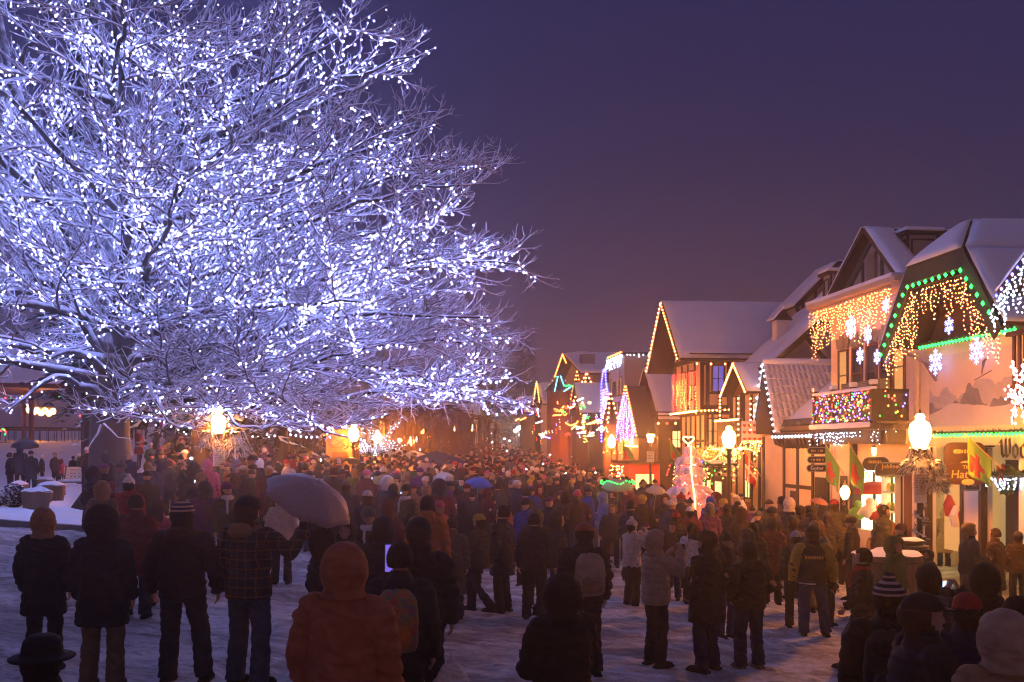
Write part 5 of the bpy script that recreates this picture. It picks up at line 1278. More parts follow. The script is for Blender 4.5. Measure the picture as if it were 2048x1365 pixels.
# violet fantasy front before the flat block
vf = [WT(px,py,-.6) for px,py in ((1203,885),(1202,800),(1203,765),(1206,745),(1208,737),(1211,745),(1212,765),(1216,785),(1217,850),(1216,890))]
bulb_line(vf, .2, ['blue'], .07, 'tall outline of deep blue bulbs beside the flat block', 1.1)
icicles([WT(1204,775,-.5), WT(1215,775,-.5)], 3.2, 'violet', 'blue violet strands inside the tall blue outline', .5, .16, .05, wob=.02)
icicles([WT(1206,790,-.45), WT(1214,790,-.45)], 2.6, 'cool', 'white strands inside the tall blue outline', .6, .16, .05, wob=.02)
b8 = far_house('chimney_house', 74, 88, .2, 18, 8.6, 10.3, 'far snowy roofed house with a square chimney and lit gable tip', 'grey_plaster')
t_, z_ = fs(1175, 720, 76); m = MB(); m.fbox(75.6,76.6,t_-.5,t_+.5,z_-1.2,z_+.4); m.build('chimney', M['concrete'], b8)
gp = W(81,-.9,10.5)
bulb_line([W(78.6,-1.0,9.6), gp, W(84.5,-1.0,8.9)], .22, ['orange'], .055, 'orange bulbs at the tip of the far gable', 1.1)
def spire(s, t, z0, z1, r, label, cols, step=.3, br=.06):
    c0 = W(s,t,z0); sp = empty('turret', W(s,t,0), label, 'turret', 'pointed turrets on the far shop fronts'); m = MB(); m.loft([(c0.x,c0.y,0,r*.8,r*.8),(c0.x,c0.y,z0,r*.8,r*.8)], 8); m.build('turret_wall', M['redwood'], sp)
    m = MB(); m.loft([(c0.x,c0.y,z0,r,r),(c0.x,c0.y,(z0+z1)/2,r*.5,r*.5),(c0.x,c0.y,z1,.03,.03)], 8); m.build('cone_roof', M['timber'], sp)
    b = MB()
    for an in (-1.9, -.2, 1.2, 3.3):
        for p in along([V((c0.x+math.cos(an)*r*1.05,c0.y+math.sin(an)*r*1.05,z0)), V((c0.x,c0.y,z1+.1))], step): b.octa(p, br, 1.1)
    q = b.build('bulb_row', M[cols], sp); q['kind'] = 'stuff'; return sp
s_, z_ = ft(1173, 806, -.6); spire(s_, -.6, z_, ft(1173,748,-.6)[1], .95, 'turret with golden bulbs on its cone beside the tall blue outline', 'warm')
s_, z_ = ft(1154, 802, -.6); spire(s_, -.6, z_, ft(1154,746,-.6)[1], .5, 'slimmer turret with orange bulbs, left of the golden one', 'orange')
s_, z_ = ft(1220, 850, -1.1); spire(s_, -1.1, z_, ft(1222,786,-1.1)[1], .55, 'small turret with warm bulbs against the triangular gable', 'warm')
s_, z_ = ft(1118, 783, -1.2); spire(s_, -1.2, z_, ft(1118,750,-1.2)[1], 1.2, 'dark turret edged with cyan light on the far shops', 'cyan', .45, .035)
b9 = far_house('far_shop', 89, 97, -.4, 14, 7.0, 8.6, 'far shop with a narrow gable outlined in yellow light', 'grey_plaster')
bulb_line([W(90,-1.5,7.0), W(92,-1.5,9.0), W(94.5,-1.5,7.0)], .25, ['gold_b'], .055, 'yellow bulbs on the far narrow gable', 1.1)
bulb_line([W(88.5,-.6,7.0), W(88.5,6,7.2)], .3, ['orange'], .05, 'orange bulbs along the eave behind the far narrow gable', 1.1)
b10 = far_house('farthest_shop', 100, 112, -.6, 14, 6.6, 8.0, 'farthest shop of the row, fading into the fog', 'dark_siding')
bulb_line([W(101,-1.7,6.4), W(104,-1.7,8.0)], .28, ['violet'], .055, 'violet line of light on the farthest gable', 1.1)
bulb_line([W(101,-1.0,6.3), W(98,-1.0,6.3)], .4, ['blue'], .055, 'short row of blue bulbs at the farthest gable foot', 1.1)
b11 = far_house('street_shop', 70.5, 73.6, -.5, 10, 5.6, 7.4, 'small dark shop with a golden net of lights between the turrets', 'dark_siding')
icicles([W(70.5,-1.0,5.6), W(73.5,-1.0,5.6)], 2.0, 'gold_b', 'golden net of lights on the small dark shop', .3, .18, .04)
for k, (pts_, c, lab) in enumerate((
    ([(1135,812),(1140,816),(1148,812),(1150,806)],'warm','warm swag of bulbs above the green glow'), ([(1131,845),(1141,851),(1152,847),(1156,842)],'orange','orange swag of bulbs below the green glow'),
    ([(1124,815),(1128,812)],'green','small cluster of green bulbs left of the turrets'), ([(1122,822),(1131,824)],'green','second small cluster of green bulbs left of the turrets'),
    ([(1101,832),(1110,830),(1122,830)],'orange','orange row of bulbs on the far balcony'), ([(1174,848),(1190,844),(1200,842)],'gold_b','golden row of bulbs under the golden turret'),
    ([(1143,858),(1150,852),(1160,854)],'gold_b','golden wreath of bulbs low on the far shops'), ([(1153,857),(1168,854)],'cool','white row of bulbs low on the far shops'),
    ([(1074,815),(1078,835)],'pinkw','pink white upright line of bulbs at the street end'), ([(1072,846),(1085,842)],'pinkw','pink white cluster of bulbs at the street end'),
    ([(1058,806),(1057,826)],'gold_b','yellow upright line of bulbs at the street end'), ([(1031,841),(1038,837)],'orange','orange slanted line at the street end, left piece'), ([(1041,840),(1052,835)],'orange','orange slanted line at the street end, right piece'),
    ([(1082,868),(1092,874),(1100,876)],'violet','violet glow of bulbs low at the street end'), ([(1155,866),(1169,864)],'cool','white shop sign glow under the turrets'), ([(1174,872),(1188,870)],'win_hot','pale yellow shop sign glow under the turrets'),
    ([(1128,782),(1141,774)],'cyan','cyan slanted tube on the far shops'), ([(1109,783),(1116,752)],'cyan','cyan tube on the far left gable edge'), ([(1121,751),(1128,771)],'cyan','cyan tube on the far right gable edge'),
    ([(1154,801),(1166,796)],'cool','white sign glow between the turrets'),([(1128,771),(1145,771)],'green','green and dark row of bulbs beside the cyan tubes'),
    ([(1250,890),(1276,892)],'warm','warm row of bulbs over the far market stall'))):
    P_ = [WT(px, py, -1.6-.05*k) for px, py in pts_]
    bulb_line(P_, .22 if c not in ('cyan','win_hot') else .1, [c], .05 if c not in ('cyan','win_hot') else .045, lab, 1.1)
# street end: flood lamps
for k, (px, py) in enumerate(((1031,862),(1036,857),(1041,856),(1046,864),(1053,861),(1050,851),(1056,851))):
    c_ = at(px, py, 118); f = empty('flood_lamp', c_, ['lowest left','second','third','low middle','lower right','upper middle','upper right'][k]+' of the white flood lamps at the street end', 'flood lamp', 'white flood lamps at the street end')
    m = MB(); m.ell(c_, (.17,.17,.17), 10, 6); m.build('bulb', M['headlight'], f); m = MB(); m.tube([c_+V((0,.15,0)), V((c_.x,c_.y+.15,g(c_.x,c_.y)-.1))], .06, 6); m.build('pole', M['black'], f)

FARL = ['warm','orange','gold_b','violet','cool','redb','green','warm','orange','pinkw']
for k in range(46):
    px = R.uniform(1062, 1208); t_ = R.uniform(-2.2,-1.3); top = 800+max(0,(1110-px))*.35; py = R.uniform(top, 880); L = R.uniform(5,16); c = R.choice(FARL)
    a, b = WT(px, py, t_), WT(px+(L if k % 2 else 1.5), py+(R.uniform(-2,2) if k % 2 else L*.9), t_)
    mb = MB(); ps = along([a, b], .24, .2); [mb.octa(p+V((0,0,R.uniform(-.12,.12))), .034, 1.1) for p in ps]
    w = MB(); w.tube([a, b], .01, 3); o = w.build('light_string', M['black']); o['label'] = 'short string of small bulbs on the crowded far shop fronts'; o['category'] = 'light string'; o['group'] = 'short strings of bulbs at the far end of the street'
    if ps: q = mb.build('bulb_row', M[c], o); q['kind'] = 'stuff'
# ------------------------------------------------------------------ ground
def axis(segs):
    out = []
    for a, b, st in segs:
        n = max(1, int((b-a)/st)); out += [a+(b-a)*i/n for i in range(n)]
    return np.array(out+[segs[-1][1]])
def ground():
    xs = axis([(-140,-40,8),(-40,-16,.6),(-16,-9,.16),(-9,9,.085),(9,16,.3),(16,40,1.5),(40,160,10)])
    ys = axis([(-6,5,.5),(5,24,.085),(24,34,.22),(34,60,.7),(60,190,4),(190,600,30)])
    v = []
    for y in ys:
        for x in xs:
            z = g(x, y)
            if 4 < y < 34 and -17 < x < 12:
                n1 = noise.noise((x*1.1, y*1.1, 0)); n2 = noise.noise((x*3.3, y*2.6, 5)); n3 = noise.noise((x*6, y*4.5, 9))-.7*max(0,.22-noise.voronoi((x*2.6,y*2.2,1))[0][0])/.22
                k = .45 if in_park(x,y) else 1
                z += (.04*n1+.045*n2+.03*n3)*k
            elif in_park(x, y): z += .12*noise.noise((x*.5, y*.5, 3))
            v.append((x, y, z))
    nx, ny = len(xs), len(ys)
    f = [(j*nx+i, j*nx+i+1, (j+1)*nx+i+1, (j+1)*nx+i) for j in range(ny-1) for i in range(nx-1)]
    m, nt, b = new_mat('trampled_snow')
    tc = nd(nt,'ShaderNodeTexCoord'); mp = nd(nt,'ShaderNodeMapping'); mp.inputs['Scale'].default_value = (.55,1.15,1); lk(nt, tc.outputs['Object'], mp.inputs[0])
    n1 = nd(nt,'ShaderNodeTexNoise',Scale=1.1,Detail=7.0,Roughness=.68,Distortion=.6); lk(nt, mp.outputs[0], n1.inputs['Vector'])
    n2 = nd(nt,'ShaderNodeTexNoise',Scale=5.5,Detail=6.0,Roughness=.7,Distortion=.4); lk(nt, mp.outputs[0], n2.inputs['Vector'])
    n3 = nd(nt,'ShaderNodeTexNoise',Scale=16.0,Detail=4.0,Roughness=.7); lk(nt, mp.outputs[0], n3.inputs['Vector'])
    r1 = nd(nt,'ShaderNodeMapRange'); r1.inputs[1].default_value=.42; r1.inputs[2].default_value=.58; lk(nt,n1.outputs['Fac'],r1.inputs[0])
    r2 = nd(nt,'ShaderNodeMapRange'); r2.inputs[1].default_value=.52; r2.inputs[2].default_value=.70; lk(nt,n2.outputs['Fac'],r2.inputs[0])
    r3 = nd(nt,'ShaderNodeMapRange'); r3.inputs[1].default_value=.56; r3.inputs[2].default_value=.74; lk(nt,n3.outputs['Fac'],r3.inputs[0])
    c = mixc(nt, r1.outputs[0], (.36,.32,.32), (.78,.76,.79))
    mu = nd(nt,'ShaderNodeMath',operation='MULTIPLY'); lk(nt,r2.outputs[0],mu.inputs[0]); mu.inputs[1].default_value=.9
    c = mixc(nt, mu.outputs[0], c, (.19,.145,.125))
    mu3 = nd(nt,'ShaderNodeMath',operation='MULTIPLY'); lk(nt,r3.outputs[0],mu3.inputs[0]); mu3.inputs[1].default_value=.6
    c = mixc(nt, mu3.outputs[0], c, (.16,.12,.10))
    lk(nt, c, b.inputs['Base Color']); b.inputs['Roughness'].default_value=.62; b.inputs['Specular IOR Level'].default_value=.3
    vo = nd(nt,'ShaderNodeTexVoronoi',Scale=4.6); vo.feature='SMOOTH_F1'; vo.inputs['Smoothness'].default_value=.35; lk(nt,mp.outputs[0],vo.inputs['Vector'])
    a0 = nd(nt,'ShaderNodeMath',operation='MULTIPLY_ADD'); lk(nt,vo.outputs['Distance'],a0.inputs[0]); a0.inputs[1].default_value=1.3; lk(nt,n2.outputs['Fac'],a0.inputs[2])
    ad = nd(nt,'ShaderNodeMath',operation='ADD'); lk(nt,a0.outputs[0],ad.inputs[0]); lk(nt,n3.outputs['Fac'],ad.inputs[1])
    bp = nd(nt,'ShaderNodeBump',Strength=1.0,Distance=.09); lk(nt,ad.outputs[0],bp.inputs['Height']); lk(nt,bp.outputs[0],b.inputs['Normal'])
    me = D.meshes.new('ground'); me.from_pydata(v, [], f); me.materials.append(m); me.materials.append(M['snow'])
    mi = [1 if in_park(*(0.25*(np.array(v[q[0]])+np.array(v[q[1]])+np.array(v[q[2]])+np.array(v[q[3]])))[:2]) else 0 for q in f]
    me.polygons.foreach_set('material_index', mi); me.polygons.foreach_set('use_smooth', [True]*len(f)); me.update()
    o = D.objects.new('ground', me); COL.objects.link(o); o['kind'] = 'structure'
ground()
# kerb at the edge of the park
kb = MB(); rr = random.Random(2); x = -40.0
while x < park_edge(23.3)-.1:
    w = 1.1; x1 = min(x+w, park_edge(23.3)); kb.prism([(x+.008,23.12,g(x,23.2)-.2),(x1-.008,23.12,g(x1,23.2)-.2),(x1-.008,23.31,g(x1,23.2)-.2),(x+.008,23.31,g(x,23.2)-.2)], (0,0,.335)); x = x1
o = kb.build('kerb', M['concrete']); o['kind'] = 'structure'
# ------------------------------------------------------------------ street lamps
def lamp(c, size, label, far=False, arms=True, post='black', garl=None, z0=None, light=True):
    """post lamp: fluted base, post, cup, acorn globe, cap and finial; size = globe width"""
    c = V(c); b = V((c.x, c.y, g(c.x, c.y) if z0 is None else z0)); k = size/.42
    l = empty('street_lamp', b, label, 'street lamp', 'acorn street lamps along the street')
    n = 8 if far else 20
    m = MB(); m.loft([(c.x,c.y,b.z,.17,.17),(c.x,c.y,b.z+.25,.16,.16),(c.x,c.y,b.z+.6,.10,.10),(c.x,c.y,b.z+.65,.075,.075),(c.x,c.y,c.z-.62*k,.06,.06),(c.x,c.y,c.z-.58*k,.09,.09),(c.x,c.y,c.z-.5*k,.06,.06),(c.x,c.y,c.z-.40*k,.075*k,.075*k),(c.x,c.y,c.z-.34*k,.125*k,.125*k),(c.x,c.y,c.z-.29*k,.15*k,.15*k)], n); m.build('post', M[post], l, True)
    q = k*.21
    m = MB(); m.loft([(c.x,c.y,c.z-.29*k,.11*k,.11*k),(c.x,c.y,c.z-.24*k,.145*k,.145*k),(c.x,c.y,c.z-.08*k,q*.95,q*.95),(c.x,c.y,c.z+.05*k,q,q),(c.x,c.y,c.z+.10*k,q*.98,q*.98)], n); m.build('globe', M['globe_far' if far else 'globe'], l, True)
    m = MB(); m.loft([(c.x,c.y,c.z+.102*k,q*1.04,q*1.04),(c.x,c.y,c.z+.125*k,q*1.05,q*1.05)], n); gb = m.build('band', M['carrot'], l, True)
    m = MB(); m.loft([(c.x,c.y,c.z+.126*k,q*1.0,q*1.0),(c.x,c.y,c.z+.22*k,q*.82,q*.82),(c.x,c.y,c.z+.27*k,q*.45,q*.45),(c.x,c.y,c.z+.30*k,q*.40,q*.40),(c.x,c.y,c.z+.36*k,q*.46,q*.46),(c.x,c.y,c.z+.41*k,q*.25,q*.25)], n); m.build('dome', M['lantern'], l, True)
    m = MB(); m.loft([(c.x,c.y,c.z+.41*k,.03*k,.03*k),(c.x,c.y,c.z+.45*k,.022*k,.022*k),(c.x,c.y,c.z+.52*k,.005,.005)], 8); m.build('finial', M['black'], l, True)
    if arms:
        m = MB(); m.tube([c+V((-.42*k,0,-.62*k)), c+V((0,0,-.5*k)), c+V((.42*k,0,-.62*k))], .02*k, 6); a = m.build('cross_arm', M['black'], l)
        bl = MB(); [bl.octa(c+V((R.uniform(-.5,.5)*k,R.uniform(-.1,.1)*k,-.58*k+R.uniform(-.1,.1)*k)), .022*k, 1.2) for i in range(16)]; q2 = bl.build('bulb_row', M['orange'], a); q2['kind'] = 'stuff'
    return l
lamp(at(437,848,31), .42, 'lit acorn street lamp below the great tree, with a white notice on its post', arms=False)
lamp(at(1840,868,21.2), .43, 'nearest lit acorn lamp at right, hung with snowy boughs', arms=False)
lamp(at(1458,878,32.5), .42, 'lit acorn lamp beside the pink tree and the red flag', arms=False)
lamp(at(1223,885,60), .45, 'lit acorn lamp below the triangular gable of blue lights', True)
lamp(at(1163,884,76), .45, 'smaller lit acorn lamp left of the triangular gable', True)
lamp(at(1115,881,96), .45, 'small far lit acorn lamp under the green glow', True)
lamp(at(707,869,43), .42, 'bright acorn lamp right beside the orange kiosk', True)
lamp(at(755,876,60), .45, 'acorn lamp right of the small lit tree', True)
for k, (px, py, Y, lab) in enumerate(((846,862,92,'far orange lamp below the long dark building'),(799,879,85,'faint far lamp left of the pair before the dark building'),(830,879,90,'faint far lamp before the dark building'),(863,876,100,'weak far lamp under the lit upstairs window'),(908,858,104,'far lamp left of the arch of white lights'),(945,857,108,'far lamp right of the arch of white lights'),(1130,866,104,'tiny upper lamp of the far shops'),(1092,864,108,'tiny lamp at the street end shops, left'),(1100,860,110,'tiny lamp at the street end shops, right'),(1072,858,112,'tiny lamp just right of the white flood lamps'),(822,884,70,'small warm lamp near the white awning'))):
    lamp(at(px,py,Y), .36, lab, True, arms=False)
# wall lantern with a square glass
c = at(1301,876,46); l = empty('square_lantern', V((c.x,c.y,g(c.x,c.y))), 'square glass lantern glowing on a post before the dark low house', 'street lamp')
m = MB(); m.loft([(c.x,c.y,c.z-.19,.10,.10),(c.x,c.y,c.z+.15,.16,.16)], 6); m.build('glass', M['globe_far'], l)
m = MB(); m.loft([(c.x,c.y,c.z+.152,.2,.2),(c.x,c.y,c.z+.27,.06,.06),(c.x,c.y,c.z+.34,.01,.01)], 6); m.build('cap', M['black'], l)
m = MB(); m.tube([V((c.x,c.y,g(c.x,c.y))), c+V((0,0,-.19))], [.07,.05], 8); m.build('post', M['black'], l)
def notice(c, w, h, label, lines, blue=False, name='street_sign'):
    o = plate(c, w, h, 'sign_blue' if blue else 'sign_white', label, .06, .012, name=name, frame=None)
    z = h/2
    for s, sz in lines:
        z -= sz*.62
        if s: text(s, V(c)+V((0,-.006,z)), sz, 'sign_white' if blue else 'ink', X1, Z1, o, extrude=.002)
        else: scribble(o, V(c)+V((0,-.004,z)), w*.8, sz*.8, 'ink')
        z -= sz*.62
    return o
notice(at(438,914,30.85), .37, .58, 'white winter parking notice on the lamp post under the great tree', [('WINTER',.068),('PARKING',.062),('REGULATIONS',.05),('',.045),('NO PARKING',.048),('ALL STREETS',.048),('7AM TO 7AM',.048),('',.04),('',.04)])
notice(at(1841,975,20.95), .26, .66, 'tall white parking regulations notice on the nearest lamp post', [('WINTER',.045),('PARKING',.045),('',.01),('REGULATIONS',.038),('DEC 1 - MAR 1',.033) if False else ('',.04),('NO PARKING',.038),('ALL STREETS',.038),('7AM TO 7AM',.038),('',.035),('',.035),('',.035)])
notice(at(1301,914,45.8), .34, .50, 'plain white notice on the post of the square lantern', [('',.06)]*5)
sgp = empty('blue_sign', at(678,940,38)-V((0,0,.7)), 'small blue sign on a thin post before the orange kiosk', 'sign'); m = MB(); c = at(678,921,38); m.box(c.x-.09,c.x+.09,c.y-.01,c.y+.01,c.z-.13,c.z+.13); m.build('panel', M['sign_blue'], sgp); m = MB(); m.tube([c+V((0,.02,.1)), V((c.x,c.y+.02,g(c.x,c.y)))], .025, 6); m.build('post', M['grey_metal'], sgp); scribble(sgp, c+V((0,-.012,0)), .14, .2, 'sign_white', 4)
c = at(1412,908,34); o = plate(c, .9, .42, 'greentrim', 'dark green board with faint lettering left of the lamp by the pink tree', .05); scribble(o, c+V((0,-.004,0)), .75, .3, 'gold', 3)
# snowy boughs and garland on the nearest lamp, boughs on the left lamp
def bough(c, spread, drop, label, n=260, m_='garland', sz=1.0):
    c = V(c); mb = MB(); n *= 4
    for k in range(n):
        a = R.uniform(0, 6.283); q = R.random()**.6; p = c+V((math.cos(a)*spread*q, math.sin(a)*spread*q*.6, -drop*q*R.uniform(.5,1)))
        d = V((math.cos(a)*.6+R.gauss(0,.3), math.sin(a)*.4+R.gauss(0,.3), R.gauss(-.7,.4))).normalized()*R.uniform(.10,.22)*sz; e = V((R.gauss(0,1),R.gauss(0,1),R.gauss(0,.5))).normalized()*.016*sz
        mb.quad(p+e, p+d, p-e); mb.quad(p, p+d*.8+e*2, p+d*.3-e)
    for k in range(7):
        a = k*.9; mb.tube([c, c+V((math.cos(a)*spread*.5, math.sin(a)*spread*.3, .06)), c+V((math.cos(a)*spread, math.sin(a)*spread*.55, -drop*.8))], [.05*sz,.045*sz,.015], 6)
    o = mb.build('evergreen_bough', M[m_]); tag(o, label, 'garland'); return o
lc = at(1840,868,21.2)
bough(lc+V((-.05,-.1,-.38)), .36, .42, 'snowy evergreen bough hanging left under the nearest lamp globe', 300)
bough(lc+V((.2,-.16,-.62)), .30, .62, 'larger snowy bough drooping right under the nearest lamp globe', 420)
sp_ = []
for i in range(90):
    a = i*.30; z = lc.z-1.55-i*.0165; sp_.append(V((lc.x+.10*math.cos(a), lc.y+.10*math.sin(a), z)))
mb = MB()
for p in along(sp_, .02, .2):
    for k in range(3):
        d = V((R.gauss(0,1),R.gauss(0,1),R.gauss(.1,.8))).normalized()*R.uniform(.07,.16); e = V((R.gauss(0,1),R.gauss(0,1),R.gauss(0,1))).normalized()*.026
        mb.quad(p+e, p+d, p-e)
mb.tube(sp_, .035, 5); o = mb.build('garland', M['garland']); tag(o, 'snow dusted garland wound round the post of the nearest lamp', 'garland')
ll = at(437,848,31)
bough(ll+V((-.28,-.1,-.28)), .34, .5, 'snowy conifer bough left of the lamp under the great tree', 200); bough(ll+V((.5,.0,-.3)), .55, .8, 'brownish conifer bough right of the lamp under the great tree', 260)
l3 = at(1458,878,32.5)
for dx, lab in ((-.5,'left arched basket of lit greenery on the lamp by the pink tree'),(.5,'right arched basket of lit greenery on the lamp by the pink tree')):
    mb = MB(); bl = MB(); c = l3+V((dx,0,-.55))
    for k in range(240):
        a = R.uniform(0,3.1416); p = c+V((math.cos(a)*.36, R.uniform(-.12,.12), math.sin(a)*.22-(.9*R.random() if R.random() < .6 else 0)*(1 if abs(math.cos(a)) > .55 else .0))); d = V((R.gauss(0,1),R.gauss(0,1),R.gauss(0,1))).normalized()*.14; e = V((R.gauss(0,1),R.gauss(0,1),R.gauss(0,1))).normalized()*.035
        mb.quad(p+e, p+d, p-e)
        if k % 5 == 0: bl.octa(p+V((0,-.1,0)), .022, 1.1)
    mb.tube([c+V((math.cos(q*.3927)*.36,0,math.sin(q*.3927)*.22)) for q in range(9)], .04, 6)
    o = mb.build('hanging_basket', M['garland']); tag(o, lab, 'hanging basket'); q = bl.build('bulb_row', M['gold_b'], o); q['kind'] = 'stuff'
# rope of lights from the pink tree's heart to the lamp
pa, pb = at(1380,884,31), l3+V((-.15,-.1,-.25))
sw = [pa.lerp(pb, i/14)+V((0,0,-.55*math.sin(math.pi*i/14))) for i in range(15)]
m = MB(); m.tube(sw, .03, 6); o = m.build('rope_garland', M['flocked']); tag(o, 'pale rope swag between the pink tree top and the lamp', 'garland')
# ------------------------------------------------------------------ flocked pink tree
def flocked():
    c = at(1378,1000,31); b = V((c.x,c.y,g(c.x,c.y))); t = empty('flocked_tree', b, 'white flocked christmas tree glowing pink red, topped with a heart of lights', 'christmas tree')
    top = at(1378,893,31).z; H = top-b.z; m = MB(); m.tube([b, V((b.x,b.y,top-.1))], [.08,.03], 8); m.build('trunk', M['trunkbark'], t)
    rr = random.Random(6); cr = MB(); bl = MB()
    for tier in range(9):
        f = tier/8; z = b.z+.55+(H-.75)*f; rad = (1.12*(1-f)**.75+.24)*(.82+.2*math.sin(tier*2.2))
        for k in range(int(26-1.6*tier)):
            a = k*2.39996+tier; q = rad*rr.uniform(.62,1.05); p0 = V((b.x+math.cos(a)*q*.25, b.y+math.sin(a)*q*.25, z+.16)); p1 = V((b.x+math.cos(a)*q, b.y+math.sin(a)*q, z-.14*q+rr.uniform(-.07,.07)))
            cr.tube([p0, p0.lerp(p1,.6)+V((0,0,.05)), p1], [.06,.10*rr.uniform(.8,1.2),.05], 6)
            for w in range(5):
                pp = p0.lerp(p1, rr.uniform(.4,1.05)); d = V((rr.gauss(0,1),rr.gauss(0,1),rr.gauss(0,.8))).normalized()*rr.uniform(.05,.15); cr.tube([pp, pp+d*.6, pp+d], [.05,.045,.015], 5)
            for w in range(2): bl.octa(p0.lerp(p1, rr.uniform(.2,.85))+V((rr.uniform(-.05,.05),rr.uniform(-.05,.05),-.10)), .03, 1.2)
    cr.build('crown', M['flocked'], t, True); q = bl.build('bulb_string', M['tree_red'], t); q['kind'] = 'stuff'
    m = MB(); [m.octa(V((b.x+.03*math.sin(f*7),b.y-.25-.75*(1-f)**.8,b.z+.9+(H-.9)*f)), .024, 1.1) for f in [i/38 for i in range(39)]]; q = m.build('garland_light', M['warm'], t); q['kind'] = 'stuff'
    hc = at(1377,880,31); m = MB(); m.tube([hc+V((.115*math.sin(a)**3*1.5,0,.11*(math.cos(a)-.38*math.cos(2*a)-.15*math.cos(3*a)))) for a in [q*.2618 for q in range(25)]], .018, 6); m.tube([hc+V((0,0,-.16)), V((b.x,b.y,top-.35))], .02, 6); m.build('heart_topper', M['warm'], t)
flocked()
# lit market stall fronts behind it
st = empty('market_stall', at(1560,1000,37.0), 'dark stall front covered with golden and coloured fairy lights right of the pink tree', 'stall'); A_ = W(37.6,-2.2,0); B_ = W(42.5,-2.2,0)
m = MB(); m.fbox(37.6,42.4,-1.9,-1.6,-.3,1.9); m.build('back_wall', M['dark_siding'], st); m = MB(); m.fbox(37.4,42.6,-2.5,-1.5,2.3,2.4)
for s_ in (37.5,39.9,42.5): m.fbox(s_-.06,s_+.06,-2.45,-2.33,-.4,2.3)
m.build('frame', M['timber'], st); m = MB(); m.fbox(37.4,42.6,-2.52,-1.5,2.403,2.5); m.build('snow_cover', M['roofsnow'], st)
for s_, t_ in ((38.3,.7),(39.3,.6),(40.8,.8)): m = MB(); m.fbox(s_-.35,s_+.35,-1.93,-1.903,.9,1.7); m.build('window', M['win'], st)
icicles([W(42.4,-2.56,2.3), W(37.4,-2.56,2.3)], 1.9, 'gold_b', 'golden fairy lights hanging over the dark stall', .17, .13, .020, wob=.05, dens=.75)
icicles([W(42.4,-2.62,2.5), W(37.6,-2.62,2.3)], .8, 'redb', 'red fairy lights along the top of the dark stall', .3, .13, .03, wob=.05, dens=.7)
icicles([W(37.5,-2.66,2.6), W(37.2,-2.4,2.6)], 2.2, 'green', 'green fairy lights at the near end of the dark stall', .16, .16, .03, wob=.05, dens=.5)
icicles([W(37.9,-2.66,2.6), W(37.3,-2.5,2.6)], 2.2, 'blue', 'blue fairy lights at the near end of the dark stall', .3, .18, .03, wob=.05, dens=.5)
garland([W(42.5,-2.6,2.45), W(40,-2.6,2.3), W(37.5,-2.6,2.45)], .14, 'dark garland along the fairy-lit stall')
m = MB(); m.fbox(36.7,37.3,-1.9,-1.2,-.4,1.0); o = m.build('orange_barrier', M['redwood']); tag(o, 'reddish wooden barrier board before the cream wall panels', 'barrier')
kk = empty('red_booth', W(50,-2.6,0), 'red booth under the dark low house with a red banner', 'booth'); m = MB(); m.fbox(48.8,52,-2.9,-1.4,-.4,2.2); m.build('booth_wall', M['red'], kk); m = MB(); m.fbox(48.6,52.2,-3.1,-1.3,2.21,2.35); m.build('roof', M['timber'], kk); m = MB(); m.fbox(48.77,48.79,-2.6,-1.7,.8,1.7); m.build('window', M['win'], kk)
icicles([W(52.2,-3.15,2.2), W(48.6,-3.15,2.2)], .8, 'warm', 'warm fairy lights on the red booth', .25, .16, .028, wob=.06, dens=.7)
# round planter with snow and the litter bin by the nearest lamp
c = at(1775,1102,18.5); zb = g(c.x,c.y); pl = empty('round_planter', V((c.x,c.y,zb)), 'big round wooden planter heaped with old snow beside the nearest lamp post', 'planter')
m = MB(); m.loft([(c.x,c.y,zb,.52,.52),(c.x,c.y,zb+.5,.62,.62),(c.x,c.y,c.z-.06,.62,.62)], 28); m.build('tub', M['barrel'], pl); m = MB()
for z in (zb+.15, c.z-.22): m.loft([(c.x,c.y,z,.60 if z > zb+.4 else .56,.60 if z > zb+.4 else .56),(c.x,c.y,z+.06,.632 if z > zb+.4 else .57,.632 if z > zb+.4 else .57)], 28)
m.build('hoop', M['black'], pl)
def heap(c, r, h, seed, n=26, k=8):
    m = MB(); rings = []
    for i in range(k+1):
        f = i/k; q = r*(1-f)
        for j in range(n): a = j/n*6.283; rings.append((c[0]+math.cos(a)*q, c[1]+math.sin(a)*q, c[2]+h*(1-(1-f)**2)+.05*r*3*noise.noise((math.cos(a)*q*4+seed, math.sin(a)*q*4, seed))))
    m.v = rings
    for i in range(k):
        for j in range(n): j2 = (j+1) % n; m.f.append((i*n+j, i*n+j2, (i+1)*n+j2, (i+1)*n+j)); m.mi.append(0)
    return m
heap((c.x,c.y,c.z-.06), .64, .07, 1).build('snow_cover', M['patchsnow'], pl, True)
c = at(1820,1079,20.0); zb = g(c.x,c.y); bn = empty('litter_bin', V((c.x,c.y,zb)), 'black slatted litter bin with a snow-capped lid', 'bin'); m = MB(); m.loft([(c.x,c.y,zb,.24,.24),(c.x,c.y,zb+.1,.26,.26),(c.x,c.y,c.z-.2,.29,.29)], 20); [m.tube([(c.x+math.cos(a*.2618)*.30,c.y+math.sin(a*.2618)*.30,zb+.05),(c.x+math.cos(a*.2618)*.33,c.y+math.sin(a*.2618)*.33,c.z-.18)], .018, 4) for a in range(24)]; m.build('basket', M['black'], bn); m = MB(); m.loft([(c.x,c.y,c.z-.18,.36,.36),(c.x,c.y,c.z-.12,.36,.36),(c.x,c.y,c.z-.1,.26,.26),(c.x,c.y,c.z-.02,.28,.28)], 20); m.build('lid', M['black'], bn); heap((c.x,c.y,c.z-.02), .27, .06, 3, 20, 5).build('snow_cover', M['roofsnow'], bn, True)
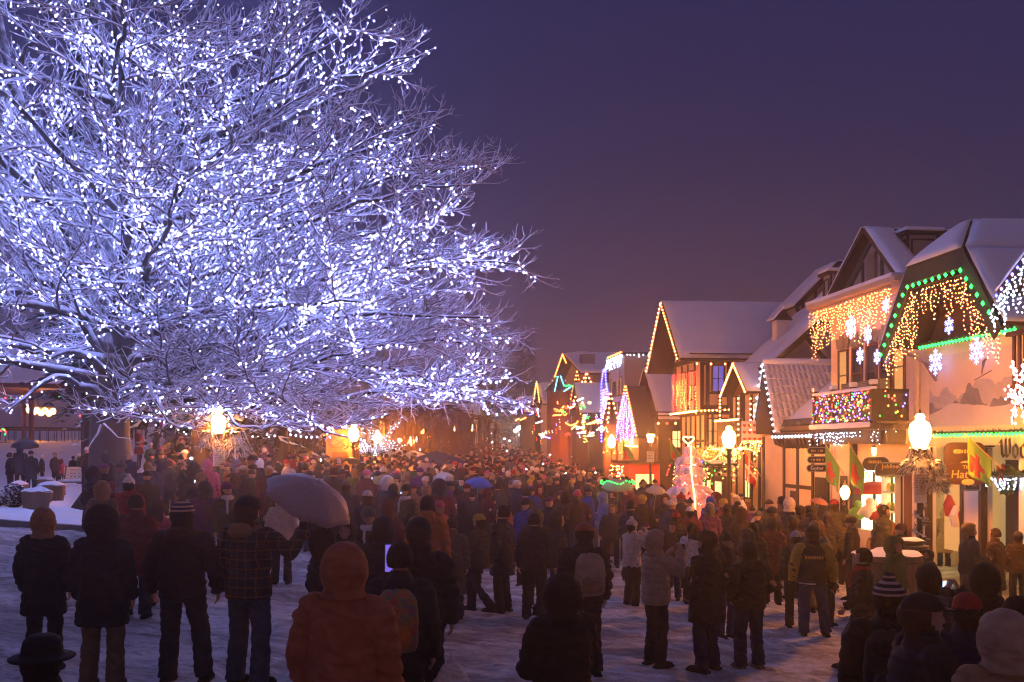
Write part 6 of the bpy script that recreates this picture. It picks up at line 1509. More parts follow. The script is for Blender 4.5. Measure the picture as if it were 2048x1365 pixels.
# ------------------------------------------------------------------ park on the left
BL = ['low whiskey-barrel planter nearest the kerb, right of the snowy bush','barrel planter just behind the nearest one','barrel planter behind the left group of people','barrel planter beside the bench','tall barrel planter farthest back, before the bench']
for k, (px, py, d, r, h) in enumerate(((72,1031,26.5,.37,.46),(80,1000,29,.36,.3),(37,995,31,.30,.44),(103,1000,30,.40,.46),(89,975,34,.33,.5))):
    x, y = (px-1024)/FPX*d, d; z = g(x,y); t = empty('barrel_planter', V((x,y,z)), BL[k], 'planter', 'barrel planters in the park'); m = MB(); m.loft([(x,y,z-.05,r*.82,r*.82),(x,y,z+h*.5,r*.94,r*.94),(x,y,z+h,r,r)], 22); m.build('tub', M['barrel'], t); m = MB(); [m.loft([(x,y,z+h*f,r*(.845+.16*f),r*(.845+.16*f)),(x,y,z+h*f+.04,r*(.85+.16*f),r*(.85+.16*f))], 22) for f in (.18,.8)]; m.build('hoop', M['black'], t); heap((x,y,z+h), r*1.02, .12, k).build('snow_cover', M['snow'], t, True)
x, y = (28-1024)/FPX*26.8, 26.8; z = g(x,y); t = empty('bush', V((x,y,z)), 'clipped bush thick with snow at the left edge by the kerb', 'bush'); m = MB()
for k in range(1500):
    a, e = R.uniform(0,6.283), R.uniform(-.2,1.45); r_ = R.uniform(.7,1.04); p = V((x+math.cos(a)*math.cos(e)*.36*r_, y+math.sin(a)*math.cos(e)*.36*r_, z+.08+math.sin(e)**.8*.5*r_ if e > 0 else z+.1)); d = V((R.gauss(0,1),R.gauss(0,1),R.gauss(0,.7))).normalized()*.075; e_ = d.cross(V((R.gauss(0,1),R.gauss(0,1),R.gauss(0,1)))).normalized()*.04
    m.quad(p-d, p+e_, p+d, p-e_)
m.build('foliage', M['bush'], t); m = MB(); m.ell((x,y,z+.22), (.27,.27,.26), 12, 8); m.build('core', M['needles_bare'], t)
def bench(px, Y, label):
    x = (px-1024)/FPX*Y; z = g(x,Y); t = empty('park_bench', V((x,Y,z)), label, 'bench')
    m = MB(); [m.box(x-.55,x+.55,Y-.2+i*.11,Y-.11+i*.11,z+.42,z+.455) for i in range(4)]; m.build('seat', M['barrel'], t)
    m = MB(); [m.prism([(x-.55,Y+.27+i*.03,z+.52+i*.11),(x+.55,Y+.27+i*.03,z+.52+i*.11),(x+.55,Y+.30+i*.03,z+.61+i*.11),(x-.55,Y+.30+i*.03,z+.61+i*.11)], (0,.025,0)) for i in range(4)]; m.build('backrest', M['plaster'], t)
    for q in (-.5,.5):
        m = MB(); m.tube([(x+q,Y-.2,z),(x+q,Y-.22,z+.42),(x+q,Y-.24,z+.64),(x+q,Y+.1,z+.67),(x+q,Y+.3,z+.66)], .025, 6); m.build('armrest', M['black'], t); m = MB(); m.tube([(x+q,Y+.3,z),(x+q,Y+.26,z+.42),(x+q,Y+.4,z+.98)], .025, 6); m.build('leg', M['black'], t)
    m = MB(); m.box(x-.54,x+.54,Y-.19,Y+.22,z+.458,z+.53); s = m.build('snow_cover', M['snow'], t); bv = s.modifiers.new('b','BEVEL'); bv.width=.03; bv.segments=2
bench(152, 33, 'park bench with a pale slatted back and snow on its seat')
# bandstand on the rise behind the tree, lit orange
gx, gy = -25.2, 52.0; gz = 3.0
gb = empty('bandstand', V((gx,gy,g(gx,gy))), 'wooden bandstand glowing orange on the snowy rise behind the great tree', 'bandstand')
m = MB(); m.loft([(gx,gy,g(gx,gy)-.6,4.6,3.4),(gx,gy,gz,4.6,3.4)], 8); m.build('base', M['dark_siding'], gb)
for k in range(8): a = k*.7854+.39; m = MB(); m.tube([(gx+math.cos(a)*4.3,gy+math.sin(a)*3.2,gz),(gx+math.cos(a)*4.3,gy+math.sin(a)*3.2,gz+2.9)], .13, 8); m.build('post', M['redwood'], gb)
m = MB(); m.loft([(gx,gy,gz+2.9,5.0,3.8),(gx,gy,gz+3.1,5.1,3.9),(gx,gy,gz+5.0,.6,.5),(gx,gy,gz+5.6,.1,.1)], 8); rf = m.build('roof', M['brownwood'], gb); m = MB(); m.loft([(gx,gy,gz+3.12,5.15,3.95),(gx,gy,gz+3.25,5.0,3.85),(gx,gy,gz+5.2,.55,.45),(gx,gy,gz+5.75,.1,.1)], 8); m.build('snow_cover', M['roofsnow'], rf)
m = MB(); m.tube([(gx+math.cos(k*.7854+.39)*4.3,gy+math.sin(k*.7854+.39)*3.2,gz+.95) for k in range(9)], .05, 5); m.tube([(gx+math.cos(k*.7854+.39)*4.3,gy+math.sin(k*.7854+.39)*3.2,gz+.2) for k in range(9)], .04, 5)
for k in range(64): a = k*.09817; m.tube([(gx+math.cos(a)*4.1,gy+math.sin(a)*3.05,gz+.2),(gx+math.cos(a)*4.1,gy+math.sin(a)*3.05,gz+.95)], .02, 4)
m.build('railing', M['timber'], gb)
ch = empty('chandelier', V((gx+.55,gy-.6,gz+1.75)), 'cluster of orange lamps hanging in the bandstand', 'chandelier')
for k in range(7): c = at(58+8*k, 820+(k*5) % 9, 51); m = MB(); m.ell(c, (.13,.13,.15), 10, 6); m.build('lamp_globe', M['globe_dim'], ch)
m = MB(); m.tube([at(56,816,51.05), at(108,816,51.05)], .03, 5); m.tube([at(80,816,51.05), V((gx+.6,51.05,gz+3)) ], .02, 4); m.build('frame', M['black'], ch)
for k, (p, q) in enumerate((((5,795),(60,785)),((100,788),(185,795)),((155,828),(185,832)))): bulb_line([at(*p,48), at((p[0]+q[0])/2,(p[1]+q[1])/2+6,48), at(*q,48)], .28, ['redb','green','blue','orange'], .04, ['coloured bulbs at the left end of the bandstand','coloured bulbs on the bandstand roof edge','coloured bulbs by the bandstand post'][k], 1.1)
for k, (px,py) in enumerate(((4,862),(8,866))): pass
bulb_line([at(0,862,38), at(6,856,38), at(12,862,38), at(8,872,38)], .10, ['redb','green','orange'], .035, 'knot of red and green bulbs at the very left edge', 1.1)
# kiosk
kx, ky = (680-1024)/FPX*44, 44.0; kz = g(kx,ky); kz1 = CAMZ+(HOR-872)/FPX*ky; kzt = CAMZ+(HOR-848)/FPX*ky
ki = empty('kiosk', V((kx,ky,kz)), 'small orange lit wooden kiosk with a snowy gable and crossed boards', 'kiosk'); hw = 28/FPX*ky
m = MB(); m.box(kx-hw,kx+hw,ky,ky+1.6,kz-.1,kz1); m.prism([(kx-hw,ky,kz1),(kx+hw,ky,kz1),(kx,ky,kzt-.05)], (0,.1,0)); m.build('wall', M['kioskwood'], ki)
roof_part(ki, [[V((kx-hw-.2,ky-.3,kz1-.12)), V((kx,ky-.3,kzt)), V((kx,ky+1.9,kzt)), V((kx-hw-.2,ky+1.9,kz1-.12))], [V((kx+hw+.2,ky-.3,kz1-.12)), V((kx,ky-.3,kzt)), V((kx,ky+1.9,kzt)), V((kx+hw+.2,ky+1.9,kz1-.12))]], .06, .08)
m = MB()
def bar(mb, a, b, w=.06, d=.04):
    a, b = V(a), V(b); n = (b-a).normalized(); e = V((-n.z,0,n.x))*w/2; mb.prism([a+e,b+e,b-e,a-e], (0,-d*R.uniform(.85,1.15),0))
z0, z1 = kz1-.52, kz1-.04
for a, b in (((-.38,z0),(.38,z0)),((-.38,z1),(.38,z1)),((-.38,z0),(-.38,z1)),((.38,z0),(.38,z1)),((-.38,z0),(.38,z1)),((-.38,z1),(.38,z0))): bar(m, (kx+a[0],ky-.002,a[1]), (kx+b[0],ky-.002,b[1]))
m.build('hatch_door', M['redwood'], ki); m = MB(); m.box(kx-.35,kx+.35,ky-.02,ky-.003,kz+.3,z0-.2); m.build('poster_panel', M['sign_brown'], ki)
bulb_line([V((kx-hw-.2,ky-.34,kz1-.1)), V((kx,ky-.34,kzt+.05)), V((kx+hw+.2,ky-.34,kz1-.1))], .16, ['orange'], .024, 'orange bulbs along the kiosk gable', 1.1)
bulb_line([at(500+14*i, 871+3*math.sin(i*.9), 46) for i in range(11)], .25, ['cool'], .04, 'sagging string of white bulbs left of the kiosk', 1.2)
# long dark building with lit window, arch of lights
dk = empty('dark_building', V((-11,105,g(-11,105))), 'long dark building in the fog with one lit upstairs window', 'building'); m = MB(); xa, xb = (765-1024)/FPX*108, (948-1024)/FPX*108; zt = CAMZ+(HOR-836)/FPX*108
m.box(xa,xb,108,122,0,zt); m.build('wall', M['dark_siding'], dk); m = MB(); m.prism([(xa-.5,107.5,zt),(xb+.5,107.5,zt),(xb+.5,115,zt+1.6),(xa-.5,115,zt+1.6)], (0,0,.25)); m.build('roof', M['roofsnow'], dk)
a, b = at(870,862,107.95), at(894,849,107.95); m = MB(); m.box(a.x,b.x,107.9,107.96,a.z,b.z); w_ = m.build('window', M['win'], dk); m = MB(); [m.box(a.x+(b.x-a.x)*i/4-.04,a.x+(b.x-a.x)*i/4+.04,107.86,107.89,a.z,b.z) for i in range(5)]; m.box(a.x,b.x,107.84,107.858,(a.z+b.z)/2-.04,(a.z+b.z)/2+.04); m.build('frame', M['timber'], w_)
bulb_line([at(862,829,107), at(896,829,107)], .35, ['cool'], .06, 'row of white bulbs over the lit upstairs window', 1.1)
bulb_line([at(909,886,104), at(909,868,104), at(911,862,104), at(915,860,104), at(919,862,104), at(921,868,104), at(921,886,104)], .18, ['pinkw'], .06, 'arch of white bulbs at the far dark building', 1.1)
a = at(934,870,112); m = MB(); m.box(a.x-1.2,a.x+1.2,112,116,0,a.z+.9); o = m.build('pale_shed', M['white_plaster']); tag(o, 'pale shed right of the arch of white bulbs', 'shed')
bulb_line([at(926,884,106), at(946,884,106)], .3, ['gold_b'], .06, 'low golden row of bulbs at the pale shed', 1.1)
# tents
def canopy(px, py, Y, w, h, top, side, label):
    x = (px-1024)/FPX*Y; zt = CAMZ+(HOR-py)/FPX*Y; z0 = g(x,Y); ze = zt-h; t = empty('canopy_tent', V((x,Y,z0)), label, 'canopy', 'pop-up canopies in the crowd'); m = MB(); k = 6
    for sx in range(4):
        c0 = [(-1,-1),(1,-1),(1,1),(-1,1)][sx]; c1 = [(-1,-1),(1,-1),(1,1),(-1,1)][(sx+1) % 4]
        for i in range(k):
            f0, f1 = i/k, (i+1)/k; P = lambda c, f: V((x+c[0]*w/2*(1-f), Y+c[1]*w/2*(1-f), ze+h*f**.85 - (0)))
            m.quad(P(c0,f0), P(c1,f0), P(c1,f1), P(c0,f1))
        m.quad(V((x+c0[0]*w/2,Y+c0[1]*w/2,ze-.22)), V((x+c1[0]*w/2,Y+c1[1]*w/2,ze-.22)), V((x+c1[0]*w/2,Y+c1[1]*w/2,ze)), V((x+c0[0]*w/2,Y+c0[1]*w/2,ze)))
    o = m.build('canopy_roof', M[top], t); sd = o.modifiers.new('s','SOLIDIFY'); sd.thickness=.02
    for c0 in ((-1,-1),(1,-1),(1,1),(-1,1)): m = MB(); m.tube([(x+c0[0]*w*.49,Y+c0[1]*w*.49,z0),(x+c0[0]*w*.49,Y+c0[1]*w*.49,ze)], .025, 5); m.build('leg', M['grey_metal'], t)
    m = MB(); m.box(x-w*.48,x+w*.48,Y+w*.46,Y+w*.48,z0+.3,ze-.1); m.build('back_panel', M[side], t)
canopy(874,902,52,3.3,.62,'canvas_blue','canvas_white','large dark blue canopy tent standing in the crowd')
canopy(915,887,78,3.4,.6,'canvas_blue','canvas_white','smaller blue canopy tent farther back than the large one')
canopy(773,893,57,2.9,.5,'canvas_white','canvas_white','white canopy tent glowing orange under the lamps')
canopy(828,902,60,1.7,.3,'canvas_white','canvas_white','small low white canopy right of the glowing one')
# ------------------------------------------------------------------ the people
POSES['holdup'] = dict(POSES['stand'], elr=(.33,.12,1.24), wrr=(.42,.25,1.50), hdr=(.25,.2,.95))
def sleeves_mesh(po):
    k = ('sleeves', po, 0, '')
    if k not in PM:
        mb = MB(); [sleeve(mb, POSES[po], s, 1.22) for s in 'rl']; me = remesh(mb, .0125, 3, .006, 8); me.materials.clear(); me.materials.append(M['cloth']); PM[k] = me
    return PM[k]
SPOTS = []
def HP(px, head, feet=None, d=None, po='stand', rot=0, coat='short', cc='black', pc='black2', hat='beanie', hc='black', label='', h=None, **kw):
    if feet: x, Y = ray_ground(px, feet)
    elif d: Y = d; x = (px-1024)/FPX*d
    else: x, Y = head_depth(px, head, h or 1.72)
    hh = CAMZ+(HOR-head)/FPX*Y-g(x, Y)
    hh = max(1.0, min(2.0, hh)); SPOTS.append((x, Y)); kw.setdefault('lod', 0)
    return person(x, Y, hh, rot, po, coat, cc, pc, hat, hc, label, **kw)
p1 = HP(88,1016,1343,coat='long',cc='black',pc='black',hat='hood',hc='tan',label='person at far left in black coat with a tan hood up, seen from behind')
p2 = HP(205,1016,1374,coat='long',cc='black',pc='khaki',hat='fur_hood',hc='darkbrown',label='person in long black coat and dark furry hood, khaki trousers, from behind',wide=1.08)
p3 = HP(365,1000,1364,po='wide',coat='short',cc='darkbrown',pc='charcoal',hat='striped_beanie',hc='navy',extra=(('hood_down','brown'),),label='person in dark brown jacket and blue banded knit hat, broad back to us',wide=1.12,bcol='darkbrown')
p4 = HP(497,985,1372,po='holdup',rot=-22,coat='plaid',cc='charcoal',pc='greyblue',hat='beanie',hc='black',extra=(('hood_down','tan'),),label='person in plaid jacket with tan hood holding up the big pale umbrella',wide=1.1)
p5 = HP(85,1268,d=4.9,coat='short',cc='darkbrown',hat='bowler',hc='black',label='person at the bottom left corner wearing a black brimmed hat',wide=1.0)
p6 = HP(690,1088,d=6.7,coat='short',cc='rust',pc='maroon',hat='hood',hc='rust',rot=-8,label='large person in rust orange hooded jacket, nearest in the middle',wide=1.12)
p7 = HP(838,1015,d=9.4,coat='short',cc='black',pc='black',hat='cap',hc='black',label='person in black coat and black cap behind the colourful backpack',wide=1.08)
p8 = HP(800,1082,d=8.2,coat='puffer',cc='black2',pc='black',hat='short_hair',hc='hair',label='person in dark padded coat carrying a colourful backpack')
p9 = HP(905,1033,1238,coat='knee',cc='khaki',pc='navy',hat='short_hair',hc='brown',label='person in knee-length tan brown coat, back to us, dark trousers')
p10 = HP(958,1027,1228,po='walk',rot=60,coat='puffer',cc='olive',pc='black',hat='beanie',hc='yellow',label='person in olive padded jacket with a yellowish knit hat walking left')
p11 = HP(1073,1018,1216,coat='short',cc='brown',pc='brown',hat='hood',hc='khaki',label='person all in brown with a khaki hood in the open middle of the snow')
p12 = HP(1168,1042,1352,coat='short',cc='black',pc='black',hat='cap',hc='rust',label='person in black with rust cap and a pale backpack on the shoulders',rot=12,wide=1.08)
p13 = HP(1122,1150,d=7.3,coat='puffer',cc='darkbrown',pc='black',hat='hood',hc='darkbrown',label='big person in dark brown hooded coat at the bottom middle, holding a blue lit phone',po='hold',rot=35,wide=1.1)
p14 = HP(1264,1038,1216,po='photo',rot=-55,coat='short',cc='cream',pc='black',hat='pompom',hc='cream',extra=(('skirt','black'),),bcol='white',label='person in cream jacket, black skirt and white boots taking a picture')
p15 = HP(1312,1060,1332,po='photo',rot=-65,coat='puffer',cc='beige',pc='black',hat='hood',hc='beige',label='person in pale beige padded jacket and black trousers with arms raised',bcol='black')
p16 = HP(1384,1046,1207,coat='short',cc='white',pc='black',hat='long_hair',hc='hair',label='person with long dark hair in a white jacket seen from behind')
p17 = HP(1345,1043,1200,coat='short',cc='black',pc='jeans',hat='long_hair',hc='hair',rot=165,label='person with long dark hair facing us in black jacket and jeans')
p18 = HP(1413,1059,1342,po='pockets',rot=48,coat='long',cc='black',pc='navy',hat='beanie',hc='brown',label='person in black coat and brown knit hat looking left, hands in pockets',wide=1.1,bcol='darkbrown')
p19 = HP(1452,1064,1277,coat='short',cc='black2',pc='jeans',hat='beanie',hc='black',rot=-150,label='person in black with black knit hat facing right between the two men')
p20 = HP(1498,1080,1338,po='pockets',rot=18,coat='short',cc='black',pc='navy',hat='beanie',hc='black2',extra=(('hood_down','black'),),bcol='khaki',label='person in black hooded jacket, dark jeans and tan boots, from behind',wide=1.12)
p21 = HP(1592,1061,1256,coat='short',cc='charcoal',pc='black',hat='beanie',hc='cream',label='person in charcoal jacket with cream knit hat, left of the yellow sleeves')
p22 = HP(1625,1050,1272,po='wide',rot=-8,coat='short',cc='black',pc='jeans',hat='beanie',hc='black',label='person in black jacket with yellow sleeves and lettering on the back, jeans',gloves='black',bcol='darkbrown',wide=1.1)
child('sleeves', sleeves_mesh('wide'), p22, C3['yellow'])
def on_back(o, w, h, z, m_, y=-.18):
    """worn lettering on the back of a jacket"""
    mb = MB(); x = -w/2
    while x < w/2:
        q = R.uniform(.018,.03); mb.prism([(x,y,z-h/2),(x+q,y,z-h/2),(x+q*.9,y,z+h/2),(x,y,z+h/2)], (0,-.004,0)); x += q*1.35
    me = mb.mesh('lettering', M[m_]); c = D.objects.new('lettering', me); COL.objects.link(c); c.parent = o
on_back(p22, .26, .05, 1.28, 'gold', -.168)
mb = MB(); mb.loft([(0,-.004,.845,.208,.162),(0,-.004,.865,.209,.163)], 20); me = mb.mesh('waistband', M['white_paint']); c = D.objects.new('waistband', me); COL.objects.link(c); c.parent = p22
p30 = HP(1778,1158,d=7.7,coat='puffer',cc='black',hat='striped_pompom',hc='black',rot=-15,label='person with black and tan striped hat and a black backpack, bottom right',wide=1.1)
p31 = HP(1856,1127,d=9.2,coat='puffer',cc='charcoal',hat='beanie',hc='black',extra=(('hood_down','grey'),),label='person in charcoal padded jacket with grey hood down and black knit hat, right')
p32 = HP(1846,1180,d=6.6,po='hold',rot=-88,coat='puffer',cc='black2',hat='cap',hc='black',label='person in black cap seen from the side looking at a lit phone, bottom right',wide=1.1)
p33 = HP(1934,1183,d=7.6,coat='short',cc='navy',hat='beanie',hc='red',rot=-10,label='person in navy jacket with a ribbed red knit hat, bottom right')
p34 = HP(2006,1222,d=6.0,coat='puffer',cc='tan',hat='hood',hc='beige',rot=12,label='large person in pale tan hooded jacket in the bottom right corner',wide=1.12)
p35 = HP(1966,1128,d=9.8,po='photo',rot=25,coat='puffer',cc='black',hat='hood',hc='black',label='person in black hooded coat holding up a camera phone at right')
p36 = HP(2032,1190,d=8.0,coat='short',cc='black',hat='short_hair',hc='hair',label='dark haired person in black at the right edge behind the tan hooded jacket')
p38 = HP(1725,1095,d=13.5,po='walk',rot=75,coat='short',cc='black',pc='navy',hat='short_hair',hc='hair',extra=(('scarf','red'),),label='person in black jacket and red scarf walking left before the round planter')
HP(1751,1058,None,h=1.34,coat='puffer',cc='tan',pc='black',hat='fur_hood',hc='tan',label='child in tan padded coat with fur hood left of the round planter')
HP(1770,1020,None,h=1.75,coat='puffer',cc='rust',pc='brown',hat='hood',hc='rust',label='person in rust brown hooded coat just behind the round planter')
HP(1693,1028,None,h=1.7,coat='puffer',cc='olive',pc='black',hat='hood',hc='olive',label='person in olive hooded padded coat left of the round planter')
HP(1655,1022,None,h=1.74,coat='short',cc='charcoal',pc='black',hat='beanie',hc='grey',label='person in charcoal jacket and grey knit hat behind the yellow sleeves')
HP(1888,1018,None,h=1.74,coat='knee',cc='tan',pc='navy',hat='hood',hc='tan',label='person in long tan coat and tan hood right of the nearest lamp post')
HP(1945,1000,None,h=1.82,coat='short',cc='olive',pc='black',hat='beanie',hc='green',rot=172,label='person in olive jacket and green hat facing us by the hat sign')
HP(1950,1043,None,h=1.62,coat='short',cc='black',pc='black',hat='pompom',hc='pink',label='person in black with a pink bobble hat right of the nearest lamp')
HP(1990,1056,None,h=1.75,coat='knee',cc='brown',pc='black',hat='short_hair',hc='brown',rot=30,label='person in knee-length brown coat below the rightmost shop wreath')
HP(2036,1062,None,h=1.7,coat='short',cc='brown',pc='black',hat='beanie',hc='charcoal',label='person in brown jacket and dark knit hat at the right edge by the shop')
HP(1668,983,26.0 and None,d=25.5,po='wave',coat='short',cc='olive',pc='black',hat='beanie',hc='red',rot=10,label='person with red hat raising an arm in front of the flags')
HP(1768,988,None,d=24.5,coat='short',cc='olive',pc='black',hat='cap',hc='black',rot=-85,label='person in olive jacket and black cap in profile before the white shelf')
HP(1544,1034,None,h=1.72,coat='long',cc='maroon',pc='black',hat='beanie',hc='black',label='person in long maroon coat and black knit hat behind the tan boots')
HP(1585,1030,None,h=1.74,coat='short',cc='brown',pc='charcoal',hat='beanie',hc='charcoal',rot=20,label='person in brown jacket and dark knit hat above the cream knit hat')
HP(1505,1045,None,h=1.66,coat='short',cc='black2',pc='black',hat='long_hair',hc='hair',label='long haired person in black behind the tan boots and hooded jacket')
HP(1380,1013,None,h=1.66,coat='short',cc='maroon',pc='black',hat='beanie',hc='white',label='person in maroon jacket with a white knit hat before the pink tree')
HP(1419,1008,None,h=1.7,coat='short',cc='purple',pc='black',hat='hood',hc='grey',label='person in purple jacket with a grey hood before the pink tree')
HP(1352,1024,None,h=1.6,coat='short',cc='charcoal',pc='black',hat='pompom',hc='red',label='person in charcoal with a red bobble hat left of the white knit hat')
HP(1330,990,None,h=1.7,coat='short',cc='black',pc='black',hat='fur_hood',hc='brown',rot=175,label='person facing us in a brown furry hood left of the pink tree')
HP(1208,985,None,h=1.75,po='hold',rot=-70,coat='short',cc='lightblue',pc='black',hat='hood',hc='lightblue',label='person in pale blue hooded jacket turned right in mid crowd')
HP(1052,995,None,h=1.75,coat='short',cc='blue',pc='black',hat='beanie',hc='black',rot=150,label='person facing us in a bright blue jacket and black hat, mid crowd')
HP(1262,1000,None,h=1.76,coat='short',cc='navy',pc='black',hat='short_hair',hc='hair',rot=-40,label='person in navy jacket with dark hair turned right, behind the cream jacket')
HP(1068,1025,None,h=1.7,coat='short',cc='black2',pc='black',hat='short_hair',hc='hair',label='dark haired person in black just behind the khaki hood')
HP(1115,1022,None,h=1.74,coat='puffer',cc='charcoal',pc='navy',hat='hood',hc='charcoal',po='walk',rot=-80,label='person in charcoal hooded coat walking right behind the pale backpack')
p60 = HP(188,933,None,d=18.5,coat='long',cc='black',pc='black',hat='hood',hc='black',label='tall person in long black coat and hood before the great tree trunk',rot=-35)
HP(205,965,None,d=16.5,coat='puffer',cc='khaki',pc='black',hat='fur_hood',hc='tan',label='person with tan fur hood in khaki padded coat before the great trunk')
HP(258,953,None,d=17.2,coat='short',cc='red',pc='black',hat='pompom',hc='white',extra=(('hood_down','red'),),label='person in red jacket with white hat before the great tree trunk')
HP(272,988,None,d=13.6,coat='long',cc='maroon',pc='black2',hat='short_hair',hc='hair',label='person in long maroon coat between the furry hood and the banded hat',wide=1.08)
HP(318,1000,None,d=14.6,coat='long',cc='pink',pc='khaki',hat='long_hair',hc='brown',label='long haired person in a dull pink coat left of the banded hat')
HP(410,963,None,d=17.8,coat='short',cc='purple',pc='jeans',hat='hood',hc='charcoal',label='person in purple-black jacket and pale jeans left of the white scarf')
ps = HP(454,962,None,d=17.5,coat='short',cc='olive',pc='jeans',hat='beanie',hc='purple',extra=(('scarf','white'),),rot=-140,label='person in olive jacket with a white scarf and purple hat')
HP(415,919,None,d=25,coat='short',cc='pink',pc='black',hat='hood',hc='pink',label='person in bright pink hooded jacket under the lamp with the notice',rot=20)
HP(381,918,None,d=26,po='photo',rot=170,coat='short',cc='black',pc='black',hat='beanie',hc='black',label='person facing us firing a camera flash under the lit evergreen')
HP(563,985,1168,coat='puffer',cc='cream',pc='black',hat='hood',hc='cream',label='person in cream hooded jacket just left of the umbrella shaft')
HP(690,1040,None,d=12.6,coat='short',cc='charcoal',pc='black',hat='fur_hood',hc='charcoal',rot=178,label='person facing us with dark hood under the edge of the big umbrella')
HP(737,1012,None,d=13.6,coat='short',cc='black',pc='black',hat='beanie',hc='grey',extra=(('scarf','white'),),rot=-172,label='young person facing us in grey knit hat and white scarf, right of the umbrella')
HP(766,1034,None,d=11.4,coat='puffer',cc='black',pc='black',hat='hood',hc='black',label='person in black hooded coat in front of the grey knit hat',rot=20)
HP(650,1060,None,d=10.6,coat='short',cc='black',pc='black',hat='fur_hood',hc='brown',rot=-50,label='person with brown fur hood under the umbrella, turned right')
HP(735,980,None,h=1.7,coat='short',cc='navy',pc='black',hat='beanie',hc='white',label='person in navy jacket with white knit hat right of the umbrella top')
HP(692,960,None,h=1.78,coat='long',cc='black',pc='black',hat='beanie',hc='grey',label='person in long black coat and grey hat above the umbrella edge')
HP(811,968,None,h=1.78,coat='short',cc='olive',pc='black',hat='beanie',hc='charcoal',extra=(('scarf','white'),),rot=150,label='person in olive jacket and dark hat with white scarf facing us, mid crowd')
HP(855,990,None,d=14.5,coat='short',cc='orange',pc='black',hat='short_hair',hc='hair',label='dark haired person in an orange jacket behind the black cap')
HP(925,1000,None,h=1.7,coat='short',cc='black2',pc='black',hat='beanie',hc='navy',label='person in black with navy knit hat behind the knee-length tan coat')
HP(1005,1010,None,h=1.75,coat='long',cc='charcoal',pc='black',hat='short_hair',hc='hair',rot=60,label='person in long charcoal coat turned left, mid crowd behind the olive jacket')
HP(775,1000,None,h=1.66,coat='short',cc='maroon',pc='black',hat='hood',hc='maroon',label='person in maroon hooded jacket behind the grey knit hat')
for k, (px, hd, ft_, cc, hat, hc, rot, lab) in enumerate(((20,905,990,'black','short_hair','hair',-40,'person in black at the far left of the park group'),(40,890,984,'black2','hood','black',15,'tallest person of the park group, hooded in black'),(62,901,991,'black','beanie','black',5,'person in long black coat and hat at the front of the park group'),
        (84,909,975,'charcoal','beanie','cream',-60,'person in charcoal with cream hat at the right of the park group'),(110,905,976,'brown','beanie','tan',-20,'person in brown with tan hat beside the pink jacket in the park'),(123,918,974,'pink','hood','maroon',0,'person in dark pink jacket and maroon hood in the park'),(158,907,968,'green','beanie','white',-70,'person in green jacket and white hat left of the great trunk'),(146,912,966,'black','short_hair','hair',40,'person in black left of the white hat in the park'))):
    HP(px,hd,ft_,coat='long' if k in (1,2) else 'short',cc=cc,pc='black' if k != 6 else 'khaki',hat=hat,hc=hc,rot=rot,label=lab,group='people standing in the snowy park',lod=1)
# ---- the rest of the nearer crowd, one by one
LANDM = [(1378,960,'near the pink tree'),(1458,930,'by the lamp near the pink tree'),(1560,970,'before the dark stall'),(1640,985,'below the oval signs'),(1730,1000,'before the bright shop window'),(1840,1010,'by the nearest lamp post'),(1940,1010,'below the hat sign'),(2020,1020,'by the rightmost shop'),
         (1301,930,'below the square lantern'),(1223,940,'toward the triangular gable'),(1140,950,'under the far right lamps'),(1040,960,'at mid street'),(955,965,'by the bright blue umbrella'),(874,930,'before the blue canopy'),(773,920,'before the white canopy'),(690,930,'before the orange kiosk'),(615,945,'beyond the pale umbrella'),(540,930,'by the weeping tree'),(437,930,'under the left lamp'),(350,945,'under the lit evergreen'),(250,945,'near the great tree trunk')]
CNAME = dict(black='black',charcoal='charcoal',navy='navy',brown='brown',darkbrown='dark brown',maroon='maroon',red='red',purple='purple',olive='olive',grey='grey',blue='blue',tan='tan',green='green',teal='teal',pink='pink',white='white',cream='cream',yellow='yellow',rust='rust',orange='orange',lightblue='pale blue',beige='beige')
CW = ['black']*13+['charcoal']*9+['navy']*6+['brown']*6+['darkbrown']*7+['maroon']*3+['olive']*2+['grey']*2+['red','purple','blue','tan','green','teal','pink','rust','cream','white']
HW = [('beanie','knit hat'),('beanie','knit hat'),('beanie','knit hat'),('pompom','bobble hat'),('hood','hood'),('hood','hood'),('fur_hood','furry hood'),('cap','cap'),('short_hair','hair'),('long_hair','long hair')]
HCW = ['black']*5+['charcoal']*3+['brown','navy']+['brown','navy','grey','white','red','cream','maroon','pink','yellow','purple','beige']
used = set(); PHONES = []
def near_land(px, py): return min(LANDM, key=lambda l: (l[0]-px)**2+3*(l[1]-py)**2)[2]
def right_edge(Y): return 13.97-.112*Y-(2.1 if Y < 36 else 3.3)
cand = []
Y = 16.5
while Y < 60:
    step = 1.02 if Y < 30 else .95
    x = -.415*Y
    while x < right_edge(Y):
        jx, jy = x+R.uniform(-.33,.33), Y+R.uniform(-.4,.4); px = 1024+FPX*jx/jy
        ok = all((jx-a)**2+(jy-b)**2 > .62 for a, b in SPOTS)
        if jy < 20.5: ok = ok and R.random() < .42 and (560 < px < 1000 or px > 1490)
        elif jy < 23: ok = ok and R.random() < .7
        if in_park(jx, jy) and R.random() < .6: ok = False
        if math.hypot(jx-TX, jy-TY) < 1.2 or math.hypot(px-1378, (jy-31)*25) < 34 or math.hypot(jx-7, jy-18.5) < 1.2: ok = False
        if noise.noise((jx*.4, jy*.4, 3)) < -.30 and jy < 45: ok = False
        if ok: cand.append((jy, jx))
        x += step*R.uniform(.9,1.15)
    Y += step
cand.sort()
NIND = 300-NP[0]-2
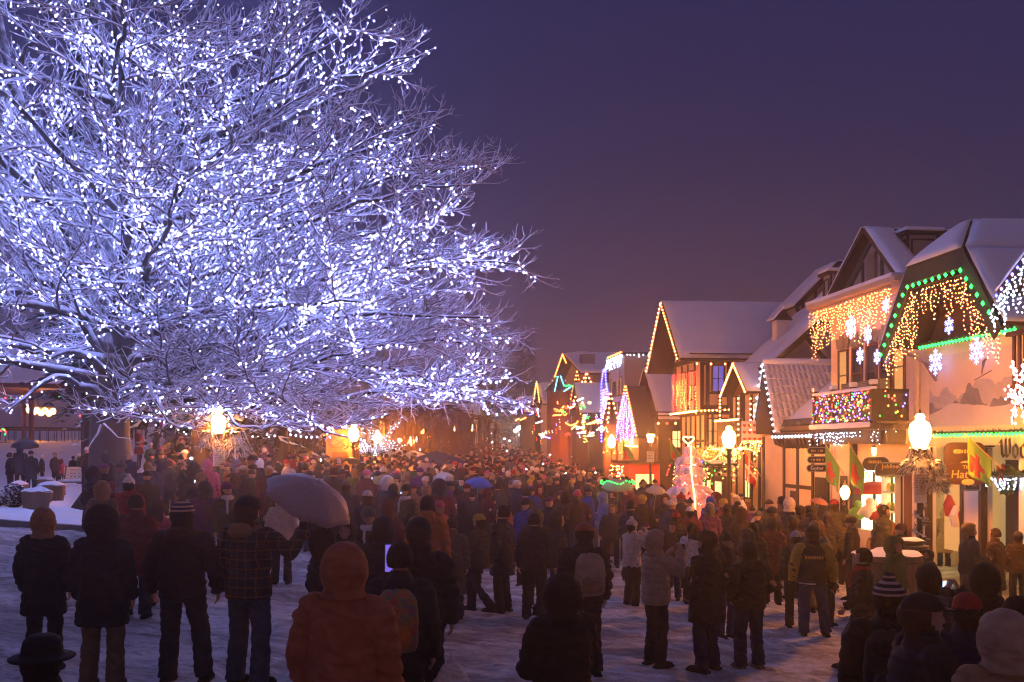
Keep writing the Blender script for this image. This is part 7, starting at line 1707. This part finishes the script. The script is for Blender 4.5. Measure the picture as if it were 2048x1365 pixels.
for jy, jx in cand[:NIND]:
    h = R.gauss(1.70,.105) if R.random() > .12 else R.uniform(1.15,1.4)
    px, py = 1024+FPX*jx/jy, HOR-(g(jx,jy)+h-CAMZ)*FPX/jy
    lm = near_land(px, py)
    for tries in range(400):
        cc, (hat, hn), hc = R.choice(CW), R.choice(HW), R.choice(HCW)
        if hat in ('short_hair','long_hair'): hc = R.choice(('hair','brown','blond')); hn2 = {'hair':'dark ','brown':'brown ','blond':'fair '}[hc]+hn
        elif hat in ('hood','fur_hood'): hc = cc if R.random() < .7 else hc; hn2 = CNAME[hc]+' '+hn
        else: hn2 = CNAME[hc]+' '+hn
        if (cc, hn2, lm) not in used and not (jy < 26 and cc in ('white','cream','pink')): break
    used.add((cc, hn2, lm))
    ph = R.random() < .07
    po = 'photo' if ph else R.choice(('stand','stand','stand','pockets','pockets','hold','wide','walk'))
    rot = R.gauss(0,60) if R.random() > .2 else R.uniform(110,250)
    if ph: rot = R.gauss(0,18)
    coat = R.choice(('short','short','puffer','long','puffer','short'))
    kid = 'child' if h < 1.42 else 'person'
    lab = f'{kid} in {CNAME[cc]} {dict(short="jacket",puffer="padded jacket",long="long coat")[coat]} with {hn2}, {lm}'
    o = person(jx, jy, h, rot, po, coat, cc, R.choice(('black','black2','navy','jeans','charcoal','khaki')), hat, hc, lab, lod=1, wide=R.uniform(.98,1.12), skin=R.choice(('skin','skin',(.35,.18,.11),(.48,.28,.19),(.16,.08,.05))))
    SPOTS.append((jx, jy))
    if ph: PHONES.append((o, lab))
EDGE = cand[min(NIND, len(cand)-1)][0] if len(cand) > NIND else 60
print('individuals', NP[0], 'candidates', len(cand), 'edge', EDGE)
# ---- the far crowd reads as one mass
def crowd():
    protos = []
    for po, coat, hat in (('stand','short','beanie'),('pockets','puffer','hood'),('hold','long','pompom'),('walk','short','short_hair')):
        parts = []
        for kind, mb in (('coat', coat_mb(POSES[po], coat)), ('pants', trousers_mb(POSES[po])), ('skin', None), ('hat', None)):
            if mb is None:
                mb = MB()
                if kind == 'skin': mb.loft([(0,.01,1.50,.05,.06),(0,.015,1.56,.062,.085),(0,.005,1.64,.078,.10),(0,0,1.70,.07,.09),(0,0,1.735,.03,.04)], 8)
                else: mb.loft([(0,-.02,1.58 if hat in ('hood','short_hair') else 1.65,.085,.10),(0,-.01,1.67,.1,.12),(0,-.01,1.73,.085,.1),(0,-.01,1.78,.03,.04)], 8)
                me = mb.mesh('q', M['cloth'])
            else: me = remesh(mb, .085 if kind == 'coat' else .1, 1)
            nv = len(me.vertices); co = np.empty(nv*3); me.vertices.foreach_get('co', co); co = co.reshape(-1,3)
            me.calc_loop_triangles(); nt_ = len(me.loop_triangles); tr = np.empty(nt_*3, dtype=np.int32); me.loop_triangles.foreach_get('vertices', tr); parts.append((kind, co, tr.reshape(-1,3)))
        protos.append(parts)
    rr = np.random.RandomState(5); VS, TS, CS = [], [], []; base = 0; n = 0
    spots = [(a, b) for a, b in cand[NIND:]]
    Y = 60.0
    while Y < 172:
        x = -.20*Y-2 if Y < 110 else -12-.05*Y
        while x < min(right_edge(Y)+.6, 9): spots.append((Y+R.uniform(-.4,.4), x+R.uniform(-.35,.35))); x += (.95+.004*Y)*R.uniform(.85,1.2)
        Y += .95+.006*Y
    for y, x in spots:
        if in_park(x, y) and R.random() < .5: continue
        pr = protos[R.randrange(4)]; s = R.gauss(.96,.055); a = R.gauss(0,1.0); ca, sa = math.cos(a)*s, math.sin(a)*s; z = g(x, y)
        cc = np.array(C3[R.choice(CW)]); hc = np.array(C3[R.choice(HCW)]); pc = np.array(C3[R.choice(('black2','navy','jeans','charcoal'))])
        for kind, co, tr in pr:
            q = np.stack([x+co[:,0]*ca-co[:,1]*sa, y+co[:,0]*sa+co[:,1]*ca, z+co[:,2]*s], 1); VS.append(q); TS.append(tr+base); base += len(q)
            c = cc if kind == 'coat' else pc if kind == 'pants' else hc if kind == 'hat' else np.array((.42,.23,.15)); CS.append(np.tile(np.append(c,1.0), (len(q),1)))
        n += 1
    vs = np.concatenate(VS); ts = np.concatenate(TS); cs = np.concatenate(CS)
    me = D.meshes.new('crowd'); me.vertices.add(len(vs)); me.vertices.foreach_set('co', vs.ravel()); me.loops.add(len(ts)*3); me.loops.foreach_set('vertex_index', ts.ravel()); me.polygons.add(len(ts)); me.polygons.foreach_set('loop_start', np.arange(0,len(ts)*3,3)); me.polygons.foreach_set('use_smooth', [True]*len(ts)); me.update(); me.validate()
    at_ = me.color_attributes.new('wear', 'FLOAT_COLOR', 'POINT'); at_.data.foreach_set('color', cs.ravel())
    m, nt, b = new_mat('crowd_cloth'); a = nd(nt,'ShaderNodeVertexColor'); a.layer_name = 'wear'; lk(nt, a.outputs[0], b.inputs['Base Color']); b.inputs['Roughness'].default_value = .85; b.inputs['Specular IOR Level'].default_value = .15
    me.materials.append(m); o = D.objects.new('crowd', me); COL.objects.link(o); tag(o, 'far crowd filling the street to its misty end', 'crowd', kind='stuff'); print('far crowd', n, len(ts))
crowd()
# ---- things people carry
def backpack(o, col, col2, label, z=1.2, w=.17, h=.24):
    """rounded pack with pocket, top handle and straps, sitting on the back of person o"""
    s = o.scale[2]; r = empty('backpack', local(o, (0,-.2,z-h)), label, 'backpack'); r.rotation_euler = o.rotation_euler; r.scale = o.scale
    def part(mb, nm, c, vox=.014):
        me = remesh(mb, vox, 3, .004, 12) if vox else mb.mesh(nm, M['cloth'], smooth=True); me.materials.clear(); me.materials.append(M['cloth']); q = D.objects.new(nm, me); COL.objects.link(q); q.parent = r; q.color = (*C3[c], 1); return q
    mb = MB(); mb.loft([(0,-.02,0,w*.8,.07),(0,-.03,.04,w*.98,.10),(0,-.035,h,w,.115),(0,-.02,h*1.7,w*.9,.09),(0,-.005,h*1.95,w*.6,.05),(0,0,h*2.0,w*.3,.02)], 18); part(mb, 'pack', col)
    mb = MB(); mb.loft([(0,-.11,.04,w*.6,.03),(0,-.125,.08,w*.72,.05),(0,-.13,h*.8,w*.7,.05),(0,-.115,h*.98,w*.5,.025)], 14); part(mb, 'pocket', col2)
    mb = MB()
    for q in (-1,1): mb.tube([(q*.09,.02,h*1.9),(q*.12,.13,h*2.08),(q*.13,.30,h*1.8),(q*.14,.33,h*1.2),(q*.17,.20,h*.4),(q*.15,.02,.06)], .022, 6, flat=.5)
    mb.tube([(-.04,-.01,h*1.95),(0,-.02,h*2.2),(.04,-.01,h*1.95)], .011, 6); part(mb, 'strap', 'black', 0)
    return r
bp = backpack(p8, 'red', 'orange', 'colourful red and orange backpack worn by the person in dark padded coat')
m_, nt, b = new_mat('backpack_print'); tc = nd(nt,'ShaderNodeTexCoord'); n_ = nd(nt,'ShaderNodeTexNoise',Scale=7.0,Detail=2.0,Distortion=1.5); lk(nt,tc.outputs['Object'],n_.inputs['Vector']); cr = nt.nodes.new('ShaderNodeValToRGB'); lk(nt,n_.outputs['Fac'],cr.inputs[0]); e = cr.color_ramp.elements; e[0].color = (.28,.03,.03,1); e[0].position=.35; e[1].color=(.35,.12,.02,1); e[1].position=.48
for pos, c in ((.55,(.04,.15,.06,1)),(.62,(.3,.05,.1,1)),(.7,(.35,.2,.05,1))): q = e.new(pos); q.color = c
lk(nt, cr.outputs[0], b.inputs['Base Color']); b.inputs['Roughness'].default_value=.7
bp.children[0].data.materials[0] = m_
backpack(p12, 'beige', 'tan', 'pale beige backpack on the person with the rust cap', w=.165)
backpack(p30, 'black', 'charcoal', 'black backpack on the person in the striped hat', w=.18, h=.26)
def shoulder_bag(o, col, label, side=1):
    r = empty('shoulder_bag', local(o, (side*.26,0,.75)), label, 'bag'); r.rotation_euler = o.rotation_euler; r.scale = o.scale
    mb = MB(); mb.loft([(0,0,0,.05,.13),(0,0,.03,.06,.15),(0,0,.2,.05,.14),(0,0,.25,.03,.11)], 14); me = remesh(mb,.014,2,.005,12); me.materials.clear(); me.materials.append(M['cloth']); q = D.objects.new('pouch', me); COL.objects.link(q); q.parent = r; q.color = (*C3[col],1)
    mb = MB(); mb.tube([(0,.1,.23),(-side*.08,.15,.5),(-side*.2,.1,.69),(-side*.22,-.05,.71),(-side*.14,-.17,.6),(0,-.1,.23)], .014, 6, flat=.5); me = mb.mesh('strap', M['cloth'], smooth=True); q = D.objects.new('strap', me); COL.objects.link(q); q.parent = r; q.color = (*C3[col],1)
shoulder_bag(p16, 'black', 'black shoulder bag hanging at the left of the white jacket', -1)
def plastic_bag(o, label):
    p = local(o, (.40,.06,.42)); r = empty('plastic_bag', p, label, 'bag'); mb = MB(); mb.loft([(p.x,p.y,p.z,.08,.05),(p.x,p.y,p.z+.05,.15,.09),(p.x,p.y,p.z+.28,.14,.08),(p.x,p.y,p.z+.40,.05,.03)], 14); me = remesh(mb,.012,2,.02,14); me.materials.clear(); me.materials.append(M['canvas_white']); 
    for v in me.vertices: v.co -= p
    q = D.objects.new('sack', me); COL.objects.link(q); q.parent = r; mb = MB(); mb.tube([p+V((-.04,0,.38)), p+V((0,0,.5)), p+V((.04,0,.38))], .012, 6); mb.build('handle', M['canvas_white'], r)
plastic_bag(p8, 'crumpled pale plastic bag hanging beside the person with the colourful backpack')
def phone(c, ey, label, m_='screen', w=.075, h=.145, land=False, name='phone', group=None):
    """phone whose lit screen looks along -ey"""
    c = V(c); ey = V(ey).normalized(); ex = ey.cross(Z1).normalized(); uz = ex.cross(ey)
    if land: w, h = h, w
    r = empty(name, c, label, 'phone', group); mb = MB(); mb.prism([c+ex*sx*w/2+uz*sz*h/2 for sx, sz in ((-1,-1),(1,-1),(1,1),(-1,1))], ey*.009); q = mb.build('case', M['black'], r)
    mb = MB(); mb.prism([c-ey*.0015+ex*sx*w*.46+uz*sz*h*.45 for sx, sz in ((-1,-1),(1,-1),(1,1),(-1,1))], -ey*.001); mb.build('screen', M[m_], r); return r
def face_dir(o): a = o.rotation_euler.z; return V((-math.sin(a), math.cos(a), 0))
phone(local(p32, (0,.34,1.17)), V((.35,.6,-.5)), 'phone with a cyan blue lit screen held by the person in the black cap', 'screen_blue')
phone(local(p13, (.0,.36,1.15)), V((-.2,.75,-.5)), 'blue lit phone held by the big person in dark brown', 'screen_blue', land=True)
phone(local(p35, (0,.40,1.55)), face_dir(p35), 'small lit camera screen held up by the black hooded person at right', 'screen', land=True)
phone(local(p14, (0,.40,1.55)), face_dir(p14), 'dark phone held up by the person in cream jacket and skirt', 'ink', land=True)
phone(local(p15, (0,.40,1.55)), face_dir(p15), 'dark phone held up by the person in beige padded jacket', 'ink', land=True)
pv = phone(local(p7, (-.16,-.30,1.46)), V((0,1,-.1)), 'tall violet panel standing for a phone light trail beside the person in the black cap', 'violet_trail', .17, .27, name='trail_panel')  # lit panel made up in place of a phone screen's light trail
for o, lab in PHONES: phone(local(o, (0,.40,1.56)), face_dir(o), 'lit phone held up by '+lab.replace('person in ','').split(',')[0]+', '+lab.split(', ')[-1] if len(('lit phone held up by '+lab.replace('person in ','').split(',')[0]+', '+lab.split(', ')[-1]).split()) <= 16 else 'lit phone of '+lab.split(',')[0][10:], 'screen', land=R.random() < .5)
for k, (px, py, Y) in enumerate(((983,867,120),(985,885,100),(1019,882,104),(994,887,95),(1014,902,80),(932,906,72),(985,898,80),(945,930,50),(1053,939,46),(1143,914,70),(1100,910,74),(1042,918,62),(918,919,62),(1131,947,44),(1240,948,42),(944,945,45),(840,900,70),(1009,878,110),(975,878,108),(1086,928,55),(1191,946,44),(898,898,74),(1005,930,56),(871,944,46))):
    c = at(px,py,Y); r = empty('phone', c, None, 'phone', 'lit phones held up in the far crowd'); r['label'] = 'tiny white phone light held up in the far crowd'; sz = Y/2600
    mb = MB(); mb.box(c.x-.035,c.x+.035,c.y-.004,c.y+.004,c.z-.07,c.z+.07); mb.build('case', M['black'], r); mb = MB(); mb.ell((c.x,c.y-.02,c.z), (sz,.012,sz), 8, 5); mb.build('flash_lamp', M['flash' if k % 3 else 'screen'], r)
c = at(381,922,25.6); r = empty('camera', c, 'camera with its flash lit, held by the person under the lit evergreen', 'camera'); mb = MB(); mb.box(c.x-.07,c.x+.07,c.y,c.y+.06,c.z-.05,c.z+.05); mb.tube([c,c+V((0,-.05,0))],.035,10); mb.build('housing', M['black'], r); mb = MB(); mb.ell((c.x+.03,c.y-.012,c.z+.065),(.03,.012,.02),8,5); mb.build('flash_lamp', M['flash'], r)
def umbrella(c, ax, r, h, m_, label, shaft=.75, ribs=8, group=None, grip=None):
    """canopy with ribs, shaft and tip; c is the middle of the rim, ax points to the tip"""
    c = V(c); ax = V(ax).normalized(); e1 = ax.cross(V((0,1,0))).normalized(); e2 = ax.cross(e1); u = empty('umbrella', c, label, 'umbrella', group); mb = MB(); K, S = 6, 4; n = ribs*S
    def P(i, j):
        a = i/n*6.283; f = j/K; sc = 1-.085*(abs(math.sin(i/S*math.pi)))**1.5
        rr_ = r*(1-f**1.25)*sc if j < K else .004; return c+(e1*math.cos(a)+e2*math.sin(a))*rr_+ax*(h*(1-(1-f)**1.7) if True else 0)
    for i in range(n):
        for j in range(K): mb.quad(P(i % n,j),P((i+1) % n,j),P((i+1) % n,j+1),P(i % n,j+1))
    o = mb.build('canopy', M[m_], u, True); sd = o.modifiers.new('s','SOLIDIFY'); sd.thickness=.006
    for k in range(ribs): mb = MB(); mb.tube([P(k*S,j)-ax*.012 for j in range(K+1)], .005, 4); mb.build('rib', M['grey_metal'], u)
    mb = MB(); end = V(grip) if grip else c-ax*shaft; mb.tube([c+ax*(h+.05), c, end], .009, 6); mb.build('shaft', M['grey_metal'], u); mb = MB(); d = (end-c).normalized(); mb.tube([end-d*.02, end+d*.06, end+d*.12], .018, 8); mb.build('handle', M['black'], u)
    return u
hd = local(p4, (.44,.27,1.56)); uc = at(617,1003,hd.y)
umbrella(uc, (.46,-.28,.84), .50, .24, 'umbrella', 'big pale wet umbrella held tilted by the person in plaid', grip=hd-(uc-hd).normalized()*.06)
UMB = [((957,970,26),(.1,-.25,1),.38,.2,(.035,.09,.42),'bright blue umbrella in the middle of the crowd'),((1015,934,52),(0,-.1,1),.55,.25,(.10,.09,.10),'grey umbrella far in the crowd'),((885,958,30),(-.2,-.2,1),.36,.2,(.5,.42,.36),'pale cream umbrella before the large blue canopy'),((700,926,40),(.1,-.1,1),.5,.22,(.03,.03,.03),'black umbrella right of the small blue sign'),((770,965,26),(.2,-.3,1),.34,.2,(.3,.22,.05),'yellow and black striped umbrella beyond the big pale one'),
       ((1235,975,27),(0,-.25,1),.45,.22,(.42,.34,.28),'pale umbrella trimmed with green lights'),((50,893,33.5),(.1,-.2,1),.46,.26,(.02,.02,.025),'black umbrella over the park group at left'),((1312,985,28),(.1,-.2,1),.3,.2,(.5,.4,.32),'cream umbrella left of the pink tree'),((1638,1006,24),(.2,-.2,1),.22,.12,(.3,.12,.1),'red and green panelled umbrella below the oval signs'),((845,938,42),(0,-.2,1),.6,.24,(.35,.25,.2),'tan umbrella left of the large blue canopy')]
for (pp, ax, r_, h_, colr, lab) in UMB:
    nm = 'umbrella_'+lab.split()[0]+str(len(lab)); M[nm] = mat(nm, colr, .6, .2, 3, .1); umbrella(at(*pp), ax, r_, h_, nm, lab, .7, group='open umbrellas in the crowd')
c = at(1235,968,26.8); bl = MB(); w = MB(); pts = [c+V((.45*math.cos(a*.4),.3*math.sin(a*.4),.02+.06*math.sin(a*2.0))) for a in range(17)]; w.tube(pts,.006,4); [bl.octa(p+V((0,0,.02)),.024,1.1) for p in along(pts,.09,.2)]; o = w.build('green_light_string', M['black']); tag(o,'string of green bulbs round the pale umbrella','light string'); q = bl.build('bulb_row', M['green'], o); q['kind']='stuff'
# ------------------------------------------------------------------ air, sky, camera
mb = MB(); mb.box(-150,150,-12,200,-2.5,24); hz = mb.build('haze', D.materials.new('haze_air')); hz['kind'] = 'stuff'
hm = hz.data.materials[0]; hm.use_nodes = True; nt = hm.node_tree; nt.nodes.clear(); pv_ = nd(nt,'ShaderNodeVolumePrincipled'); pv_.inputs['Color'].default_value=(.80,.82,.95,1); pv_.inputs['Density'].default_value=HAZE; pv_.inputs['Anisotropy'].default_value=.8; ou = nd(nt,'ShaderNodeOutputMaterial'); lk(nt,pv_.outputs[0],ou.inputs['Volume'])
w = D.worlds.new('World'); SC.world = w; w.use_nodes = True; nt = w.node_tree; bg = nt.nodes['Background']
tc = nd(nt,'ShaderNodeTexCoord'); sx = nd(nt,'ShaderNodeSeparateXYZ'); lk(nt,tc.outputs['Generated'],sx.inputs[0]); cr = nt.nodes.new('ShaderNodeValToRGB'); lk(nt,sx.outputs['Z'],cr.inputs[0]); e = cr.color_ramp.elements
e[0].position=0; e[0].color=(.074,.040,.077,1); e[1].position=1; e[1].color=(.09,.078,.19,1)
for p_, c_ in ((.05,(.068,.039,.077,1)),(.15,(.046,.030,.069,1)),(.28,(.029,.0225,.068,1)),(.42,(.024,.0195,.071,1)),(.62,(.062,.051,.135,1))): q = e.new(p_); q.color = c_
sky = nd(nt,'ShaderNodeTexSky'); sky.sky_type='NISHITA'; sky.sun_disc=False; sky.sun_elevation=math.radians(-5); sky.sun_rotation=math.radians(200)
add = nt.nodes.new('ShaderNodeMix'); add.data_type='RGBA'; add.blend_type='ADD'; add.inputs[0].default_value=.05; lk(nt,cr.outputs[0],add.inputs[6]); lk(nt,sky.outputs[0],add.inputs[7])

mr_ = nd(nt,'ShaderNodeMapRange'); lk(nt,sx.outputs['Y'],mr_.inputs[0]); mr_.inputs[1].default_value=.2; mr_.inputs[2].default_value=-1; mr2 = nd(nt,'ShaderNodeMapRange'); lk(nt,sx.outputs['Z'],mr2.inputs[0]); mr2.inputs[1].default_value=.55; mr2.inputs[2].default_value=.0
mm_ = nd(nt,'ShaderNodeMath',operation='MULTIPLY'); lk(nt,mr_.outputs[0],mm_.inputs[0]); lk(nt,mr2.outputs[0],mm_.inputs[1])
glow = mixc(nt, mm_.outputs[0], (0,0,0), (.25,.13,.10)); fin = mixc(nt, 1.0, add.outputs[2], glow, 'ADD'); lk(nt,fin,bg.inputs[0]); bg.inputs[1].default_value=SKYS  # warm glow low behind the camera, added to light backs and snow
cd = D.cameras.new('camera'); cam = D.objects.new('camera', cd); COL.objects.link(cam); cam.location=(0,0,CAMZ); cam.rotation_euler=(math.radians(90),0,0)
cd.sensor_width=36; cd.lens=FPX/2048*36; cd.shift_y=(HOR-682.5)/2048; cd.clip_end=2000; cd.clip_start=.1; SC.camera=cam
vs_ = SC.view_settings; vs_.view_transform='Standard'; vs_.look='None'; vs_.exposure=EXPO; vs_.gamma=1
cy = SC.cycles; cy.max_bounces=4; cy.diffuse_bounces=2; cy.glossy_bounces=1; cy.transmission_bounces=2; cy.volume_bounces=0; cy.transparent_max_bounces=4
cy.sample_clamp_indirect=2.0; cy.sample_clamp_direct=0; cy.caustics_reflective=False; cy.caustics_refractive=False; cy.use_light_tree=True
cy.use_adaptive_sampling=True; cy.adaptive_threshold=.02; cy.use_denoising=True; cy.denoiser='OPENIMAGEDENOISE'; cy.denoising_input_passes='RGB_ALBEDO_NORMAL'; cy.denoising_prefilter='ACCURATE'
SC.render.use_persistent_data=False

cy.pixel_filter_type='BLACKMAN_HARRIS'; cy.filter_width=1.2
